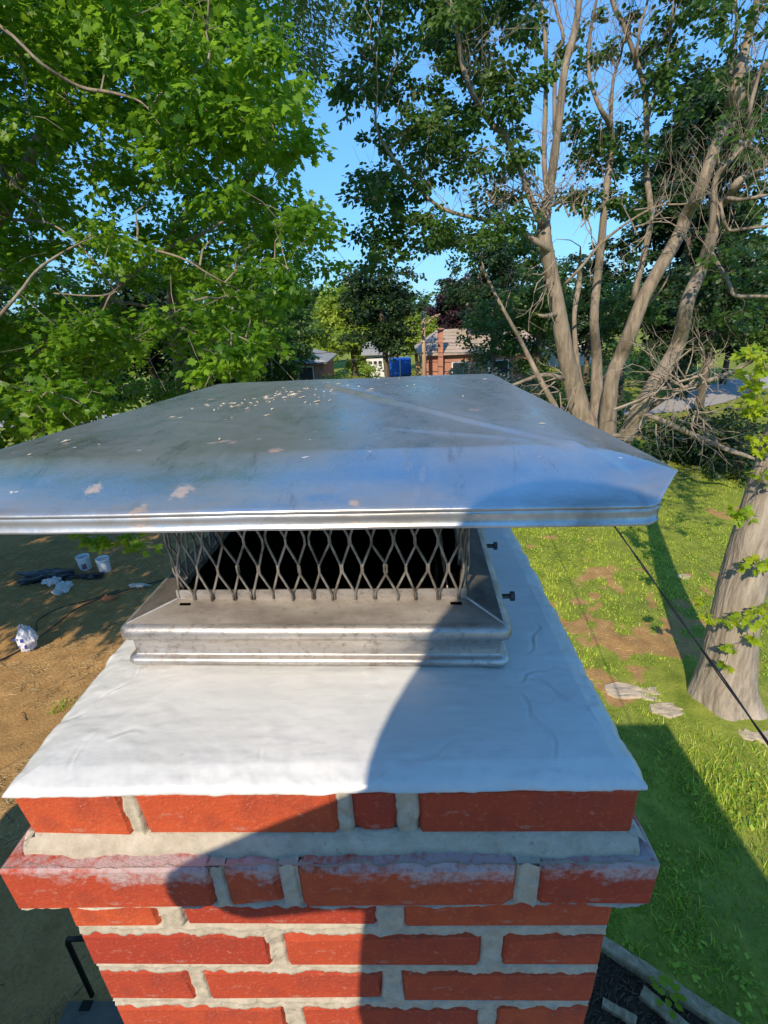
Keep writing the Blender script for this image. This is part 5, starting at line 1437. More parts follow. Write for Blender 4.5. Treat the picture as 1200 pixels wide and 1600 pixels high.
def brick(x0, x1, y0, y1, z0, z1, mat, parent):
    c = np.array([(x0+x1)/2, (y0+y1)/2, (z0+z1)/2]); h = np.array([x1-x0, y1-y0, z1-z0])/2
    b = .0022; V = []; F = []
    # bevelled box: 24 vertices, corners chipped unevenly
    idx = {}
    for sx in (-1, 1):
        for sy in (-1, 1):
            for sz in (-1, 1):
                j = b*(1+1.6*abs(random.gauss(0, .6)))
                for ax in range(3):
                    p = np.array([sx, sy, sz])*h
                    for k in range(3):
                        if k != ax: p[k] -= (sx, sy, sz)[k]*j*(1 if random.random() < .9 else 2)
                    idx[(sx, sy, sz, ax)] = len(V); V.append(p + np.random.default_rng(len(ORG)).normal(size=3)*.0003)
    def q(ax, s):
        o = [k for k in range(3) if k != ax]; out = []
        for a, c_ in ((-1, -1), (1, -1), (1, 1), (-1, 1)):
            k = [0, 0, 0]; k[ax] = s; k[o[0]] = a; k[o[1]] = c_; out.append(idx[(*k, ax)])
        return out if (s > 0) == (ax != 1) else out[::-1]
    for ax in range(3):
        for s in (-1, 1): F.append(tuple(q(ax, s)))
    for ax in range(3):                       # edge strips running along ax
        o = [k for k in range(3) if k != ax]
        for a in (-1, 1):
            for c_ in (-1, 1):
                k0 = [0, 0, 0]; k0[ax] = -1; k0[o[0]] = a; k0[o[1]] = c_
                k1 = list(k0); k1[ax] = 1
                F.append((idx[(*k0, o[0])], idx[(*k1, o[0])], idx[(*k1, o[1])], idx[(*k0, o[1])]))
    for sx in (-1, 1):
        for sy in (-1, 1):
            for sz in (-1, 1): F.append(tuple(idx[(sx, sy, sz, a)] for a in range(3)))
    me = raw_mesh('brick', V, F, mat)
    bm = bmesh.new(); bm.from_mesh(me); bmesh.ops.recalc_face_normals(bm, faces=bm.faces); bm.to_mesh(me); bm.free()
    return link('brick', me, parent, c)

E_ = .020                                       # projection of the second course
def fx(px, k):                                  # hand-measured joints, in inches along the face
    return X0 + px*INCH
front = [
 [(0, 3.85), (4.35, 11.35), (11.85, 13.45), (14.15, 21.6)],
 [(-.78, 6.75), (7.25, 9.25), (9.85, 17.55), (18.3, 22.38)],
 [(0, 3.65), (4.6, 12.45), (13.5, 21.6)],
 [(0, 7.8), (8.5, 16.6), (17.5, 21.6)],
 [(0, 4.0), (4.65, 12.45), (13.3, 21.6)],
 [(0, 7.85), (8.7, 16.7), (17.55, 21.6)],
]
while len(front) < 11: front.append(front[4 + len(front) % 2])
holes = []
for k, row in enumerate(front):
    zt = ZT - k*PZ; zb = zt - BH
    e = E_ if k == 1 else 0
    m = BRS if k in (1,) else BR1 if k == 0 else BR
    for i, (a, b) in enumerate(row):
        j = random.gauss(0, .0007)
        dep = .095
        brick(X0+a*INCH, X0+b*INCH, -e+j, -e+dep+j, zb+random.gauss(0, .0006), zt+random.gauss(0, .0006)*(k > 0), m, chim)
    # flanks: run from behind the corner bricks to the back
    for s in (-1, 1):
        xo = X0 - e if s < 0 else X0 + CW + e
        y = -e + .095 + .011; first = k % 2
        while y < CD + e - .04:
            L = .098 if first else .203; first = 0
            y1 = min(y+L, CD+e)
            if CD + e - y1 < .05: y1 = CD+e
            j = random.gauss(0, .0007)
            brick(*( (xo+j, xo+.095) if s < 0 else (xo-.095, xo+j)), y, y1, zb, zt, m, chim)
            y = y1 + .011
    # back
    x = X0 - e + .106
    while x < X0 + CW + e - .15:
        x1 = min(x+.203, X0+CW+e-.106)
        brick(x, x1, CD+e-.095, CD+e, zb, zt, m, chim); x = x1+.011

# mortar body: slightly recessed core, and on the front a field of raked and smeared joints
mb = MB()
def ring(x0, x1, y0, y1, z0, z1):                      # hollow round the flue
    a, b, c, d = -.186, .152, .162, .706
    mb.box((x0, y0, z0), (x1, c, z1)); mb.box((x0, d, z0), (x1, y1, z1)); mb.box((x0, c, z0), (a, d, z1)); mb.box((b, c, z0), (x1, d, z1))
ring(X0+.0035, X0+CW-.0035, .012, CD-.0035, ZT-11*PZ-.02, ZT-.002)
ring(X0-E_+.004, X0+CW+E_-.004, -E_+.015, CD+E_-.004, ZT-PZ-BH+.003, ZT-PZ-.002)
for (a, b), (c_, d) in zip(front[1][:-1], front[1][1:]): mb.box((X0+b*INCH-.001, -E_+.0025, ZT-PZ-BH+.001), (X0+c_*INCH+.001, .0145, ZT-PZ-.0005))
mb.build('mortar_core', MORTAR, chim)
nx, nz = 250, 330
xs = np.linspace(X0+.002, X0+CW-.002, nx); zs = np.linspace(ZT-11*PZ, ZT-.001, nz)
Xg, Zg = np.meshgrid(xs, zs)
def front_field(Xg, Zg, rows, e):
    D = np.full(Xg.shape, -1.0)                 # depth inside the nearest brick (negative = in a joint)
    for k in rows:
        zt = ZT - k*PZ; zb = zt-BH
        for a, b in front[k]:
            d = np.minimum(np.minimum(Xg-(X0+a*INCH), X0+b*INCH-Xg), np.minimum(Zg-zb, zt-Zg))
            D = np.maximum(D, d)
    wob = fbm(Xg*60, Zg*60, 3.1, 5, 3)*.0045 + fbm(Xg*260, Zg*260, 1.7, 9, 2)*.0025
    smear = np.clip(fbm(Xg*9, Zg*14, .3, 21, 3)+.1, 0, 1)*.007
    d = D - np.clip(wob, -.002, .004)*.55 - smear*.25
    Yj = .0004 + fbm(Xg*90, Zg*90, 7, 3, 4)*.0035 + .0012*np.clip((-D-.002)/.003, 0, 1) - .25*smear
    Y = Yj + np.clip((d+.0012)/.0040, 0, 1)*.0085
    return Y - e
Yg = front_field(Xg, Zg, [0] + list(range(2, 11)), 0)
corb = (Zg < ZT-PZ+.006) & (Zg > ZT-PZ-BH-.004)
Yg = np.where(corb, .02, Yg)
obj('pointed_joints', np.stack([Xg, Yg, Zg], -1).reshape(-1, 3), grid_faces(nx, nz), MORTAR, chim, smooth=True)
# the joints of the projecting course
zs = np.linspace(ZT-PZ-BH-.001, ZT-PZ+.001, 60); xs = np.linspace(X0-E_+.002, X0+CW+E_-.002, 260)
Xc, Zc = np.meshgrid(xs, zs)
Yc = front_field(Xc, Zc, [1], E_)
obj('pointed_joints', np.stack([Xc, Yc, Zc], -1).reshape(-1, 3), grid_faces(260, 60), MORTAR, chim, smooth=True)
# sloped mortar wash lying on the projecting course
nu, nv = 400, 30
U, Vv = np.meshgrid(np.linspace(X0-.004, X0+CW+.004, nu), np.linspace(0, 1, nv))
reach = .011 + .009*fbm(U*22, 0*U+1.3, .5, 31, 4) 
Yw = .004 - Vv*(reach+.004)
Zw = ZT-BH+.003 - (1-np.cos(Vv*1.45))*.0155 + fbm(U*120, Vv*4, 2, 6, 3)*.0016*np.sin(Vv*3.1) - .0062*np.clip((Vv-.93)/.07, 0, 1)
obj('mortar_wash', np.stack([U, Yw, Zw], -1).reshape(-1, 3), grid_faces(nu, nv)[:, ::-1].copy(), MORTAR, chim, smooth=True)
for s in (-1, 1):                                  # the same wash along the two flanks and the back
    Yl, Vl = np.meshgrid(np.linspace(-.004, CD+.004, 120), np.linspace(0, 1, 8))
    xo = X0 if s < 0 else X0+CW
    Xl = xo + s*(-.004 + Vl*(.016+.006*fbm(Yl*22, 0*Yl, s, 37, 3)))
    Zl = ZT-BH+.003-(1-np.cos(Vl*1.45))*.0155
    obj('mortar_wash', np.stack([Xl, Yl, Zl], -1).reshape(-1, 3), grid_faces(120, 8), MORTAR, chim, smooth=True)
# lower courses, out of the picture: one joined part
mb = MB(); k = 11
while ZT-k*PZ-BH > 0:
    zt = ZT-k*PZ
    for a, b in front[4+k % 2]: mb.box((X0+a*INCH, 0, zt-BH), (X0+b*INCH, .09, zt)); mb.box((X0+a*INCH, CD-.09, zt-BH), (X0+b*INCH, CD, zt))
    for s in (0, 1):
        y = .1; 
        while y < CD-.15:
            y1 = min(y+.2, CD-.1); xo = X0 if s == 0 else X0+CW-.09
            mb.box((xo, y, zt-BH), (xo+.09, y1, zt)); y = y1+.011
    k += 1
tag(mb.build('lower_brick_courses', BR, chim), kind='stuff')
mb = MB(); mb.box((X0+.004, .004, -.3), (X0+CW-.004, CD-.004, ZT-11*PZ-.021)); mb.build('mortar_core', MORTAR, chim)

# ---- crown: trowelled elastomeric coat over cement, with ragged lip
t = NT('crown_coating')
n1 = t.noise(5, 5, .6); n2 = t.noise(40, 4, .6, t.map((1, 3.5, 1)))
c = t.mix(t.ramp(n1, .3, .7), (.53, .535, .505), (.65, .64, .60))
c = t.mix(t.ramp(n2, .54, .76, 0, .5), c, (.44, .455, .45))
c = t.mix(t.ramp(t.noise(170, 3, .7), .68, .76, 0, .5), c, (.34, .33, .30))
c = t.mix(t.ramp(t.noise(16, 6, .75, None, .7), .60, .74, 0, .35), c, (.46, .44, .39))
t.base(c, .36, 0, .65)
t.bump(t.noise(34, 5, .55, t.map((.6, 2.6, 1))), .12, .004)
CROWN = t.m
nx, ny = 430, 560
xa, xb, ya, yb = X0-.0028, X0+CW+.0022, -.0028, CD+.006
lin = lambda n: np.linspace(0, 1, n)
U, Vv = np.meshgrid(lin(nx), lin(ny))
Xr, Yr = xa+(xb-xa)*U, ya+(yb-ya)*Vv
dx = np.minimum(Xr-xa, xb-Xr); dy = np.minimum(Yr-ya, yb-Yr); de = np.minimum(dx, dy)
strk = fbm(Xr*3.2+.6*fbm(Xr*6, Yr*6, 0, 3, 2), Yr*26, .2, 41, 4)                # long trowel strokes across
dab = np.clip(fbm(Xr*24, Yr*40, 1, 52, 3)-.22, 0, 1)
near = np.exp(-de/.02)
Zr = ZT+.0055 + np.clip(de/.02, 0, 1)*.005 + np.clip(de/.12, 0, 1)*.0125 + strk*.0018 + dab*.0026 + fbm(Xr*45, Yr*45, 2, 61, 4)*.0045*near + .0004*fbm(Xr*60, Yr*150, 4, 66, 3) - .003*np.exp(-de/.002)
# knife ridges near the edges and corners
for (cx_, cy_, a_, L_, h_) in ((.20, .06, 1.9, .05, .004), (.235, .09, 2.3, .06, .004), (.215, .12, .5, .03, .003), (-.225, .03, 1.4, .02, .004), (-.24, .10, .95, .05, .005),
                               (-.21, .15, 1.0, .03, .003), (.02, .0, .1, .05, .002), (-.05, .03, 1.5, .012, .002), (.12, .03, .4, .04, .002), (-.19, .05, .1, .02, .003), (.10, .20, 2, .03, .002), (.23, .18, 1.2, .04, .003)):
    brk = .35+.65*np.clip(fbm(Xr*55, Yr*55, cx_*9, 68, 3)*3+.6, 0, 1)
    u_ = (Xr-cx_)*math.cos(a_)+(Yr-cy_)*math.sin(a_); v_ = -(Xr-cx_)*math.sin(a_)+(Yr-cy_)*math.cos(a_)+.25*u_*np.sin(u_*90)+.006*fbm(Xr*40, Yr*40, 3, 69, 3)
    Zr += .3*h_*np.exp(-(v_/.0010)**2)*brk*np.clip(1-(u_/L_)**2, 0, 1) - .25*h_*np.exp(-((v_-.004)/.002)**2)*np.clip(1-(u_/L_)**2, 0, 1)
jx = fbm(Yr*40, Xr*2, 5, 71, 4)*.0045*np.clip(dy/.02, 0, 1); jy = fbm(Xr*34, Yr*2, 6, 72, 4)*.0012
Xr2 = Xr + jx*np.where(U < .5, -1, 1)*np.exp(-dx/.012); Yr2 = Yr + jy*np.exp(-dy/.012)
top = np.stack([Xr2, Yr2, Zr], -1)
# skirt: border loop dropped over the brick
bi = np.concatenate([np.arange(nx), nx*np.arange(1, ny)+nx-1, nx*(ny-1)+np.arange(nx-2, -1, -1), nx*np.arange(ny-2, 0, -1)])
V = [top.reshape(-1, 3)]; F = grid_faces(nx, ny)
fc = V[0][F].mean(1); F = F[~((fc[:, 0] > -.172) & (fc[:, 0] < .138) & (fc[:, 1] > .178) & (fc[:, 1] < .69))].tolist(); prev = bi; base = nx*ny
bp = V[0][bi]; ctr = np.array([0, CD/2, 0])
drip = .0005 + .004*np.clip(fbm(bp[:, 0]*38+bp[:, 1]*31, bp[:, 1]*3+bp[:, 0]*5, 1, 81, 4)+.12, 0, 1) + .016*np.clip(fbm(bp[:, 0]*26+bp[:, 1]*24, 0*bp[:, 0], 1, 83, 4)-.16, 0, 1)
inw = np.zeros_like(bp); inw[:nx, 1] = 1; inw[nx:nx+ny-1, 0] = -1; inw[nx+ny-1:nx+ny-1+nx-1, 1] = -1; inw[nx+ny-1+nx-1:, 0] = 1
for f_, i_ in ((.35, -.002), (.7, .0005), (1, .008), (1.0, .02)):
    q = bp + inw*i_; q[:, 2] = bp[:, 2]*(1-f_) + (ZT-drip)*f_
    V.append(q); cur = base+np.arange(len(bi)); base += len(bi)
    F += np.stack([prev, cur, np.roll(cur, -1), np.roll(prev, -1)], 1).tolist(); prev = cur
cr = obj('cement_crown', np.concatenate(V), np.array(F), CROWN, chim, smooth=True)
cr['label'] = 'smooth pale grey coated crown with ragged edges'

# ================================================================== CHIMNEY CAP
t = NT('galvanised_sheet')
n = t.noise(9, 6, .65); nf = t.noise(60, 4, .6); ns = t.noise(5, 6, .7, t.map((3, .5, 1)))
c = t.mix(t.ramp(n, .3, .7), (.64, .655, .655), (.80, .81, .80))
dirt = t.ramp(t.math('ADD', ns, t.math('MULTIPLY', nf, .25)), .70, .95, 0, .55)
c = t.mix(dirt, c, (.20, .19, .175))
rust = t.ramp(t.noise(13, 5, .6, t.map((1, 1.5, 3)), .4), .68, .735)
rust = t.math('MULTIPLY', rust, t.ramp(nf, .40, .58))
for (rx_, ry_, rr_) in ((-.150, -.372, .011), (-.072, -.378, .014), (-.100, -.397, .010), (.07, -.395, .007)):
    vd = t.new('ShaderNodeVectorMath', operation='DISTANCE'); t.l.new(t.map((1, 1, 0)), vd.inputs[0]); vd.inputs[1].default_value = (rx_, ry_, 0)
    spot = t.math('ADD', t.math('DIVIDE', vd.outputs['Value'], rr_), t.math('MULTIPLY', t.noise(95, 6, .8), 3.4))
    rust = t.math('MAXIMUM', rust, t.ramp(spot, 2.5, 1.9, 0, .7))
c = t.mix(t.math('MULTIPLY', rust, .8), c, (.44, .20, .075))
wh = t.math('MULTIPLY', t.ramp(t.noise(75, 2, .5, t.map((1, 2.2, 1))), .735, .76), t.ramp(t.noise(6, 2), .50, .60))
c = t.mix(wh, c, (.8, .8, .78))
sy = t.new('ShaderNodeSeparateXYZ'); t.l.new(t.tc.outputs['Object'], sy.inputs[0])
film = t.math('MULTIPLY', t.ramp(sy.outputs['Y'], -.355, -.405), t.ramp(t.noise(12, 5, .65, t.map((1, 3, 1))), .30, .70))
topf = t.ramp(t.math('ADD', t.noise(7, 6, .65, t.map((1.6, .6, 1))), t.math('MULTIPLY', nf, .2)), .38, .66, .06, .62)
topf = t.math('MULTIPLY', topf, t.ramp(sy.outputs['Y'], -.36, -.32, .22, 1.0))
film = t.math('MAXIMUM', film, topf)
c = t.mix(t.math('MULTIPLY', film, .8), c, (.15, .14, .12))
stk = t.noise(30, 6, .75, t.map((1.2, .25, 1), (0, 0, .5)), .3)
c = t.mix(t.ramp(stk, .58, .72, 0, .45), c, (.10, .09, .075))
c = t.mix(t.ramp(stk, .40, .28, 0, .30), c, (.72, .71, .68))
t.base(c, .3, 1.0)
rg = t.math('ADD', t.ramp(nf, .3, .7, .20, .28), t.math('ADD', t.math('MULTIPLY', film, .16), t.math('MULTIPLY', t.math('ADD', rust, t.math('ADD', wh, dirt)), .25)))
t.l.new(rg, t.b.inputs['Roughness'])
t.l.new(t.math('SUBTRACT', 1.0, t.math('MULTIPLY', t.math('MAXIMUM', rust, t.math('MAXIMUM', t.math('MAXIMUM', wh, t.math('MULTIPLY', film, .45)), t.math('MULTIPLY', dirt, .7))), .9)), t.b.inputs['Metallic'])
t.bump(t.math('ADD', t.noise(20, 5, .6), t.math('MULTIPLY', t.noise(7, 3, .6, t.map((1, .35, 1))), 1.6)), .10, .006)
GALV = t.m
t = NT('weathered_steel')
n = t.noise(14, 6, .7, t.map((.5, 2, 2))); nf = t.noise(120, 4, .7); nl = t.noise(6, 3)
c = t.mix(t.ramp(n, .35, .68), (.33, .30, .27), (.62, .59, .55))
c = t.mix(t.ramp(nf, .52, .70, 0, .6), c, (.17, .115, .08))
c = t.mix(t.ramp(t.noise(9, 6, .75, t.map((.4, 1.5, 3))), .56, .68, 0, .6), c, (.12, .095, .075))
t.base(c, .42, .75); t.bump(nf, .12, .002)
STEEL = t.m
t = NT('dark_steel')  # darker steel for the side and back flanges
n = t.noise(30, 6, .7); 
t.base(t.mix(t.ramp(n, .35, .7), (.07, .06, .052), (.19, .165, .14)), .6, .35); t.bump(n, .15, .002)
STEELD = t.m
SOOT = simple('soot', (.004, .0036, .0032), 1.0, 0, .5, 20)
SOOT.node_tree.nodes['Principled BSDF'].inputs['Specular IOR Level'].default_value = 0.0
t = NT('mesh_steel')
n = t.noise(50, 4, .6)
t.base(t.mix(t.ramp(n, .35, .65), (.12, .105, .09), (.36, .33, .29)), .45, .55)
MESHM = t.m

cap = thing('chimney_cap', (-.024, .45, ZT+.02), 'galvanised sheet metal chimney cap with diamond mesh sides, bolted onto the cement crown', 'chimney cap')
CAP_TURN = math.radians(-2.2)                         # the cap sits a little askew on the crown
def rect(cx, hx, y0, y1, off=0, r=.006, n=4):
    """closed rounded rectangle as points"""
    P = []
    for (sx, sy, a0) in ((1, 0, -90), (1, 1, 0), (-1, 1, 90), (-1, 0, 180)):
        xc = cx + sx*(hx+off-r); yc = (y1+off-r) if sy else (y0-off+r)
        for i in range(n+1):
            a = math.radians(a0+90*i/n); P.append((xc+r*math.cos(a), yc+r*math.sin(a)))
    return np.array(P)
FX, FH, FY0, FY1 = -.0215, .2065, .131, .748
prof = [(-.003, .000), (.0005, .0005), (.003, .003), (.0042, .0065), (.003, .010), (0, .0115), (-.0035, .012), (-.0045, .014), (-.0045, .030), (-.003, .034), (.001, .0352), (.0042, .0375), (.0052, .0425), (.0042, .048), (.001, .0515), (-.004, .053)]
zf = ZT+.020
def sweep(prof, mat, name, parent, r0=.006):
    V = []; F = []
    for o_, z in prof:
        P = rect(FX, FH, FY0, FY1, o_, max(.002, r0+o_)); V += [(x, y, zf+z) for x, y in P]
    n = len(P)
    for i in range(len(prof)-1):
        for k in range(n): F.append((i*n+k, i*n+(k+1) % n, (i+1)*n+(k+1) % n, (i+1)*n+k))
    return obj(name, V, F, mat, parent, smooth=True)
sweep(prof, STEEL, 'base_skirt', cap)
# sloped flanges: front strip, two sides, back, mitred
def quad_strip(name, a, b, c, d, mat, n=30):
    a, b, c, d = map(np.array, (a, b, c, d)); V = []; 
    for j in range(6):
        for i in range(n):
            u, v = i/(n-1), j/5; p = (a*(1-u)+b*u)*(1-v)+(d*(1-u)+c*u)*v
            V.append(p+np.array([0, 0, .0006*fbm(p[0]*20, p[1]*20, 0, 5, 2)]))
    return obj(name, V, grid_faces(n, 6), mat, cap, smooth=True)
zo, zi = zf+.0528, zf+.063
ox0, ox1, oy0, oy1 = FX-FH+.004, FX+FH-.004, FY0+.004, FY1-.004
ix0, ix1, iy0, iy1 = -.180, .146, .168, .700
t = NT('stained_flange')
n = t.noise(11, 6, .7, t.map((.6, 1.6, 1))); nf = t.noise(150, 4, .7)
c = t.mix(t.ramp(n, .35, .7), (.17, .145, .12), (.42, .38, .33)); c = t.mix(t.ramp(nf, .58, .75, 0, .6), c, (.10, .075, .06))
t.base(c, .55, .4); t.bump(nf, .1, .002)
FLANGE = t.m
quad_strip('flange', (ox0, oy0, zo), (ox1, oy0, zo), (ix1, iy0, zi), (ix0, iy0, zi), FLANGE)
quad_strip('flange', (ox1, oy0, zo), (ox1, oy1, zo), (ix1, iy1, zi), (ix1, iy0, zi), STEELD)
quad_strip('flange', (ox1, oy1, zo), (ox0, oy1, zo), (ix0, iy1, zi), (ix1, iy1, zi), STEELD)
quad_strip('flange', (ox0, oy1, zo), (ox0, oy0, zo), (ix0, iy0, zi), (ix0, iy1, zi), STEELD)
mb = MB()                                             # mitre seams
for a, b in (((ox0, oy0), (ix0, iy0)), ((ox1, oy0), (ix1, iy0)), ((ox1, oy1), (ix1, iy1)), ((ox0, oy1), (ix0, iy1))):
    mb = MB(); mb.tube([(*a, zo+.0006), (*b, zi+.0006)], .0014, 6); mb.build('mitre_seam', STEEL, cap)
# upstand the mesh is fixed to, and the sooty throat below
mb = MB()
for (a, b, c_, d) in ((ix0, iy0, ix1, iy0+.0015), (ix0, iy1-.0015, ix1, iy1), (ix0, iy0+.0016, ix0+.0015, iy1-.0016), (ix1-.0015, iy0+.0016, ix1, iy1-.0016)):
    mb.box((a, b, zi-.002), (c_, d, zi+.0115))
mb.build('upstand', STEEL, cap)
mb = MB()
w = .012
for (a, b, c_, d) in ((ix0+.002, iy0+.002, ix1-.002, iy0+w), (ix0+.002, iy1-w, ix1-.002, iy1-.002), (ix0+.002, iy0+w, ix0+w, iy1-w), (ix1-w, iy0+w, ix1-.002, iy1-w)):
    mb.box((a, b, 4.43), (c_, d, zi+.004))
mb.box((ix0+.002, iy0+.002, 4.40), (ix1-.002, iy1-.002, 4.428))
mb.build('flue_throat', SOOT, cap)
# slots and rivets in the flange
mb = MB()
for x in (ix0+.012, ix1-.012): mb = MB(); mb.box((x-.006, iy0-.009, zi-.0035), (x+.006, iy0-.006, zi-.0012)); mb.build('weep_slot', SOOT, cap)
# expanded metal
DW, DH = .0236, .0345
ztop = ZT+.236
def panel(P0, P1, n, ph=0):
    P0, P1 = np.array(P0, float), np.array(P1, float); d = (P1-P0)/np.linalg.norm(P1-P0); nr = np.array([d[1], -d[0]])
    step = np.linalg.norm(P1-P0)/n
    V = []; F = []
    rows = int((ztop-zi)/DH)+1
    for k in range(n+1):
        pts = []
        for j in range(rows+1):
            s = 1 if (j+k+ph) % 2 else -1
            off = np.clip(step*(k+s*.46), 0, step*n)
            z = zi+.004+j*DH
            if z-.004 > ztop: break
            b = .003*math.sin(min(1, j/3)*1.57)
            jit = RNG.normal(size=3)*.0010
            for dz in (-.0042, .0042):
                q = P0+d*off+nr*(b+(.0007 if (k % 2) else -.0007))
                pts.append((q[0]+jit[0], q[1]+jit[1], z+dz+jit[2]))
        v, f = tube_vf(pts, .0015, 5, True); base = len(V); V += v; F += [tuple(i+base for i in q_) for q_ in f]
    return V, F
mb = MB()
m_ = .003
mb.add(*panel((ix0+m_, iy0-.001), (ix1-m_, iy0-.001), 28))
o1 = obj('diamond_mesh', np.array(mb.V), mb.F, MESHM, cap, smooth=True)
for a, b, n_ in (((ix1-.001, iy0+m_), (ix1-.001, iy1-m_), 46), ((ix1-m_, iy1), (ix0+m_, iy1), 28), ((ix0+.001, iy1-m_), (ix0+.001, iy0+m_), 46)):
    obj('diamond_mesh', *[x for x in panel(a, b, n_)], MESHM, cap, smooth=True)
# side bolts
def bolt(y, z=zf+.041):
    x = FX+FH-.003
    b_ = MB(); b_.tube([(x-.01, y, z), (x+.019, y, z)], .0029, 10)
    o_ = b_.build('bolt', BOLTM, cap, smooth=False)
    h_ = MB(); h_.tube([(x+.0185, y, z), (x+.0235, y, z)], .0056, 6); h_.build('bolt_head', BOLTM, o_, loc=ORG[o_.name])
BOLTM = simple('black_bolt', (.05, .05, .052), .35, .7, .3, 40)
for y in (.205, .335, .60): bolt(y)
# lid
LZ = 5.4645
nx, ny = 200, 220
U, Vv = np.meshgrid(lin(nx), lin(ny))
# denser rows by the folds
Yl = .05 + (.85-.05)*Vv
xr = np.where(Yl < .075, .27+(Yl-.05)/.025*.022, .292); xl = np.where(Yl < .075, -.315-(Yl-.05)/.025*.022, -.337)
xr = xr - .024*np.clip((Yl-.1)/.75, 0, 1) - .012*np.clip((Yl-.80)/.05, 0, 1)**2; xl = xl - .022*np.clip((Yl-.1)/.75, 0, 1) + .012*np.clip((Yl-.80)/.05, 0, 1)**2
Xl = xl+(xr-xl)*U
fx0, fx1, fy0, fy1 = -.27, .228, .128, .79
px_, py_ = -.036, .44
def hip(X, Y):
    a = np.minimum((X-fx0)/(px_-fx0), (fx1-X)/(fx1-px_)); b = np.minimum((Y-fy0)/(py_-fy0), (fy1-Y)/(fy1-py_))
    k = 14.0
    return np.clip(-np.log(np.exp(-k*a)+np.exp(-k*b))/k, -.2, 1)
H = .0245*np.clip(hip(Xl, Yl), 0, 1)
sm = lambda v, w=.012: np.where(v < 0, 0, v*v/(v+w))
fd = sm((fy0-Yl))/.078*.0335; rd = sm(Xl-fx1)/.064*.014; ld = sm(fx0-Xl)/.067*.004; bd = sm(Yl-fy1)/.06*.010
fd = fd*(1-.52*np.clip((Xl-.264)/.028, 0, 1)); fd = fd*(1-.45*np.clip((-.309-Xl)/.028, 0, 1))
Zl = LZ - .024*(Yl-.128)/.66 + H - np.maximum(np.maximum(fd, bd), np.maximum(rd, ld))
wave = .0010*fbm(Xl*7, Yl*7, 0, 91, 3) + .0035*np.exp(-((Xl+.03)/.05)**2-((Yl-.46)/.05)**2)*(fbm(Xl*30, Yl*30, 0, 93, 2))
Zl = Zl + wave
# raised standing crease that runs from the peak to the front right fold corner
tx = np.clip(((Xl-px_)*(fx1-px_)+(Yl-py_)*(fy0-py_))/((fx1-px_)**2+(fy0-py_)**2), 0, 1)
dd = np.hypot(Xl-(px_+tx*(fx1-px_)), Yl-(py_+tx*(fy0-py_)))
Zl += .0034*np.exp(-(dd/.006)**2)*(1-.45*tx) - .0016*np.exp(-((dd-.011)/.008)**2)
for (ax_, ay_, bx_, by_, h_) in ((.05, .20, .228, .128, .0016), (.228, .128, .268, .055, .0022), (-.30, .30, -.05, .20, .0010), (.10, .70, .21, .45, .0012)):
    tx = np.clip(((Xl-ax_)*(bx_-ax_)+(Yl-ay_)*(by_-ay_))/((bx_-ax_)**2+(by_-ay_)**2), 0, 1)
    dd = np.hypot(Xl-(ax_+tx*(bx_-ax_)), Yl-(ay_+tx*(by_-ay_))); Zl += h_*np.exp(-(dd/.006)**2)*np.sin(np.pi*np.clip(tx, .03, .97))
V = np.stack([Xl, Yl, Zl], -1).reshape(-1, 3); F = grid_faces(nx, ny).tolist()
# hem: the front edge turned down, with a fold line and a rolled bottom
base = len(V); prev = np.arange(nx); rows = [V]
for (dy, dz) in ((-.0012, -.0016), (-.0004, -.0030), (.0006, -.0034), (-.0004, -.0040), (.0000, -.0075), (.0002, -.0130), (-.0014, -.0142), (-.0016, -.0162), (.0006, -.0172), (.004, -.0165), (.006, -.006)):
    q = V[:nx].copy(); q[:, 1] += dy; q[:, 2] += dz + .0005*fbm(q[:, 0]*30, q[:, 0]*0, dz*100, 7, 2)
    rows.append(q); cur = base+np.arange(nx); base += nx
    F += np.stack([prev[:-1], prev[1:], cur[1:], cur[:-1]], 1)[:, ::-1].tolist(); prev = cur
# side and back hems, small
k0 = int(np.argmax(Yl[:, 0] > .077))
for idx in (nx*np.arange(k0, ny)+nx-1, nx*np.arange(k0, ny), nx*(ny-1)+np.arange(nx)):
    q = V[idx].copy(); s = np.sign(q[:, 0].mean()+.02) if abs(q[:, 0].mean()) > .1 else 0
    pr = idx
    for (dn, dz) in ((.001, -.001), (.001, -.004), (-.001, -.005)):
        q2 = q.copy(); q2[:, 0] += s*dn; q2[:, 2] += dz; rows.append(q2); cur = base+np.arange(len(idx)); base += len(idx)
        F += np.stack([pr[:-1], cur[:-1], cur[1:], pr[1:]], 1).tolist(); pr = cur
lid = obj('lid', np.concatenate(rows), np.array(F), GALV, cap, smooth=True)
so = lid.modifiers.new('thickness', 'SOLIDIFY'); so.thickness = .0008; so.offset = -1
# hanging tab at the corner
mb = MB(); mb.tube([(.288, .080, 5.450), (.286, .083, 5.443), (.287, .085, 5.438)], [.003, .004, .002], 6)
mb.build('bent_corner_tab', STEEL, cap)
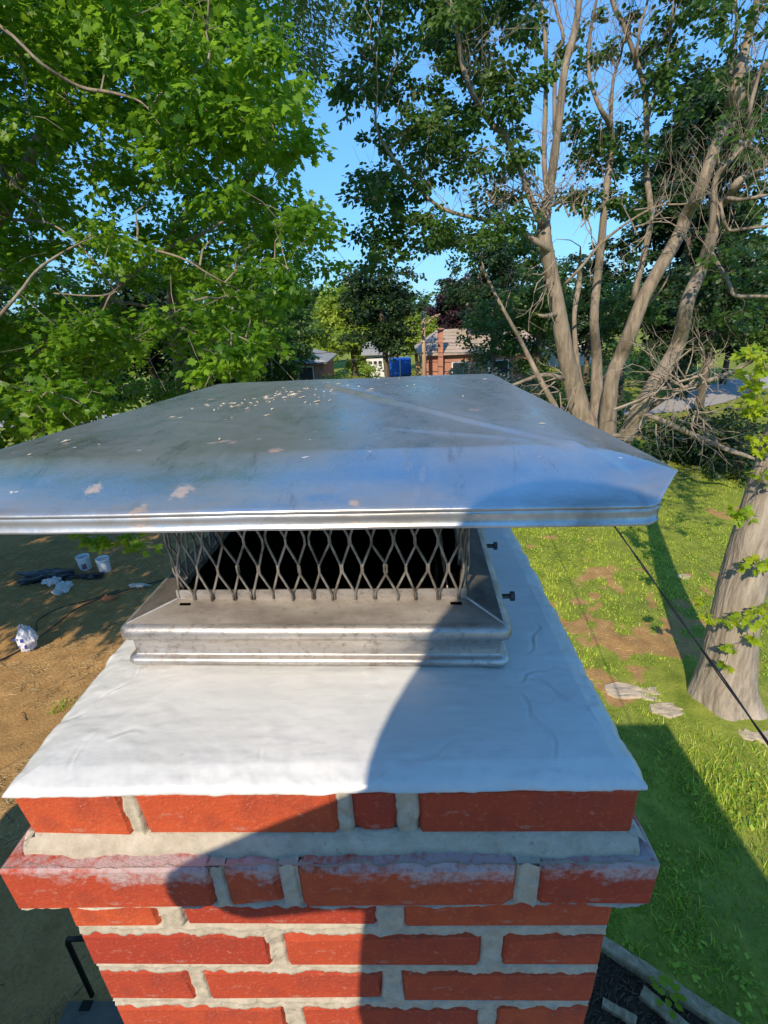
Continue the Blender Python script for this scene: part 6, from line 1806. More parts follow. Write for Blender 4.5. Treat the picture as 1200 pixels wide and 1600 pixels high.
# dry seed husks and bird marks on the lid
hm = simple('seed_husk', (.50, .42, .30), .9, 0, .4, 60)
V = []; F = []
def zlid(x, y): 
    i = int(np.clip((y-.05)/.8*(ny-1), 0, ny-1)); j = int(np.clip((x+.337)/.629*(nx-1), 0, nx-1)); return Zl[i, j]
for i in range(110):
    if i < 80: x, y = RNG.normal(-.085, .05), RNG.normal(.37, .045)
    else: x, y = RNG.uniform(-.28, .24), RNG.uniform(.13, .75)
    if not(-.3 < x < .26 and .06 < y < .8): continue
    a = RNG.uniform(0, 6.28); L = RNG.uniform(.0015, .0055)*(1.6 if i % 9 == 0 else 1); w_ = L*RNG.uniform(.18, .5); z = zlid(x, y)+.0008
    d = np.array([math.cos(a), math.sin(a), 0]); e = np.array([-d[1], d[0], 0]); p = np.array([x, y, z]); h = np.array([0, 0, RNG.uniform(.0004, .0018)])
    b0 = len(V); V += [p-d*L, p-e*w_+h*.3, p+d*L, p+e*w_+h*.3, p+h]
    F += [(b0, b0+1, b0+4), (b0+1, b0+2, b0+4), (b0+2, b0+3, b0+4), (b0+3, b0, b0+4)]
cap.rotation_euler = (0, 0, CAP_TURN); cap.location = (-.024+.0125, .45, ZT+.0225)
ct, st_ = math.cos(CAP_TURN), math.sin(CAP_TURN)
V = [(-.024+.0125+(p[0]+.024)*ct-(p[1]-.45)*st_, .45+(p[0]+.024)*st_+(p[1]-.45)*ct, p[2]+.0025) for p in V]
tag(obj('dry_seed_husks', V, F, hm), 'tan dry seed husks scattered on the metal lid of the chimney cap', 'debris', kind='stuff')
# ================================================================== GROUND
def soil_amount(x, y):
    """1 = bare earth, 0 = full turf."""
    x = np.asarray(x, float); y = np.asarray(y, float)
    left = 1/(1+np.exp(np.clip((x + 1.4 + .9*fbm(x*.5, y*.5, 0, 101, 3) - np.clip(y-9, 0, 9)*.25)*5, -40, 40)))
    left = left*(1/(1+np.exp(np.clip((y-15-1.6*fbm(x*.4, y*.4, 3, 103, 3))*1.6, -40, 40))))
    n = fbm(x*.9, y*.9, 1.5, 105, 5)
    zone = np.exp(-((x-4.3)/2.0)**2-((y-8.2)/3.0)**2)
    patch = 1/(1+np.exp(-np.clip((n*1.7+zone*.46-.72+.9*fbm(x*4, y*4, 2, 107, 3))*11, -40, 40)))
    return np.clip(np.maximum(left, patch), 0, 1)

def axis(fine_a, fine_b, step, far):
    a = list(np.arange(fine_a, fine_b+1e-6, step)); s = step; v = fine_b
    while v < far: s *= 1.35; v += s; a.append(v)
    s = step; v = fine_a; pre = []
    while v > -far: s *= 1.35; v -= s; pre.append(v)
    return np.array(pre[::-1]+a)
gx = axis(-12, 13, .07, 900); gy = axis(-1, 19, .07, 900)
Gx, Gy = np.meshgrid(gx, gy)
So = soil_amount(Gx, Gy)
close = np.exp(-np.clip((np.hypot(Gx, Gy-6)-12)/6, 0, 9))
def ground_z(x, y):
    return (.05*fbm(x*.35, y*.35, 0, 111, 3)) * np.exp(-np.clip((np.hypot(x, y-6)-12)/6, 0, 9))
Gz = ground_z(Gx, Gy) + close*(.035*fbm(Gx*3.5, Gy*3.5, 0, 113, 3)*So + .02*fbm(Gx*9, Gy*9, 0, 117, 3)*So)
near_tree = np.exp(-((Gx-4.74)/.9)**2-((Gy-5.4)/.8)**2); Gz += .10*near_tree
t = NT('ground_earth_and_turf')
so = t.attr('soil')
n1 = t.noise(3, 6, .65); n2 = t.noise(30, 5, .7); n3 = t.noise(.6, 3); n4 = t.noise(110, 3, .7)
sc_ = t.mix(t.ramp(n1, .3, .7), (.34, .19, .07), (.47, .29, .115))
sc_ = t.mix(t.ramp(n2, .48, .70, 0, .75), sc_, (.19, .12, .06))
sc_ = t.mix(t.ramp(n4, .60, .75, 0, .6), sc_, (.58, .45, .27))
gc = t.mix(t.ramp(n1, .3, .7), (.13, .18, .025), (.33, .36, .06))
gc = t.mix(t.ramp(n2, .5, .75, 0, .5), gc, (.05, .085, .015))
gc = t.mix(t.ramp(n3, .45, .7, 0, .5), gc, (.16, .18, .05))
mk = t.ramp(t.math('ADD', so, t.math('MULTIPLY', t.math('SUBTRACT', n2, .5), .5)), .3, .7)
t.base(t.mix(mk, gc, sc_), .95, 0, .1)
t.bump(n2, .7, .03)
tag(obj('ground', np.stack([Gx, Gy, Gz], -1).reshape(-1, 3), grid_faces(len(gx), len(gy)), t.m, smooth=True, attr={'soil': So.ravel()}), 'bare brown earth on the left running into patchy green lawn', kind='structure')

# street that passes the houses
def ribbon(name, pts, w, z, mat, label, uvn=None):
    P = np.array(pts, float); T = np.gradient(P, axis=0); T /= np.linalg.norm(T, axis=1)[:, None]; N = np.stack([-T[:, 1], T[:, 0]], 1)
    V = [(*(p+n*w/2), z) for p, n in zip(P, N)] + [(*(p-n*w/2), z) for p, n in zip(P, N)]
    m = len(P); F = [(i, i+1, m+i+1, m+i)[::-1] for i in range(m-1)]
    return tag(obj(name, V, F, mat), label, kind='structure')
t = NT('asphalt_grey'); n = t.noise(20, 5, .7); t.base(t.mix(t.ramp(n, .3, .7), (.30, .29, .27), (.40, .385, .36)), .9)
ribbon('road', [(-30, 29.5), (-15, 29.2), (-4, 28.8), (4, 28.2), (9, 27), (12.4, 26.2), (14.6, 26.7), (17.2, 28.2), (21, 31.2), (28, 36.5), (40, 45), (70, 66)], 3.0, .03, t.m, 'pale grey street running past the houses')

# ---- turf blades, clover, straw
def scatter_strips(name, P, H, Wd, lean, mat, tint, label):
    n = len(P); a = RNG.uniform(0, 6.283, n); d = np.stack([np.cos(a), np.sin(a), 0*a], 1); e = np.stack([-d[:, 1], d[:, 0], 0*a], 1)
    ln = (lean*H)[:, None]*e; upv = np.zeros((n, 3)); upv[:, 2] = H
    V = np.stack([P-d*Wd[:, None]/2, P+d*Wd[:, None]/2, P+d*Wd[:, None]*.32+upv*.6+ln*.35, P+upv*.95+ln, P-d*Wd[:, None]*.32+upv*.6+ln*.35], 1).reshape(-1, 3)
    b = (np.arange(n)*5)[:, None]
    F = np.concatenate([b+np.array([[0, 1, 2]]), b+np.array([[0, 2, 4]]), b+np.array([[4, 2, 3]])])
    return tag(obj(name, V, F, mat, attr={'tint': np.repeat(tint, 5)}), label, 'grass', kind='stuff')
n = 330000
gpx = 1.0+13*RNG.random(n)**1.35; gpy = .3+19.5*RNG.random(n)**1.15
sa = soil_amount(gpx, gpy)
keep = (RNG.random(n) > np.clip(sa*1.25, 0, .985)) & ~((gpx < 2.55) & (gpy < 2.35+(1.75-gpx)*.68) & (gpx > 0)) & (np.hypot(gpx-4.74, gpy-5.4) > .6)
gpx, gpy, sa = gpx[keep], gpy[keep], sa[keep]
tuft = fbm(gpx*2.2, gpy*2.2, 4, 121, 4)
k2 = RNG.random(len(gpx)) < np.clip(.55+tuft*1.1, .15, 1); gpx, gpy, tuft, sa = gpx[k2], gpy[k2], tuft[k2], sa[k2]
P = np.stack([gpx, gpy, ground_z(gpx, gpy)-.005], 1)
lush = 1/(1+np.exp((gpy-5.2)*1.5))
Hh = (.022+.055*RNG.random(len(P))**1.4)*(1+.6*lush+.5*tuft)
t_ = np.clip(.5+.35*RNG.normal(size=len(P))+.5*tuft-.35*lush+sa*.5, 0, 1)
GR = leaf_mat('turf_blade', (.12, .265, .020), (.60, .68, .09), .3, .25)
scatter_strips('lawn_grass', P, Hh, .007+.009*RNG.random(len(P)), RNG.uniform(.2, 1.3, len(P)), GR, t_, 'short patchy lawn grass right of the chimney')
# clover leaves lying in the turf
n = 16000
cx = 1.2+9*RNG.random(n)**1.4; cy = .5+11*RNG.random(n)
k = (soil_amount(cx, cy) < .4) & (fbm(cx*1.3, cy*1.3, 8, 131, 3) > -.05) & ~((cx < 2.6) & (cy < 2.4+(1.75-cx)*.68))
cx, cy = cx[k], cy[k]; n = len(cx)
a = RNG.uniform(0, 6.283, n); s = RNG.uniform(.012, .03, n); z = ground_z(cx, cy)+RNG.uniform(.02, .055, n)
tl = RNG.normal(0, .3, (n, 2))
V = []
for dx_, dy_ in ((-1, -.2), (-.2, -1), (1, .1), (.1, 1)):
    X_ = (dx_*np.cos(a)-dy_*np.sin(a))*s; Y_ = (dx_*np.sin(a)+dy_*np.cos(a))*s
    V.append(np.stack([cx+X_, cy+Y_, z+tl[:, 0]*X_+tl[:, 1]*Y_], 1))
V = np.stack(V, 1).reshape(-1, 3); F = (np.arange(n)*4)[:, None]+np.array([[0, 1, 2, 3]])
tag(obj('clover', V, F, GR, attr={'tint': np.repeat(RNG.random(n)*.7, 4)}), 'small clover leaves spread through the lawn', 'clover', kind='stuff')
# straw, twigs and clods over the bare earth
def sticks(name, P, L, R_, mat, label, cat):
    n = len(P); a = RNG.normal(.55, .9, n); d = np.stack([np.cos(a), np.sin(a), RNG.normal(0, .12, n)], 1)*L[:, None]/2; e = np.stack([-np.sin(a), np.cos(a), 0*a], 1)*R_[:, None]
    u = np.zeros((n, 3)); u[:, 2] = R_*1.6
    V = np.stack([P-d-e, P-d+e, P-d+u, P+d-e, P+d+e, P+d+u], 1).reshape(-1, 3); b = (np.arange(n)*6)[:, None]
    F = np.concatenate([b+np.array([[0, 3, 5, 2]]), b+np.array([[2, 5, 4, 1]]), b+np.array([[1, 4, 3, 0]])])
    return tag(obj(name, V, F, mat), label, cat, kind='stuff')
n = 32000
sx_ = -10.5+9.5*RNG.random(n); sy_ = .5+13*RNG.random(n)
sx_[:3500] = 2+5.5*RNG.random(3500); sy_[:3500] = 5+8*RNG.random(3500)
k = (soil_amount(sx_, sy_) > np.where(sx_ > 1, .25, .6)) & (fbm(sx_*.8, sy_*.8, 2, 141, 3) > -.12); sx_, sy_ = sx_[k], sy_[k]; n = len(sx_)
zz = ground_z(sx_, sy_)
sticks('dry_straw', np.stack([sx_, sy_, zz+.012], 1), RNG.uniform(.03, .16, n), RNG.uniform(.0015, .003, n), simple('straw', (.55, .42, .22), .9, 0, .35, 3), 'thin dry straw scattered over the bare earth', 'straw')
n = 420
sx_ = -10+9*RNG.random(n); sy_ = .8+12*RNG.random(n); k = soil_amount(sx_, sy_) > .6; sx_, sy_ = sx_[k], sy_[k]; n = len(sx_)
sticks('fallen_twigs', np.stack([sx_, sy_, ground_z(sx_, sy_)+.014], 1), RNG.uniform(.06, .3, n), RNG.uniform(.003, .006, n), simple('dead_twig', (.17, .12, .075), .9, 0, .4, 3), 'short dark fallen twigs on the bare earth', 'twigs')
# sparse weeds on the earth
n = 5200
sx_ = -9+8*RNG.random(n); sy_ = .6+12*RNG.random(n); k = fbm(sx_*.7, sy_*.7, 9, 151, 3) > .2; sx_, sy_ = sx_[k], sy_[k]
k = np.hypot(sx_+5.37, sy_-5.46) < .12
ex = RNG.normal(-5.37, .09, 160); ey = RNG.normal(5.46, .09, 160)
sx_ = np.concatenate([sx_, ex]); sy_ = np.concatenate([sy_, ey]); m = len(sx_)
scatter_strips('sparse_weeds', np.stack([sx_, sy_, ground_z(sx_, sy_)], 1), RNG.uniform(.02, .06, m), RNG.uniform(.006, .014, m), RNG.uniform(.4, 1.5, m), GR, RNG.random(m)*.5, 'sparse thin weeds coming up through the bare earth')

# ================================================================== HOUSE BELOW THE PHOTOGRAPHER
RZ = 4.25
hs = thing('house', (0, -5, 0), 'flat-roofed house with pale siding that the chimney stands against', 'house')
siding = simple('pale_siding', (.62, .60, .55), .7, 0, .08, 3)
roofm = simple('roof_membrane', (.28, .27, .26), .9, 0, .2, 6, .2)
mb = MB()
mb.box((-.9, -10, -.2), (1.86, -.29, RZ-.25)); mb.box((-6.5, -10, -.2), (-.903, -1.24, RZ-.25)); mb.build('wall', siding, hs)
mb = MB(); mb.box((-.9, -10.1, RZ-.24), (1.96, -.19, RZ)); mb.box((-6.6, -10.1, RZ-.24), (-.903, -1.14, RZ)); mb.build('roof', roofm, hs)
for z in np.arange(.3, RZ-.3, .16):
    mb = MB(); mb.box((1.862, -9.9, z), (1.872, -.3, z+.15)); mb.build('siding_board', siding, hs)

# mulch bed edged with old timbers, beside the chimney foot
t = NT('dark_mulch'); n = t.noise(18, 6, .75); t.base(t.mix(t.ramp(n, .35, .7), (.026, .015, .008), (.10, .06, .035)), .95); t.bump(n, .9, .04)
bx, by = np.meshgrid(np.linspace(.3, 2.75, 70), np.linspace(.05, 2.5, 70))
inside = by < 2.40+(1.70-bx)*.715
bz = np.where(inside, .035+.03*fbm(bx*9, by*9, 0, 161, 3), -.12)
tag(obj('mulch_bed', np.stack([bx, by, bz+ground_z(bx, by)], -1).reshape(-1, 3), grid_faces(70, 70), t.m, smooth=True), 'dark mulch bed in the corner beside the chimney foot', kind='structure')
n = 3200
mx = RNG.uniform(.4, 2.6, n); my = RNG.uniform(.1, 2.4, n); k = my < 2.33+(1.70-mx)*.715; mx, my = mx[k], my[k]; n = len(mx)
sticks('mulch_chips', np.stack([mx, my, ground_z(mx, my)+.06], 1), RNG.uniform(.02, .07, n), RNG.uniform(.003, .007, n), simple('mulch_chip', (.10, .065, .04), .9, 0, .6, 4), 'dark wood chips on the mulch bed', 'mulch')
wood = bark_mat('grey_timber', (.22, .155, .095), (.46, .36, .235), 8, 9, .4)
def timber(name, a, b, w, h, label, rot=0):
    a, b = np.array(a, float), np.array(b, float); d = (b-a)/np.linalg.norm(b-a); s = np.array([-d[1], d[0], 0]); V = []; m = 14
    for i in range(m):
        p = a+(b-a)*i/(m-1)
        for (u, v) in ((-1, 0), (-1, .85), (-.8, 1), (.8, 1), (1, .85), (1, 0)):
            V.append(p+s*u*w/2*(1+.1*RNG.normal()*.4)+np.array([0, 0, v*h+.006*RNG.normal()]))
    F = [(i*6+k, i*6+(k+1) % 6, (i+1)*6+(k+1) % 6, (i+1)*6+k) for i in range(m-1) for k in range(6)] + [tuple(range(6))[::-1], tuple((m-1)*6+k for k in range(6))]
    return tag(obj(name, V, F, wood), label, 'timber')
timber('edging_timber', (1.68, 2.44, 0), (2.75, 1.68, 0), .11, .12, 'long weathered edging timber between lawn and mulch bed')
timber('split_timber', (2.02, 2.0, .03), (2.36, 1.66, .04), .10, .06, 'short split grey timber lying in the mulch')
timber('split_timber', (1.66, 1.93, .03), (1.88, 1.80, .05), .07, .05, 'smallest grey wood offcut in the mulch, nearest the chimney')
mb = MB(); mb.box((1.59, 2.40, .0), (1.73, 2.56, .11)); o = mb.build('edging_block', simple('pale_concrete', (.46, .42, .35), .9, 0, .15, 12, .2), loc=(1.66, 2.48, 0)); bv = o.modifiers.new('bevel', 'BEVEL'); bv.width = .012; bv.segments = 2
tag(o, 'pale concrete edging block at the end of the long timber', 'block')

# concrete step with black handrail, left of the chimney foot
mb = MB(); mb.box((-3.0, .2, -.05), (-1.2, 1.93, .06)); o = mb.build('concrete_step', simple('step_concrete', (.13, .115, .095), .9, 0, .2, 7, .2), loc=(-2.1, 1.1, 0)); bv = o.modifiers.new('bevel', 'BEVEL'); bv.width = .012; bv.segments = 2
tag(o, 'low grey concrete step behind the chimney foot, lower left', 'step')
blk = simple('black_iron', (.008, .008, .008), .5, .3, .3, 12)
hr = thing('handrail', (-2.8, 1.97, 0), 'black iron handrail standing at the edge of the concrete step', 'handrail')
mb = MB(); mb.tube([(-2.81, 1.967, .05), (-2.79, 1.97, .86), (-2.77, 1.972, .91)], .021, 10); mb.build('post', blk, hr, smooth=True)
mb = MB(); mb.tube([(-2.785, 1.972, .90), (-2.68, 1.975, .905), (-1.4, 1.98, .93), (-1.25, 1.9, .93)], .02, 10); mb.build('rail', blk, hr, smooth=True)
mb = MB(); mb.tube([(-1.35, 1.90, .05), (-1.35, 1.93, .93)], .02, 10); mb.build('post', blk, hr, smooth=True)
mb = MB(); mb.box((-2.86, 1.86, .055), (-2.77, 1.925, .075)); mb.build('base_plate', blk, hr)

# flat pale stones sunk round the foot of the near trunk
stm = simple('pale_stone', (.42, .345, .25), .9, 0, .25, 9, .3)
def stone(x, y, rx, ry, h, lab, gz=0.0):
    V = []; m = 11; sd = len(ORG)
    r_ = np.random.default_rng(sd); rad = r_.uniform(.75, 1.15, m)
    for lv, (sc_, z) in enumerate(((1.06, -.06), (1, h*.7), (.88, h), (.45, h*1.08))):
        for k in range(m):
            a = 2*math.pi*k/m; V.append((x+math.cos(a)*rx*rad[k]*sc_, y+math.sin(a)*ry*rad[k]*sc_, z+r_.normal()*.006+float(ground_z(x, y))))
    F = [(l*m+k, l*m+(k+1) % m, (l+1)*m+(k+1) % m, (l+1)*m+k) for l in range(3) for k in range(m)]+[tuple(3*m+k for k in range(m))]
    tag(obj('flat_stone', V, F, stm, loc=(x, y, 0)), lab, 'stone', 'pale stones around the foot of the near trunk')
stone(3.42, 5.55, .38, .17, .035, 'flat pale stone in the grass nearest the chimney crown')
stone(4.08, 5.42, .48, .22, .035, 'large flat pale stone left of the thick near trunk')
stone(3.85, 5.15, .28, .14, .05, 'flat stone at the edge of the roof shadow below the large pale stone')
stone(4.70, 4.72, .17, .12, .05, 'blocky pale stone in front of the near trunk')
stone(5.05, 4.62, .38, .17, .06, 'long flat pale stone right of the blocky stone by the trunk')
stone(4.30, 5.05, .13, .08, .03, 'small round stone just below the trunk roots')
stone(6.1, 8.9, .16, .1, .02, 'small flat stone in the trunk shadow on the lawn')
# ================================================================== TREES
MAPLE = np.array([(0,0),(.20,-.10),(.29,.06),(.53,.16),(.38,.32),(.50,.62),(.24,.54),(0,1.0),(-.24,.54),(-.50,.62),(-.38,.32),(-.53,.16),(-.29,.06),(-.20,-.10),(0,.34)])
MAPLE = np.c_[MAPLE, -.22*np.abs(MAPLE[:, 0])-.10*MAPLE[:, 1]**2]
MAPLE_F = np.array([(i, (i+1) % 14, 14) for i in range(14)])
OVAL = np.array([(0,0,0),(.34,.28,-.10),(.30,.68,-.14),(0,1,-.16),(-.30,.68,-.14),(-.34,.28,-.10)])
OVAL_F = np.array([(0,1,2,3),(0,3,4,5)])

def leaf_frames(n, C_, out, droop=.35, flat=.8, rng=RNG):
    """random leaf axes: direction outward and drooping, normal mostly up"""
    d = out + rng.normal(0, .55, (n, 3)); d[:, 2] = d[:, 2]*.5 - droop
    d /= np.linalg.norm(d, axis=1)[:, None]+1e-9
    u = rng.normal(0, .55, (n, 3)); u[:, 2] += flat; u += out*.25
    s = np.cross(d, u); s /= np.linalg.norm(s, axis=1)[:, None]+1e-9
    return d, s, np.cross(s, d)

def leaf_mesh(P, d, s, u, size, tmpl, tf):
    k = len(tmpl)
    if k > 8:                                            # each leaf curls and folds by its own amount
        cu = RNG.uniform(-.5, 2.2, len(P)); T = np.repeat(tmpl[None], len(P), 0); T[:, :, 2] *= cu[:, None]; T[:, :, 0] *= RNG.uniform(.75, 1.12, len(P))[:, None]
        V = P[:, None, :] + size[:, None, None]*(T[:, :, 0:1]*s[:, None, :] + T[:, :, 1:2]*d[:, None, :] + T[:, :, 2:3]*u[:, None, :])
        return V.reshape(-1, 3), ((np.arange(len(P))*k)[:, None, None] + tf[None]).reshape(-1, tf.shape[1])
    V = P[:, None, :] + size[:, None, None]*(tmpl[None, :, 0:1]*s[:, None, :] + tmpl[None, :, 1:2]*d[:, None, :] + tmpl[None, :, 2:3]*u[:, None, :])
    F = (np.arange(len(P))*k)[:, None, None] + tf[None]
    return V.reshape(-1, 3), F.reshape(-1, tf.shape[1])

def clump_leaves(clumps, per, size, sq=.75, rng=RNG, twigs=7, nmin=4):
    Ps = []; outs = []; tint = []; sz = []
    for c in clumps:
        c = np.array(c); r = c[3]; n = max(nmin, int(per*(r/.6)**2))
        tw = rng.normal(size=(twigs, 3)); tw[:, 2] = tw[:, 2]*.6+.1; tw /= np.linalg.norm(tw, axis=1)[:, None]
        k = rng.integers(0, twigs, n); u = rng.random(n)**.55
        p = c[:3] + tw[k]*u[:, None]*r + rng.normal(0, .16*r, (n, 3)); 
        o = p - c[:3]; p[:, 2] = c[2] + (p[:, 2]-c[2])*sq
        o /= np.linalg.norm(o, axis=1)[:, None]+1e-6
        Ps.append(p); outs.append(o); tint.append(np.clip(rng.normal(.36, .17)+rng.normal(0, .16, n)+.45*(rng.random(n) < .10), 0, 1)); sz.append(rng.uniform(.65, 1.2, n)*size)
    return np.concatenate(Ps), np.concatenate(outs), np.concatenate(tint), np.concatenate(sz)

def smooth_path(P, sub=4):
    P = np.array(P, float)
    if len(P) < 3: 
        t_ = np.linspace(0, 1, sub+1)[:, None]; return P[0]*(1-t_)+P[-1]*t_
    Q = np.vstack([2*P[0]-P[1], P, 2*P[-1]-P[-2]]); out = []
    for i in range(1, len(Q)-2):
        for k in range(sub):
            t_ = k/sub; a, b, c, d = Q[i-1], Q[i], Q[i+1], Q[i+2]
            out.append(.5*((2*b)+(c-a)*t_+(2*a-5*b+4*c-d)*t_**2+(3*b-a-3*c+d)*t_**3))
    out.append(P[-1]); return np.array(out)

def limb_vf(pts, n=10, sub=4, rough=.10, seed=0):
    A = smooth_path(pts, sub); P, R_ = A[:, :3], np.maximum(A[:, 3], .004)
    V, F = tube_vf(P, R_, n, True); V = np.array(V)
    Cn = np.repeat(P, n, axis=0); rr = np.repeat(R_, n)
    k = 1+rough*fbm(V[:, 0]/(rr*1.4+.05), V[:, 1]/(rr*1.4+.05), V[:, 2]/(rr*3+.1), seed, 3)
    return Cn+(V-Cn)*k[:, None], F

def furrowed(pts, n=150, sub=34):
    A = smooth_path(pts, sub); P, R_ = A[:, :3], A[:, 3]; V, F = tube_vf(P, R_, n, True); V = np.array(V)
    Cn = np.repeat(P, n, axis=0); k = np.tile(np.arange(n), len(P)); z = np.repeat(P[:, 2], n); a = k*2*math.pi/n
    ca, sa = np.cos(a), np.sin(a); w_ = .25*fbm(ca*3, sa*3, z*2.2, 201, 3)
    ridge = 1-np.abs(fbm((ca+w_)*9, (sa+w_)*9, z*1.3, 203, 3))*4.2
    lob = .10*np.exp(-np.clip(z, 0, 9)/.35)*np.sin(a*5+1.0)
    d = 1+.024*np.clip(ridge, -.6, 1)+.05*fbm(ca*1.6, sa*1.6, z*.8, 207, 3)+lob
    return Cn+(V-Cn)*d[:, None], F

def connectors(limbs, clumps, r0=.016, start=0.15):
    nodes = []
    for L in limbs:
        A = smooth_path(L, 3)
        for q in A[int(len(A)*start):]: nodes.append(q[:3])
    nodes = [np.array(q) for q in nodes]; mb_ = MB()
    cl = sorted(clumps, key=lambda c: min(np.linalg.norm(np.array(c[:3])-q) for q in nodes[::3]))
    for c in cl:
        p = np.array(c[:3]); N_ = np.array(nodes); d = np.linalg.norm(N_-p, axis=1)+.5*np.clip(N_[:, 2]-p[2], 0, 9); j = int(d.argmin()); q = N_[j]
        L = np.linalg.norm(p-q)
        if L < .15: continue
        pts = []
        for k in range(6):
            u = k/5; x = q*(1-u)+p*u + RNG.normal(0, .05*L, 3)*math.sin(u*3.1); x[2] += .10*L*math.sin(u*3.1); pts.append(x)
        mb_.tube(pts, np.linspace(r0*(.7+.25*min(L, 4)), r0*.35, 6), 5, False); nodes += pts[1:]
        for _ in range(3):
            e = p+RNG.normal(0, c[3]*.6, 3); mb_.tube([p, (p+e)/2+RNG.normal(0, .03, 3), e], [r0*.35, r0*.28, r0*.15], 4, False)
    return mb_

def tree(name, label, limbs, clumps, leaf, bark, per, size, tmpl=(OVAL, OVAL_F), group=None, hidden=(), sub_leaf=0, sides=12, loc=None, twig_r=.016, sq=.75, cat='tree', smallbark=None, trunk_n=1, nmin=4):
    limbs = [[list(q) for q in L] for L in limbs]
    for L in limbs: L[-1][3] *= .25
    loc = loc or tuple(limbs[0][0][:3])
    r = thing(name, (loc[0], loc[1], 0), label, cat, group)
    for i, L in enumerate(limbs):
        if sides > 20 and i == 0: V, F = furrowed(L)
        else: V, F = limb_vf(L, sides if L[0][3] > .1 else 7, 4, .14 if L[0][3] > .1 else .08, i)
        obj('trunk' if i < trunk_n else 'limb', V, F, bark, r, smooth=True)
    allc = list(clumps)+list(hidden)
    if allc:
        mb_ = connectors(limbs, allc, twig_r)
        if mb_.V: tag(mb_.build('twigs', smallbark or bark, r), kind='stuff')
        P, o, ti, sz = clump_leaves(allc, per, size, sq, nmin=nmin)
        d, s, u = leaf_frames(len(P), None, o)
        mask = np.ones(len(P), bool)
        if sub_leaf:                                     # the leaves that show largest become parts
            v = P-np.array(CAM); zc = v@np.array(fw); px = (v@np.array(rt2))/zc; py = (v@np.array(up2))/zc
            ok = (zc > .5) & (np.abs(px) < .79) & (np.abs(py) < 1.05)
            sc_ = np.where(ok, sz/zc, 0); big = np.argsort(-sc_)[:sub_leaf]; mask[big] = False
            var = [raw_mesh('leaf', tmpl[0], tmpl[1], leaf, attr={'tint': np.full(len(tmpl[0]), tv)}) for tv in (.1, .3, .5, .7, .9)]
            org = ORG[r.name]
            for i in big:
                q = bpy.data.objects.new('leaf', var[min(4, int(ti[i]*5))]); COL.objects.link(q); q.parent = r
                M_ = Matrix(((s[i, 0], d[i, 0], u[i, 0], P[i, 0]-org[0]), (s[i, 1], d[i, 1], u[i, 1], P[i, 1]-org[1]), (s[i, 2], d[i, 2], u[i, 2], P[i, 2]-org[2]), (0, 0, 0, 1)))
                q.matrix_local = M_ @ Matrix.Scale(float(sz[i]), 4)
        V, F = leaf_mesh(P[mask], d[mask], s[mask], u[mask], sz[mask], *tmpl)
        tag(obj('crown', V, F, leaf, r, attr={'tint': np.repeat(ti[mask], len(tmpl[0]))}), kind='stuff')
    return r

BARK = bark_mat('grey_tan_bark', (.12, .095, .07), (.34, .285, .215), 6, 5, 1.0)
BARKD = bark_mat('dark_bark', (.07, .055, .04), (.17, .135, .10), 5, 4, .7)
BARKN = bark_mat('ridged_grey_bark', (.19, .155, .12), (.45, .385, .31), 8, 8, 1.0)
TWIG = simple('bare_twig', (.27, .225, .175), .9, 0, .3, 4)
L_MAPLE = leaf_mat('maple_leaf', (.036, .125, .010), (.25, .43, .028), .52, .4)
L_RIGHT = leaf_mat('dark_maple_leaf', (.030, .085, .018), (.11, .20, .035), .42, .4)
L_HONEY = leaf_mat('yellow_green_leaf', (.10, .18, .03), (.22, .28, .06), .5, .35)
L_NEAR = leaf_mat('lime_leaf', (.19, .34, .02), (.46, .52, .03), .5, .3)

def blob_clumps(c, rad, n, rc, rng, hollow=.55, cone=0.0):
    out = []
    while len(out) < n:
        v = rng.uniform(-1, 1, 3); q = np.linalg.norm(v)
        if q > 1 or q < hollow*rng.random(): continue
        k = 1-cone*(v[2]*.5+.5)
        out.append((c[0]+v[0]*rad[0]*k, c[1]+v[1]*rad[1]*k, c[2]+v[2]*rad[2], rng.uniform(*rc)))
    return out

# ---- big maple on the left
rg = np.random.default_rng(3)
hid = []
for c in blob_clumps((-10.2, 8.4, 9.5), (5.2, 5.6, 5.5), 150, (.6, 1.0), rg, .7):
    v = Vector(c[:3])-CAM; zc = v.dot(fw)
    if zc < .3 or v.dot(rt2)/zc < -.90 or v.dot(up2)/zc > 1.18: hid.append(c)
for c in blob_clumps((-6.2, 8.6, 14.2), (4.4, 4.0, 2.2), 70, (.6, .9), rg, .7):
    v = Vector(c[:3])-CAM; zc = v.dot(fw)
    if zc < .3 or v.dot(up2)/zc > 1.18: hid.append(c)
D['left'] = [[[*q[:3], q[3]*(.72 if i < 2 else .5)] for q in L] for i, L in enumerate(D['left'])]
D['stems'] = [[[*q[:3], q[3]*.60] for q in L] for L in D['stems']]
for i in range(270):                                     # unseen boughs added on the house side to shade the earth under the tree
    gx_, gy_ = rg.uniform(-12, -3.0), rg.uniform(7.7, 14); z_ = rg.uniform(5.2, 8.5)
    if gy_ < 8.6 and rg.random() < .5: continue
    c = (gx_-.417*z_, gy_-1.21*z_, z_, rg.uniform(.5, .75)); v = Vector(c[:3])-CAM; zc = v.dot(fw)
    if zc < .3 or v.dot(rt2)/zc < -.90: hid.append(c)
D['lean'] = [[[*q[:3], q[3]*.68] for q in L] for L in D['lean']]
D['near'][0] = [[*q[:3], q[3]*.78] for q in D['near'][0]]
tree('maple_tree', 'large leafy maple filling the left side, branches reaching over the bare earth', D['left'], D['left_clumps'], L_MAPLE, BARK, 275, .104, (MAPLE, MAPLE_F), hidden=hid, sub_leaf=300, smallbark=TWIG)
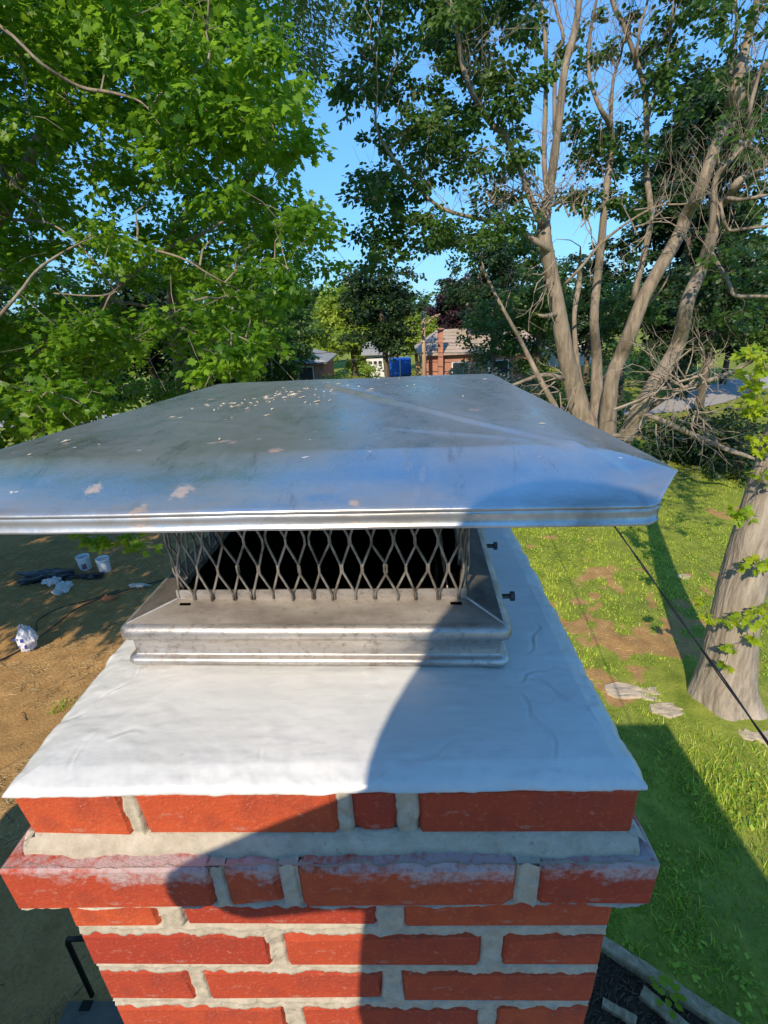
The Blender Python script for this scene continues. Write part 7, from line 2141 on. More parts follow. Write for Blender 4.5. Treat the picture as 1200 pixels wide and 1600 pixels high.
# ---- yellow-green tree behind its top
X = D['honey']; c0 = np.mean(np.array(X)[:, :3], 0)
tree('locust_tree', 'yellow-green tree with drooping fine leaves behind the top of the left maple', [[[-7.5, 17, -.1, .28], [-7.2, 16.5, 4, .22], [-6, 15.5, 8, .16], [float(c0[0])-1.5, 14.5, float(c0[2])-3, .10], [float(c0[0]), 13.6, float(c0[2])+1, .05]]], X, L_HONEY, BARKD, 190, .10, (OVAL*np.array([.6, 1.25, 1]), OVAL_F))
# ---- many-stemmed tree right of centre
st = tree('multi_stemmed_tree', 'tall tan many-stemmed tree just beyond the right rear of the chimney cap', D['stems'], D['right_clumps'], L_RIGHT, BARK, 190, .15, smallbark=TWIG, twig_r=.014)
mb = MB()
for L in D['stem_twigs']:
    A = np.array(L); mb.tube(A[:, :3], np.maximum(A[:, 3]*.6, .0035), 4, False)
tag(mb.build('bare_twigs', TWIG, st), kind='stuff')
# fine bare twigs reaching up between the stems
def fine_twigs(limbs, n, zmin, rng, L0=(.8, 2.2), r0=.010):
    nodes = [q for L in limbs for q in smooth_path(L, 3) if q[2] > zmin]; mb_ = MB()
    for i in range(n):
        q = nodes[rng.integers(len(nodes))]; p = np.array(q[:3]); d = rng.normal(0, .6, 3); d[2] = abs(d[2])*.6+.55; d /= np.linalg.norm(d); L = rng.uniform(*L0); pts = [p]; r_ = min(r0, q[3]*.6)
        for k in range(6):
            d = d+rng.normal(0, .16, 3); d[2] += .05; d /= np.linalg.norm(d); pts.append(pts[-1]+d*L/6)
            if k in (1, 2, 3, 4):
                e = d+rng.normal(0, .55, 3); e /= np.linalg.norm(e); a = pts[-1]; l2 = L*rng.uniform(.25, .5); b = a+e*l2*.5+rng.normal(0, .03, 3); c_ = b+(e+np.array([0, 0, .25]))*l2*.5
                mb_.tube([a, b, c_], [r_*.5, r_*.36, r_*.2], 4, False)
        mb_.tube(pts, np.linspace(r_, r_*.3, 7), 4, False)
    return mb_
tag(fine_twigs(D['stems'], 240, 7.5, np.random.default_rng(8)).build('bare_twigs', TWIG, st), kind='stuff')
# ---- leaning tree
lt = tree('leaning_tree', 'big leaning tree with few leaves, trunk sloping to the upper right', D['lean'], D['lean_clumps'], L_RIGHT, BARK, 90, .15, smallbark=BARKD, twig_r=.014)
mb = MB()
for L in D['dead']:
    A = np.array(L); mb.tube(A[:, :3], np.maximum(A[:, 3]*.62, .0035), 4, False)
tag(mb.build('dead_branch', TWIG, lt), kind='stuff')
tag(fine_twigs(D['lean'], 55, 6.0, np.random.default_rng(9)).build('bare_twigs', TWIG, lt), kind='stuff')
# ---- thick trunk at the right edge
near_limbs = [D['near'][0], D['near'][2]]
tree('shade_tree', 'thick grey trunk at the right edge with bright sprouting leaves', near_limbs, D['near_clumps'], L_NEAR, BARKN, 120, .088, (MAPLE, MAPLE_F), sub_leaf=300, sides=28, twig_r=.008, smallbark=BARKD, nmin=22)

# ---- trees and shrubs further away
rg = np.random.default_rng(21)
def at_h(px, Y): return .079+(px-616)/757*.922*Y
MATS = {
 'lime': leaf_mat('far_lime_leaf', (.17, .28, .03), (.38, .46, .06), .4, .3),
 'mid': leaf_mat('far_green_leaf', (.045, .11, .02), (.12, .21, .04), .4, .35),
 'dark': leaf_mat('far_dark_leaf', (.018, .045, .014), (.05, .095, .026), .3, .35),
 'purple': leaf_mat('far_purple_leaf', (.030, .016, .022), (.085, .045, .055), .25, .4),
 'pale': leaf_mat('far_pale_leaf', (.11, .19, .075), (.24, .32, .14), .4, .3),
 'grey': leaf_mat('far_silver_leaf', (.16, .20, .12), (.42, .46, .32), .35, .3),
}
def far_tree(name, label, px, Y, top, width, col, bottom=None, n=46, leaf=.22, per=85, cone=0.0, cat='tree', depth=None, lean=0):
    x = at_h(px, Y); rx = width/757*.922*Y/2; b = 0.4 if bottom is None else bottom
    zc, rz = (top+b)/2, (top-b)/2; ry = depth or max(1.2, min(rx, 5))
    cl = blob_clumps((x, Y, zc), (rx, ry, rz), n, (.16*min(rx, rz)+.25, .30*min(rx, rz)+.35), rg, .6, cone)
    k = .07+top*.012
    trunk = [[x+.2, Y+.2, -.15, k*1.5], [x+.1, Y+.1, max(.6, b*.6), k*1.1], [x-.1, Y, zc, k*.8], [x, Y, top-.2*rz, k*.25]]
    return tree(name, label, [trunk], cl, MATS[col], BARKD, per, leaf, group=None, cat=cat, sides=8, twig_r=.02)
BG = [
 # name, label, px, Y, top z, width px, colour, bottom, n, leaf, per, cone
 ('bushy_tree', 'bright yellow-green bushy tree beside the grey-roofed house', 545, 45, 7.6, 125, 'lime', .5, 60, .26, 95, .35),
 ('bushy_tree', 'dark broad tree rising in front of the white garage', 598, 31, 8.6, 115, 'dark', 2.6, 60, .20, 100, 0),
 ('bushy_tree', 'green tree between the white garage and the utility pole', 648, 46, 5.8, 75, 'lime', 1.6, 36, .24, 80, .2),
 ('purple_tree', 'dark purple-leaved tree above the brick house roof', 722, 54, 8.2, 105, 'purple', 1.5, 70, .30, 90, 0),
 ('broadleaf_tree', 'tall green tree behind the brick house left of the many-stemmed trunk', 815, 44, 10.6, 130, 'mid', 1.5, 70, .26, 85, 0),
 ('broadleaf_tree', 'loose mid-green tree in front of the brick house roof', 775, 27, 6.4, 95, 'mid', 2.2, 34, .18, 70, 0),
 ('broadleaf_tree', 'dark tree standing behind the tan stems', 925, 36, 9.5, 110, 'dark', .8, 60, .24, 90, 0),
 ('spruce_tree', 'tall dark evergreen behind the leaning trunk', 1058, 34, 17.5, 190, 'dark', 1.2, 120, .26, 105, .3),
 ('broadleaf_tree', 'dark green tree between evergreen and right edge', 1150, 33, 7.0, 110, 'dark', 1.8, 50, .22, 80, 0),
 ('broadleaf_tree', 'pale green distant tree at the right edge', 1165, 85, 14.5, 95, 'pale', 2, 60, .42, 80, .2),
 ('broadleaf_tree', 'pale distant tree left of the palest one at the right edge', 1100, 90, 10.5, 90, 'pale', 2, 50, .42, 80, 0),
 ('broadleaf_tree', 'dark tree behind the maple at the far left edge', 30, 23, 8.4, 210, 'dark', .5, 70, .22, 90, 0),
 ('broadleaf_tree', 'dark tree in the gap under the middle of the left maple', 210, 25, 8.0, 210, 'dark', .5, 70, .22, 90, 0),
 ('broadleaf_tree', 'mid-green tree under the right-hand branches of the left maple', 370, 29, 7.6, 200, 'mid', .5, 70, .22, 90, 0),
 ('broadleaf_tree', 'green tree beside the grey-roofed house on its left', 455, 50, 9.2, 110, 'mid', 1.5, 60, .26, 80, 0),
 ('broadleaf_tree', 'dense green tree crowding the left side of the tan stems', 848, 27, 7.8, 95, 'mid', 1.6, 46, .18, 90, 0),
 ('broadleaf_tree', 'dark-leaved tree in front of the purple tree', 752, 36, 9.6, 105, 'dark', 3.6, 46, .22, 90, 0),
 ('broadleaf_tree', 'green tree showing between the two rightmost tan stems', 985, 25, 6.8, 85, 'mid', 1.9, 40, .18, 85, 0),
 ('broadleaf_tree', 'dark tree hanging over the street at the right', 1120, 25, 7.4, 120, 'dark', 3.3, 50, .18, 90, 0),
 ('broadleaf_tree', 'mid-green tree by the right edge above the street', 1205, 27, 7.0, 110, 'mid', 2.2, 46, .2, 85, 0),
 ('shrub', 'low dark shrub growing in front of the blue trailer', 628, 34, 1.3, 62, 'dark', .0, 22, .15, 80, 0),
 ('shrub', 'pale sunlit flowering shrub in front of the brick house', 735, 27, 2.9, 85, 'grey', .1, 26, .15, 85, 0),
 ('shrub', 'pale low shrub hugging the rear edge of the cap left of the trunk', 800, 24, 2.6, 100, 'grey', .1, 26, .14, 60, 0),
 ('shrub', 'dark green shrub at the foot of the tan stems', 850, 21, 2.7, 110, 'dark', .1, 30, .14, 90, 0),
 ('shrub', 'low bright shrub in front of the grey-roofed house', 512, 33, 2.0, 75, 'lime', .1, 22, .16, 80, 0),
 ('shrub', 'round green shrub at the left corner of the white garage', 572, 37, 2.1, 34, 'lime', .1, 18, .18, 80, 0),
 ('shrub', 'dark shrub in deep shade right of the leaning trunk base', 1075, 17.5, 1.5, 110, 'dark', .0, 30, .13, 90, 0),
 ('shrub', 'dark spreading shrub left of the thick near trunk, below the street', 1150, 16.5, 1.9, 130, 'dark', .0, 36, .13, 90, 0),
 ('shrub', 'dark shrub by the street behind the dead twigs', 1085, 29, 2.4, 45, 'dark', .1, 22, .16, 80, 0),
 ('shrub', 'mid-green shrub behind the leaning trunk base', 960, 20, 3.0, 90, 'dark', .1, 30, .14, 90, 0),
 ('shrub', 'low dark hedge clump at the right edge below the yellow leaves', 1215, 15, 2.2, 120, 'dark', .0, 30, .13, 80, 0),
 ('shrub', 'sunlit green shrub across the street', 1030, 33, 1.6, 50, 'mid', .1, 18, .16, 80, 0),
]
for b in BG:
    far_tree(b[0], b[1], b[2], b[3], b[4], b[5], b[6], b[7], b[8], b[9], b[10], b[11], cat='shrub' if b[0] == 'shrub' else 'tree')
# woods that close the horizon
cl = []
for i in range(460):
    a = rg.uniform(-1.15, 1.15); R_ = rg.uniform(105, 150); cl.append((math.sin(a)*R_, math.cos(a)*R_, rg.uniform(.5, 1)**.6*rg.uniform(3, 9.5), rg.uniform(2, 4)))
P, o, ti, sz = clump_leaves(cl, 3.0, .95, .9)
d, s, u = leaf_frames(len(P), None, o)
V, F = leaf_mesh(P, d, s, u, sz, OVAL, OVAL_F)
tag(obj('far_woods', V, F, MATS['mid'], attr={'tint': np.repeat(ti, 6)}), 'line of distant woods along the horizon', 'woods', kind='stuff')
# small weed beside the timbers
wp = thing('weed_plant', (2.2, 1.93, .05), 'small bright green weed sprouting between the timbers in the mulch', 'plant')
for i in range(16):
    a = i*2.4; r_ = .012+.005*i; p = np.array([2.2+math.cos(a)*r_, 1.95+math.sin(a)*r_, .10+.008*(16-i)])
    d = np.array([math.cos(a), math.sin(a), .1]); s_ = np.array([-math.sin(a), math.cos(a), 0]); u_ = np.cross(s_, d)
    V = [p+.075*(q[0]*s_+q[1]*d+q[2]*u_) for q in OVAL]; obj('leaf', V, [tuple(f) for f in OVAL_F], L_NEAR, wp, attr={'tint': [.1]*6})
mb = MB(); mb.tube([(2.2, 1.95, .03), (2.2, 1.95, .22)], .004, 6); mb.build('stem', L_NEAR, wp)
# ================================================================== FAR HOUSES, POLE, WIRES
white = simple('white_paint', (.74, .74, .72), .6, 0, .06, 2)
roofg = simple('grey_shingle', (.30, .31, .30), .9, 0, .15, 4)
rooft = simple('tan_shingle', (.40, .33, .27), .9, 0, .15, 4)
brickfar = simple('far_brick', (.42, .20, .14), .9, 0, .2, 6)
dark = simple('dark_glass', (.03, .035, .04), .15, 0, .2, 2)
tanw = simple('tan_wood', (.50, .34, .17), .8, 0, .2, 5)
def slab_roof(mb_, x0, x1, y0, y1, ze, zr, hipl=0.0, hipr=0.0, ov=.35, th=.12):
    x0 -= ov; x1 += ov; y0 -= ov; y1 += ov; ym = (y0+y1)/2
    V = [(x0, y0, ze), (x1, y0, ze), (x1, y1, ze), (x0, y1, ze), (x0+hipl, ym, zr), (x1-hipr, ym, zr)]
    V += [(a, b, c-th) for a, b, c in V]
    mb_.add(V, [(0, 1, 5, 4), (2, 3, 4, 5), (3, 0, 4), (1, 2, 5), (7, 6, 10, 11), (9, 8, 11, 10), (6, 9, 10), (8, 7, 11), (0, 6, 7, 1), (1, 7, 8, 2), (2, 8, 9, 3), (3, 9, 6, 0)])
def house(name, label, x0, x1, y0, y1, ze, zr, wall, roof, hl=0, hr=0, wins=(), doors=(), chimney=None, gable=True):
    h = thing(name, ((x0+x1)/2, (y0+y1)/2, 0), label, 'house')
    mb_ = MB(); mb_.box((x0, y0, -.2), (x1, y1, ze-.14))
    ym = (y0+y1)/2
    mb_.add([(x0, y0, ze-.14), (x0, y1, ze-.14), (x0+hl, ym, zr-.2), (x1, y0, ze-.14), (x1, y1, ze-.14), (x1-hr, ym, zr-.2)], [(0, 2, 1), (3, 4, 5)])
    mb_.build('wall', wall, h)
    mb_ = MB(); slab_roof(mb_, x0, x1, y0, y1, ze, zr, hl, hr); r_ = mb_.build('roof', roof, h)
    for k in range(1, 7):                                   # shingle courses standing proud of the front slope
        u = k/7; mb_ = MB(); ya = (y0-.35)*(1-u)+ym*u; za = ze*(1-u)+zr*u; xa = x0-.35+hl*u; xb = x1+.35-hr*u
        mb_.box((xa, ya-.06, za+.0), (xb, ya+.02, za+.025)); mb_.build('shingle_course', roof, h)
    for (a, b, c, d) in wins:
        mb_ = MB(); mb_.box((a-.08, y0-.05, c-.08), (b+.08, y0-.004, d+.08)); f = mb_.build('window', white, h)
        mb_ = MB(); mb_.box((a, y0-.07, c), (b, y0-.052, d)); mb_.build('pane', dark, f)
    for (a, b, d) in doors:
        mb_ = MB(); mb_.box((a, y0-.05, 0), (b, y0-.004, d)); mb_.build('door', tanw, h)
    if chimney:
        mb_ = MB(); a, b, c, d, e = chimney; mb_.box((a, c, 0), (b, d, e)); mb_.box((a-.06, c-.06, e+.002), (b+.06, d+.06, e+.12)); mb_.build('chimney', brickfar, h)
    return h
house('house', 'low house with grey hip roof showing left under the maple branches', -10.5, -5.2, 36, 42, 2.25, 3.35, brickfar, roofg, 3, 3, wins=((-9.6, -8.6, .9, 1.9), (-7.0, -6.0, .9, 1.9)))
house('house', 'brick house with tan roof and brick chimney right of the utility pole', 1.9, 9.6, 33, 40, 2.75, 4.05, brickfar, rooft, 1.5, 1.2, wins=((3.8, 4.8, 1.0, 2.1), (6.2, 7.4, 1.0, 2.1)), doors=((5.3, 6.0, 2.1),), chimney=(2.80, 3.12, 32.55, 33.0, 4.15))
house('house', 'small white house glimpsed between the tan stems', 14.6, 18.6, 46, 52, 2.6, 4.2, white, roofg, 0, 0, wins=((15.2, 16, 1, 2), (17, 17.8, 1, 2)))
g = house('garage', 'white garage with plain wall left of the blue trailer', -2.3, -.50, 40, 46, 2.35, 3.1, white, roofg, 0, 0)
for i in range(4):
    mb = MB(); mb.box((-2.1+i*.38, 39.95, 1.55), (-1.86+i*.38, 39.99, 1.75)); mb.build('window', dark, g)
# trailer
blue = simple('blue_paint', (.02, .16, .62), .45, 0, .1, 3)
tr = thing('box_trailer', (.4, 38.5, 0), 'bright blue box trailer parked between white garage and utility pole', 'trailer')
mb = MB(); mb.box((-.42, 37.9, .75), (1.2, 39.6, 2.0)); o = mb.build('body', blue, tr); bv = o.modifiers.new('bevel', 'BEVEL'); bv.width = .05
mb = MB(); mb.box((.32, 37.87, .8), (.40, 37.895, 1.97)); mb.build('door_post', white, tr)
for x in (-.1, .95):
    mb = MB(); mb.tube([(x-.13, 38.1, .33), (x+.13, 38.1, .33)], .33, 16); w_ = mb.build('wheel', simple('tyre', (.02, .02, .02), .8), tr)
    mb = MB(); mb.tube([(x-.135, 38.1, .33), (x+.135, 38.1, .33)], .17, 12); mb.build('rim', white, w_)
mb = MB(); mb.box((-.35, 37.95, .55), (1.15, 39.5, .74)); mb.build('frame', dark, tr)
# tan gate between trailer and house
gt = thing('wooden_gate', (1.6, 32.6, 0), 'tan wooden gate left of the brick house wall', 'gate')
for i in range(4):
    x = 1.36+i*.14; mb = MB(); mb.box((x, 32.6, .05), (x+.125, 32.64, 2.35)); mb.build('board', tanw, gt)
for z in (.5, 1.8):
    mb = MB(); mb.box((1.36, 32.645, z), (1.91, 32.68, z+.1)); mb.build('rail', tanw, gt)
# utility pole
pw = bark_mat('pole_wood', (.30, .20, .13), (.48, .35, .25), 9, 4, .3)
po = thing('utility_pole', (2.02, 31.5, 0), 'brown wooden utility pole with small crossarm beside the brick house', 'utility pole')
px0 = 1.83; zt = 5.25
mb = MB(); mb.tube([(px0+.02, 31.5, -.2), (px0, 31.5, 2.5), (px0-.02, 31.5, zt)], [.15, .13, .11], 12); mb.build('pole', pw, po, smooth=True)
mb = MB(); mb.tube([(px0, 31.4, zt-.95), (px0+.35, 31.4, zt-.45), (px0+.75, 31.4, zt-.15)], [.05, .045, .03], 6); mb.build('brace_arm', pw, po)
mb = MB(); mb.tube([(px0+.35, 31.38, zt-.30), (px0+1.0, 31.38, zt-.12)], .035, 6); mb.build('crossarm', pw, po)
for dx in (0,):
    mb = MB(); mb.lathe((px0-.02, 31.5, zt), [(.0, 0), (.06, 0), (.07, .08), (.04, .14), (0, .16)], 10); mb.build('insulator', white, po)
# wires
wm = simple('black_cable', (.015, .015, .016), .55, 0, .2, 10)
def wire(name, a, b, sag, r_, label, n=40):
    a, b = np.array(a, float), np.array(b, float); u = np.linspace(0, 1, n)[:, None]; P = a*(1-u)+b*u; P[:, 2] -= sag*4*(u*(1-u))[:, 0]
    mb_ = MB(); mb_.tube(P, r_, 6); return tag(mb_.build(name, wm, loc=P[0]), label, 'wire')
wire('overhead_wire', (-30, 31, 3.5), (px0-.05, 31.38, 3.55), .55, .022, 'upper dark wire running left from the utility pole')
wire('overhead_wire', (-30, 31.2, 2.7), (px0-.05, 31.36, 2.95), .45, .03, 'thick lower dark wire running left from the utility pole')
wire('overhead_wire', (px0+.05, 31.38, 3.55), (28, 31.5, 5.2), .9, .018, 'upper dark wire running right from the utility pole over the brick roof')
wire('overhead_wire', (px0+.05, 31.36, 2.95), (28, 31.3, 4.3), .7, .022, 'lower dark wire running right from the utility pole past the brick chimney')
wire('overhead_wire', (10, 62, 9.6), (60, 60, 12.5), .5, .03, 'upper of two thin distant wires at the right edge')
wire('overhead_wire', (10, 62, 8.9), (60, 60, 11.7), .5, .03, 'lower of two thin distant wires at the right edge')
# twisted service cable from the house out over the lawn
A, B = np.array([1.83, -.25, 3.42]), np.array([5.9, 33, 3.4])
q1, q2 = np.array([1.87, 1.5, 3.50]), np.array([2.13, 4.0, 3.556])
dv = (q2-q1)[:2]/2.5; end = np.array([q1[0]+dv[0]*31.3, 32.9, 2.9])
a0 = np.array([q1[0]-dv[0]*1.78, -.28, 3.43])
def cab(u): 
    p = a0*(1-u)+end*u; c = 4*u*(1-u); p = p.copy(); p[2] += 0
    return p
us = np.linspace(0, 1, 260)
base_ = np.array([a0*(1-u)+end*u for u in us]); y = base_[:, 1]
zq = np.interp(y, [-.28, 0, 1.5, 4.0, 8, 16, 24, 33], [3.43, 3.44, 3.50, 3.556, 3.60, 3.5, 3.2, 2.9]); base_[:, 2] = zq
mb = MB(); ph = y*5.0
off = np.stack([np.cos(ph), 0*ph, np.sin(ph)], 1)*.0075
mb.tube(base_+off*.7, .0042, 6); mb.tube(base_-off*.7, .0055, 6)
tag(mb.build('service_cable', wm, loc=a0), 'black twisted cable slanting over the lawn in front of the thick trunk', 'cable')

# ================================================================== THINGS ON THE BARE EARTH
plast = simple('white_plastic', (.70, .72, .74), .4, 0, .06, 10)
def bucket(x, y, rz, label, blocks):
    g0 = float(ground_z(x, y)); r_ = thing('bucket', (x, y, g0), label, 'bucket', 'white buckets in the shade'); z0 = g0
    mb_ = MB(); mb_.lathe((x, y, z0), [(0, .004), (.120, .004), (.128, .015), (.142, .30), (.142, .301), (.150, .302), (.152, .318), (.147, .322), (.152, .336), (.153, .362), (.149, .366), (.143, .362), (.139, .30), (.122, .03), (0, .025)], 32); mb_.build('body', plast, r_, smooth=True)
    mb_ = MB(); pts = []
    for k in range(13):
        a = rz+.3+math.pi*k/12*1.0; pts.append((x+math.cos(a)*.158, y+math.sin(a)*.158, z0+.325-.10*math.sin(math.pi*k/12)))
    mb_.tube(pts, .0035, 6); mb_.build('handle', simple('bucket_wire', (.4, .4, .4), .4, .8), r_)
    for (a0_, a1_, za, zb, col) in blocks:
        m_ = 6; V = []
        for k in range(m_):
            a = rz+a0_+(a1_-a0_)*k/(m_-1)
            for z in (za, zb): rr = .1285+(.142-.1285)*(z-.015)/.285+.0012; V.append((x+math.cos(a)*rr, y+math.sin(a)*rr, z0+z))
        obj('printed_label', V, [(2*k, 2*k+2, 2*k+3, 2*k+1) for k in range(m_-1)], simple('label_ink', col, .5), r_)
bucket(-7.66, 9.95, -1.0, 'white bucket with dark red and blue label, left of the pair', ((-.55, .25, .06, .21, (.20, .22, .30)), (-.42, -.1, .07, .16, (.40, .05, .05)), (-.05, .2, .09, .19, (.30, .09, .09))))
bucket(-7.10, 9.82, -1.1, 'plain white bucket with small grey print, right of the pair', ((-.2, .0, .05, .10, (.25, .28, .32)), (.1, .22, .05, .10, (.25, .28, .32)), (-.5, -.4, .05, .09, (.25, .28, .32))))
def crumple(name, c, rad, amp, seed, mat, label, cat, fl=.5, parts=None):
    bm = bmesh.new(); bmesh.ops.create_icosphere(bm, subdivisions=4, radius=1); V = np.array([v.co for v in bm.verts]); F = [tuple(v.index for v in f.verts) for f in bm.faces]; bm.free()
    k = 1+amp*fbm(V[:, 0]*2.2, V[:, 1]*2.2, V[:, 2]*2.2, seed, 5)+.5*amp*np.abs(fbm(V[:, 0]*5, V[:, 1]*5, V[:, 2]*5, seed+9, 3))
    V = V*k[:, None]*np.array(rad); V[:, 2] = np.maximum(V[:, 2], -rad[2]*fl)+rad[2]*fl
    g0 = float(ground_z(c[0], c[1])); V += np.array([c[0], c[1], g0+.005])
    return tag(obj(name, V, F, mat, loc=(c[0], c[1], g0)), label, cat)
cloth = simple('white_cloth', (.62, .62, .64), .85, 0, .12, 12)
crumple('black_tarp', (-8.35, 9.55), (.62, .26, .09), .9, 5, simple('black_plastic', (.012, .013, .016), .45, 0, .3, 8), 'crumpled black plastic sheet under the white cloths by the buckets', 'plastic sheet')
crumple('white_cloth', (-8.05, 9.32), (.17, .11, .09), .9, 15, cloth, 'crumpled white cloth lying on the black plastic sheet', 'cloth')
crumple('white_cloth', (-7.62, 9.0), (.12, .22, .10), .8, 25, cloth, 'longer grey-white cloth hanging down from the black plastic sheet', 'cloth')
crumple('black_tarp', (-7.35, 9.55), (.32, .12, .05), .9, 35, simple('black_plastic', (.012, .013, .016), .45, 0, .3, 8), 'small strip of black plastic in front of the right bucket', 'plastic sheet')
bag = crumple('plastic_bag', (-6.93, 6.95), (.15, .15, .26), .35, 45, simple('bag_white', (.66, .68, .74), .35, 0, .15, 9), 'upright white bag with blue print standing on the sunlit earth', 'bag', .85)
ORG[bag.name] = np.array(bag.location)
g0 = float(ground_z(-6.93, 6.95))
for (ax, az, wx, hz) in ((-.10, .30, .06, .05), (.03, .26, .07, .08), (.06, .12, .05, .1), (-.06, .14, .03, .05)):
    crx = -6.93+ax; m = []
    V = [(crx-wx/2, 6.79, g0+az), (crx+wx/2, 6.785, g0+az+.01), (crx+wx/2, 6.80, g0+az+hz), (crx-wx/2, 6.81, g0+az+hz-.015), (crx, 6.77, g0+az+hz/2)]
    obj('blue_print', V, [(0, 1, 4), (1, 2, 4), (2, 3, 4), (3, 0, 4)], simple('bag_blue', (.05, .07, .38), .5), bag)
mb = MB()
for s in (-1, 1): mb.tube([(-6.93+s*.03, 6.93, g0+.42), (-6.93+s*.05, 6.93, g0+.52), (-6.93+s*.015, 6.94, g0+.56)], [.02, .018, .012], 6)
mb.build('handle', simple('bag_white', (.66, .68, .74), .35, 0, .15, 9), bag)
def cord(name, pts, r_, mat, label):
    A = smooth_path([(x, y, float(ground_z(x, y))+.02, r_) for x, y in pts], 6); mb_ = MB(); mb_.tube(A[:, :3], r_, 6); tag(mb_.build(name, mat, loc=A[0, :3]), label, 'hose')
cord('garden_hose', [(-8.1, 5.4), (-7.5, 6.2), (-7.23, 6.65), (-7.05, 7.0), (-6.95, 7.5), (-6.9, 8.0), (-6.75, 8.4), (-6.2, 8.9), (-5.4, 9.4)], .012, wm, 'black hose on the earth running past the white bag')
cord('garden_hose', [(-7.2, 7.5), (-7.4, 7.85), (-7.2, 8.3), (-6.7, 8.6), (-6.3, 8.95)], .012, wm, 'second black hose curving away behind the white bag')
crumple('wire_scrap', (-5.98, 9.13), (.22, .08, .03), .9, 55, simple('pale_wire', (.5, .48, .44), .6, 0, .2, 9), 'small pale tangle of scrap near the chimney cap', 'scrap')
crumple('brick_scrap', (-6.34, 8.62), (.14, .07, .05), .8, 65, simple('orange_scrap', (.50, .17, .07), .85, 0, .2, 9), 'small orange brick rubble in the sun streak', 'rubble')

# ================================================================== PERSON HOLDING THE CAMERA PHONE (only the shadow reaches the picture)
skinm = simple('skin', (.50, .31, .23), .55, 0, .06, 8)
shirtm = simple('grey_shirt', (.10, .11, .14), .9, 0, .15, 12)
trm = simple('work_trousers', (.06, .07, .10), .9, 0, .15, 12)
def skinned(name, pts, edges, mat, parent, root=0, sub=2):
    me = bpy.data.meshes.new(name); L = ORG[parent.name]
    me.from_pydata([tuple(np.array(p[:3])-L) for p in pts], edges, []); me.materials.append(mat)
    o = link(name, me, parent)
    m_ = o.modifiers.new('skin', 'SKIN'); m_.use_smooth_shade = True
    for i, p in enumerate(pts):
        d = me.skin_vertices[0].data[i]; r_ = p[3]; d.radius = r_ if isinstance(r_, tuple) else (r_, r_); d.use_root = i == root
    s_ = o.modifiers.new('sub', 'SUBSURF'); s_.levels = sub; s_.render_levels = sub
    return o
PX, PY = -.012, -.62
person = thing('person', (PX, PY, RZ), 'standing person in a dark hooded jacket holding up a phone with both hands', 'person')
SL, SR = (-.135, PY+.01, 5.615), (.125, PY+.01, 5.615)
EL, ER = (-.308, PY+.08, 5.505), (.31, PY+.08, 5.53)
WL, WR = (.012, -.325, 5.475), (.135, -.325, 5.475)
body = [(PX, PY, 5.20, (.13, .10)), (PX, PY-.005, 5.36, (.125, .09)), (PX, PY, 5.55, (.14, .10)), (PX, PY, 5.71, (.085, .07)), (PX, PY+.01, 5.775, .055), (PX, PY+.025, 5.83, (.066, .078)), (PX, PY+.03, 5.90, (.074, .092)), (PX, PY+.025, 5.945, (.060, .075)),
        (*SL, .058), (*EL, .042), (*WL, .028), (*SR, .058), (*ER, .042), (*WR, .028),
        (PX-.095, PY, 5.10, .088), (PX-.10, PY+.02, 4.76, .060), (PX-.105, PY-.01, 4.36, .042), (PX+.095, PY, 5.10, .088), (PX+.10, PY+.02, 4.76, .060), (PX+.105, PY-.01, 4.36, .042),
        (PX-.11, PY+.12, 4.30, .035), (PX+.11, PY+.12, 4.30, .035)]
E2 = [(0, 1), (1, 2), (2, 3), (3, 4), (4, 5), (5, 6), (6, 7), (2, 8), (8, 9), (9, 10), (2, 11), (11, 12), (12, 13), (0, 14), (14, 15), (15, 16), (0, 17), (17, 18), (18, 19), (16, 20), (19, 21)]
pc = np.array(CAM)-np.array(fw)*.014-np.array(up2)*.055-np.array(rt2)*.02
rv, uv, fv = np.array(rt2), np.array(up2), np.array(fw)
for side, wi in ((-1, 10), (1, 13)):                      # hands: palm, four fingers, thumb closing on the phone's edges
    palm = pc+rv*side*.050-uv*.035-fv*.020
    i0 = len(body); body.append((*palm, (.026, .014))); E2.append((wi, i0))
    for k, L in enumerate((.9, 1.0, .95, .75)):
        a = pc+rv*side*.055-uv*(.005+.019*k)-fv*.010; b = pc+rv*side*(.050)-uv*(.004+.019*k)+fv*.004; c = pc+rv*side*(.050-.020*L)-uv*(.004+.019*k)+fv*.0125
        j = len(body); body += [(*a, .0085), (*b, .0078), (*c, .0068)]; E2 += [(i0, j), (j, j+1), (j+1, j+2)]
    j = len(body); t1 = pc+rv*side*.040+uv*.002-fv*.018; t2 = pc+rv*side*.022+uv*.020-fv*.014
    body += [(*t1, .0095), (*t2, .008)]; E2 += [(i0, j), (j, j+1)]
skinned('body', body, E2, skinm, person)
shirt = [(PX, PY, 5.18, (.215, .125)), (PX, PY-.005, 5.34, (.205, .118)), (PX, PY, 5.55, (.158, .118)), (PX, PY, 5.70, (.105, .085)), (*SL, .066), tuple(np.array(SL)*.42+np.array(EL)*.58)+(.050,), (*SR, .076), tuple(np.array(SR)*.42+np.array(ER)*.58)+(.062,), (PX, PY+.005, 5.752, (.07, .065))]
skinned('shirt', shirt, [(0, 1), (1, 2), (2, 3), (2, 4), (4, 5), (2, 6), (6, 7), (3, 8)], shirtm, person)
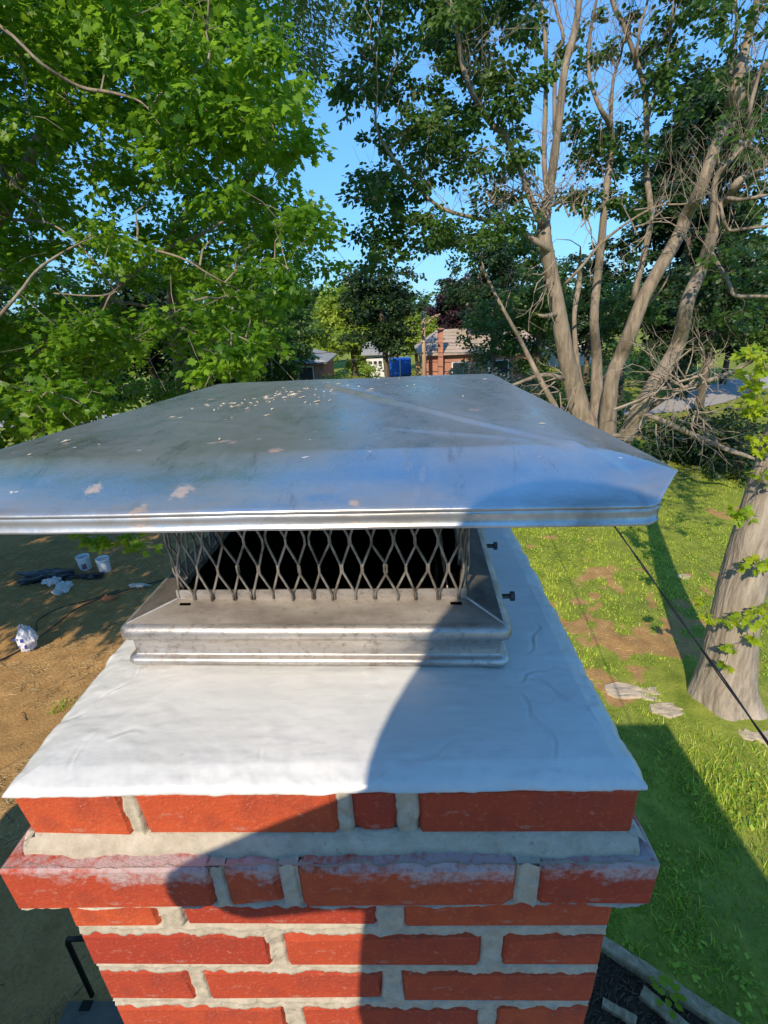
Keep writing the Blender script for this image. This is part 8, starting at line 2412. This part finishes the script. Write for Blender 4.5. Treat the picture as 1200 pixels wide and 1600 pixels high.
trs = [(PX, PY, 5.20, (.145, .112)), (PX-.095, PY, 5.08, .100), (PX-.10, PY+.02, 4.76, .076), (PX-.105, PY-.01, 4.36, .062), (PX+.095, PY, 5.08, .100), (PX+.10, PY+.02, 4.76, .076), (PX+.105, PY-.01, 4.36, .062)]
skinned('trousers', trs, [(0, 1), (1, 2), (2, 3), (0, 4), (4, 5), (5, 6)], trm, person)
hair = [(PX, PY-.02, 5.67, (.190, .10)), (PX, PY-.02, 5.78, (.190, .10)), (PX, PY-.005, 5.87, (.148, .105)), (PX+.005, PY+.005, 5.94, (.105, .10)), (PX+.01, PY+.01, 5.985, (.06, .07))]
skinned('hood', hair, [(0, 1), (1, 2), (2, 3), (3, 4)], shirtm, person)  # hood added to give the cast shadow its outline
for s in (-1, 1):
    skinned('shoe', [(PX+s*.105, PY-.04, 4.29, .045), (PX+s*.108, PY+.05, 4.285, .042), (PX+s*.115, PY+.16, 4.275, .030)], [(0, 1), (1, 2)], simple('boot', (.10, .06, .03), .7), person)
    mb = MB(); mb.lathe((PX+s*.030, PY+.118, 5.895), [(0, -.008), (.008, -.005), (.011, 0), (.008, .005), (0, .008)], 10); mb.build('eye', white, person)
    mb = MB(); mb.lathe((PX+s*.078, PY+.015, 5.885), [(0, -.03), (.008, -.025), (.012, 0), (.010, .022), (0, .03)], 10); mb.build('ear', skinm, person)
mb = MB(); mb.add([(PX-.014, PY+.118, 5.862), (PX+.014, PY+.118, 5.862), (PX, PY+.146, 5.866), (PX, PY+.118, 5.905)], [(0, 1, 2), (1, 3, 2), (3, 0, 2)]); mb.build('nose', skinm, person)
mb = MB(); mb.tube([(PX-.022, PY+.104, 5.838), (PX, PY+.110, 5.836), (PX+.022, PY+.104, 5.838)], .005, 6); mb.build('mouth', simple('lips', (.4, .15, .13), .5), person)
ph = thing('phone', tuple(pc), 'dark phone held up in front of the standing person', 'phone')
V = [pc+rv*a*.0375+uv*b*.08+fv*c*.0042 for a in (-1, 1) for b in (-1, 1) for c in (-1, 1)]
o = obj('body', V, [(0, 1, 3, 2), (4, 6, 7, 5), (0, 4, 5, 1), (2, 3, 7, 6), (0, 2, 6, 4), (1, 5, 7, 3)], simple('phone_black', (.02, .02, .025), .3), ph, loc=tuple(pc))
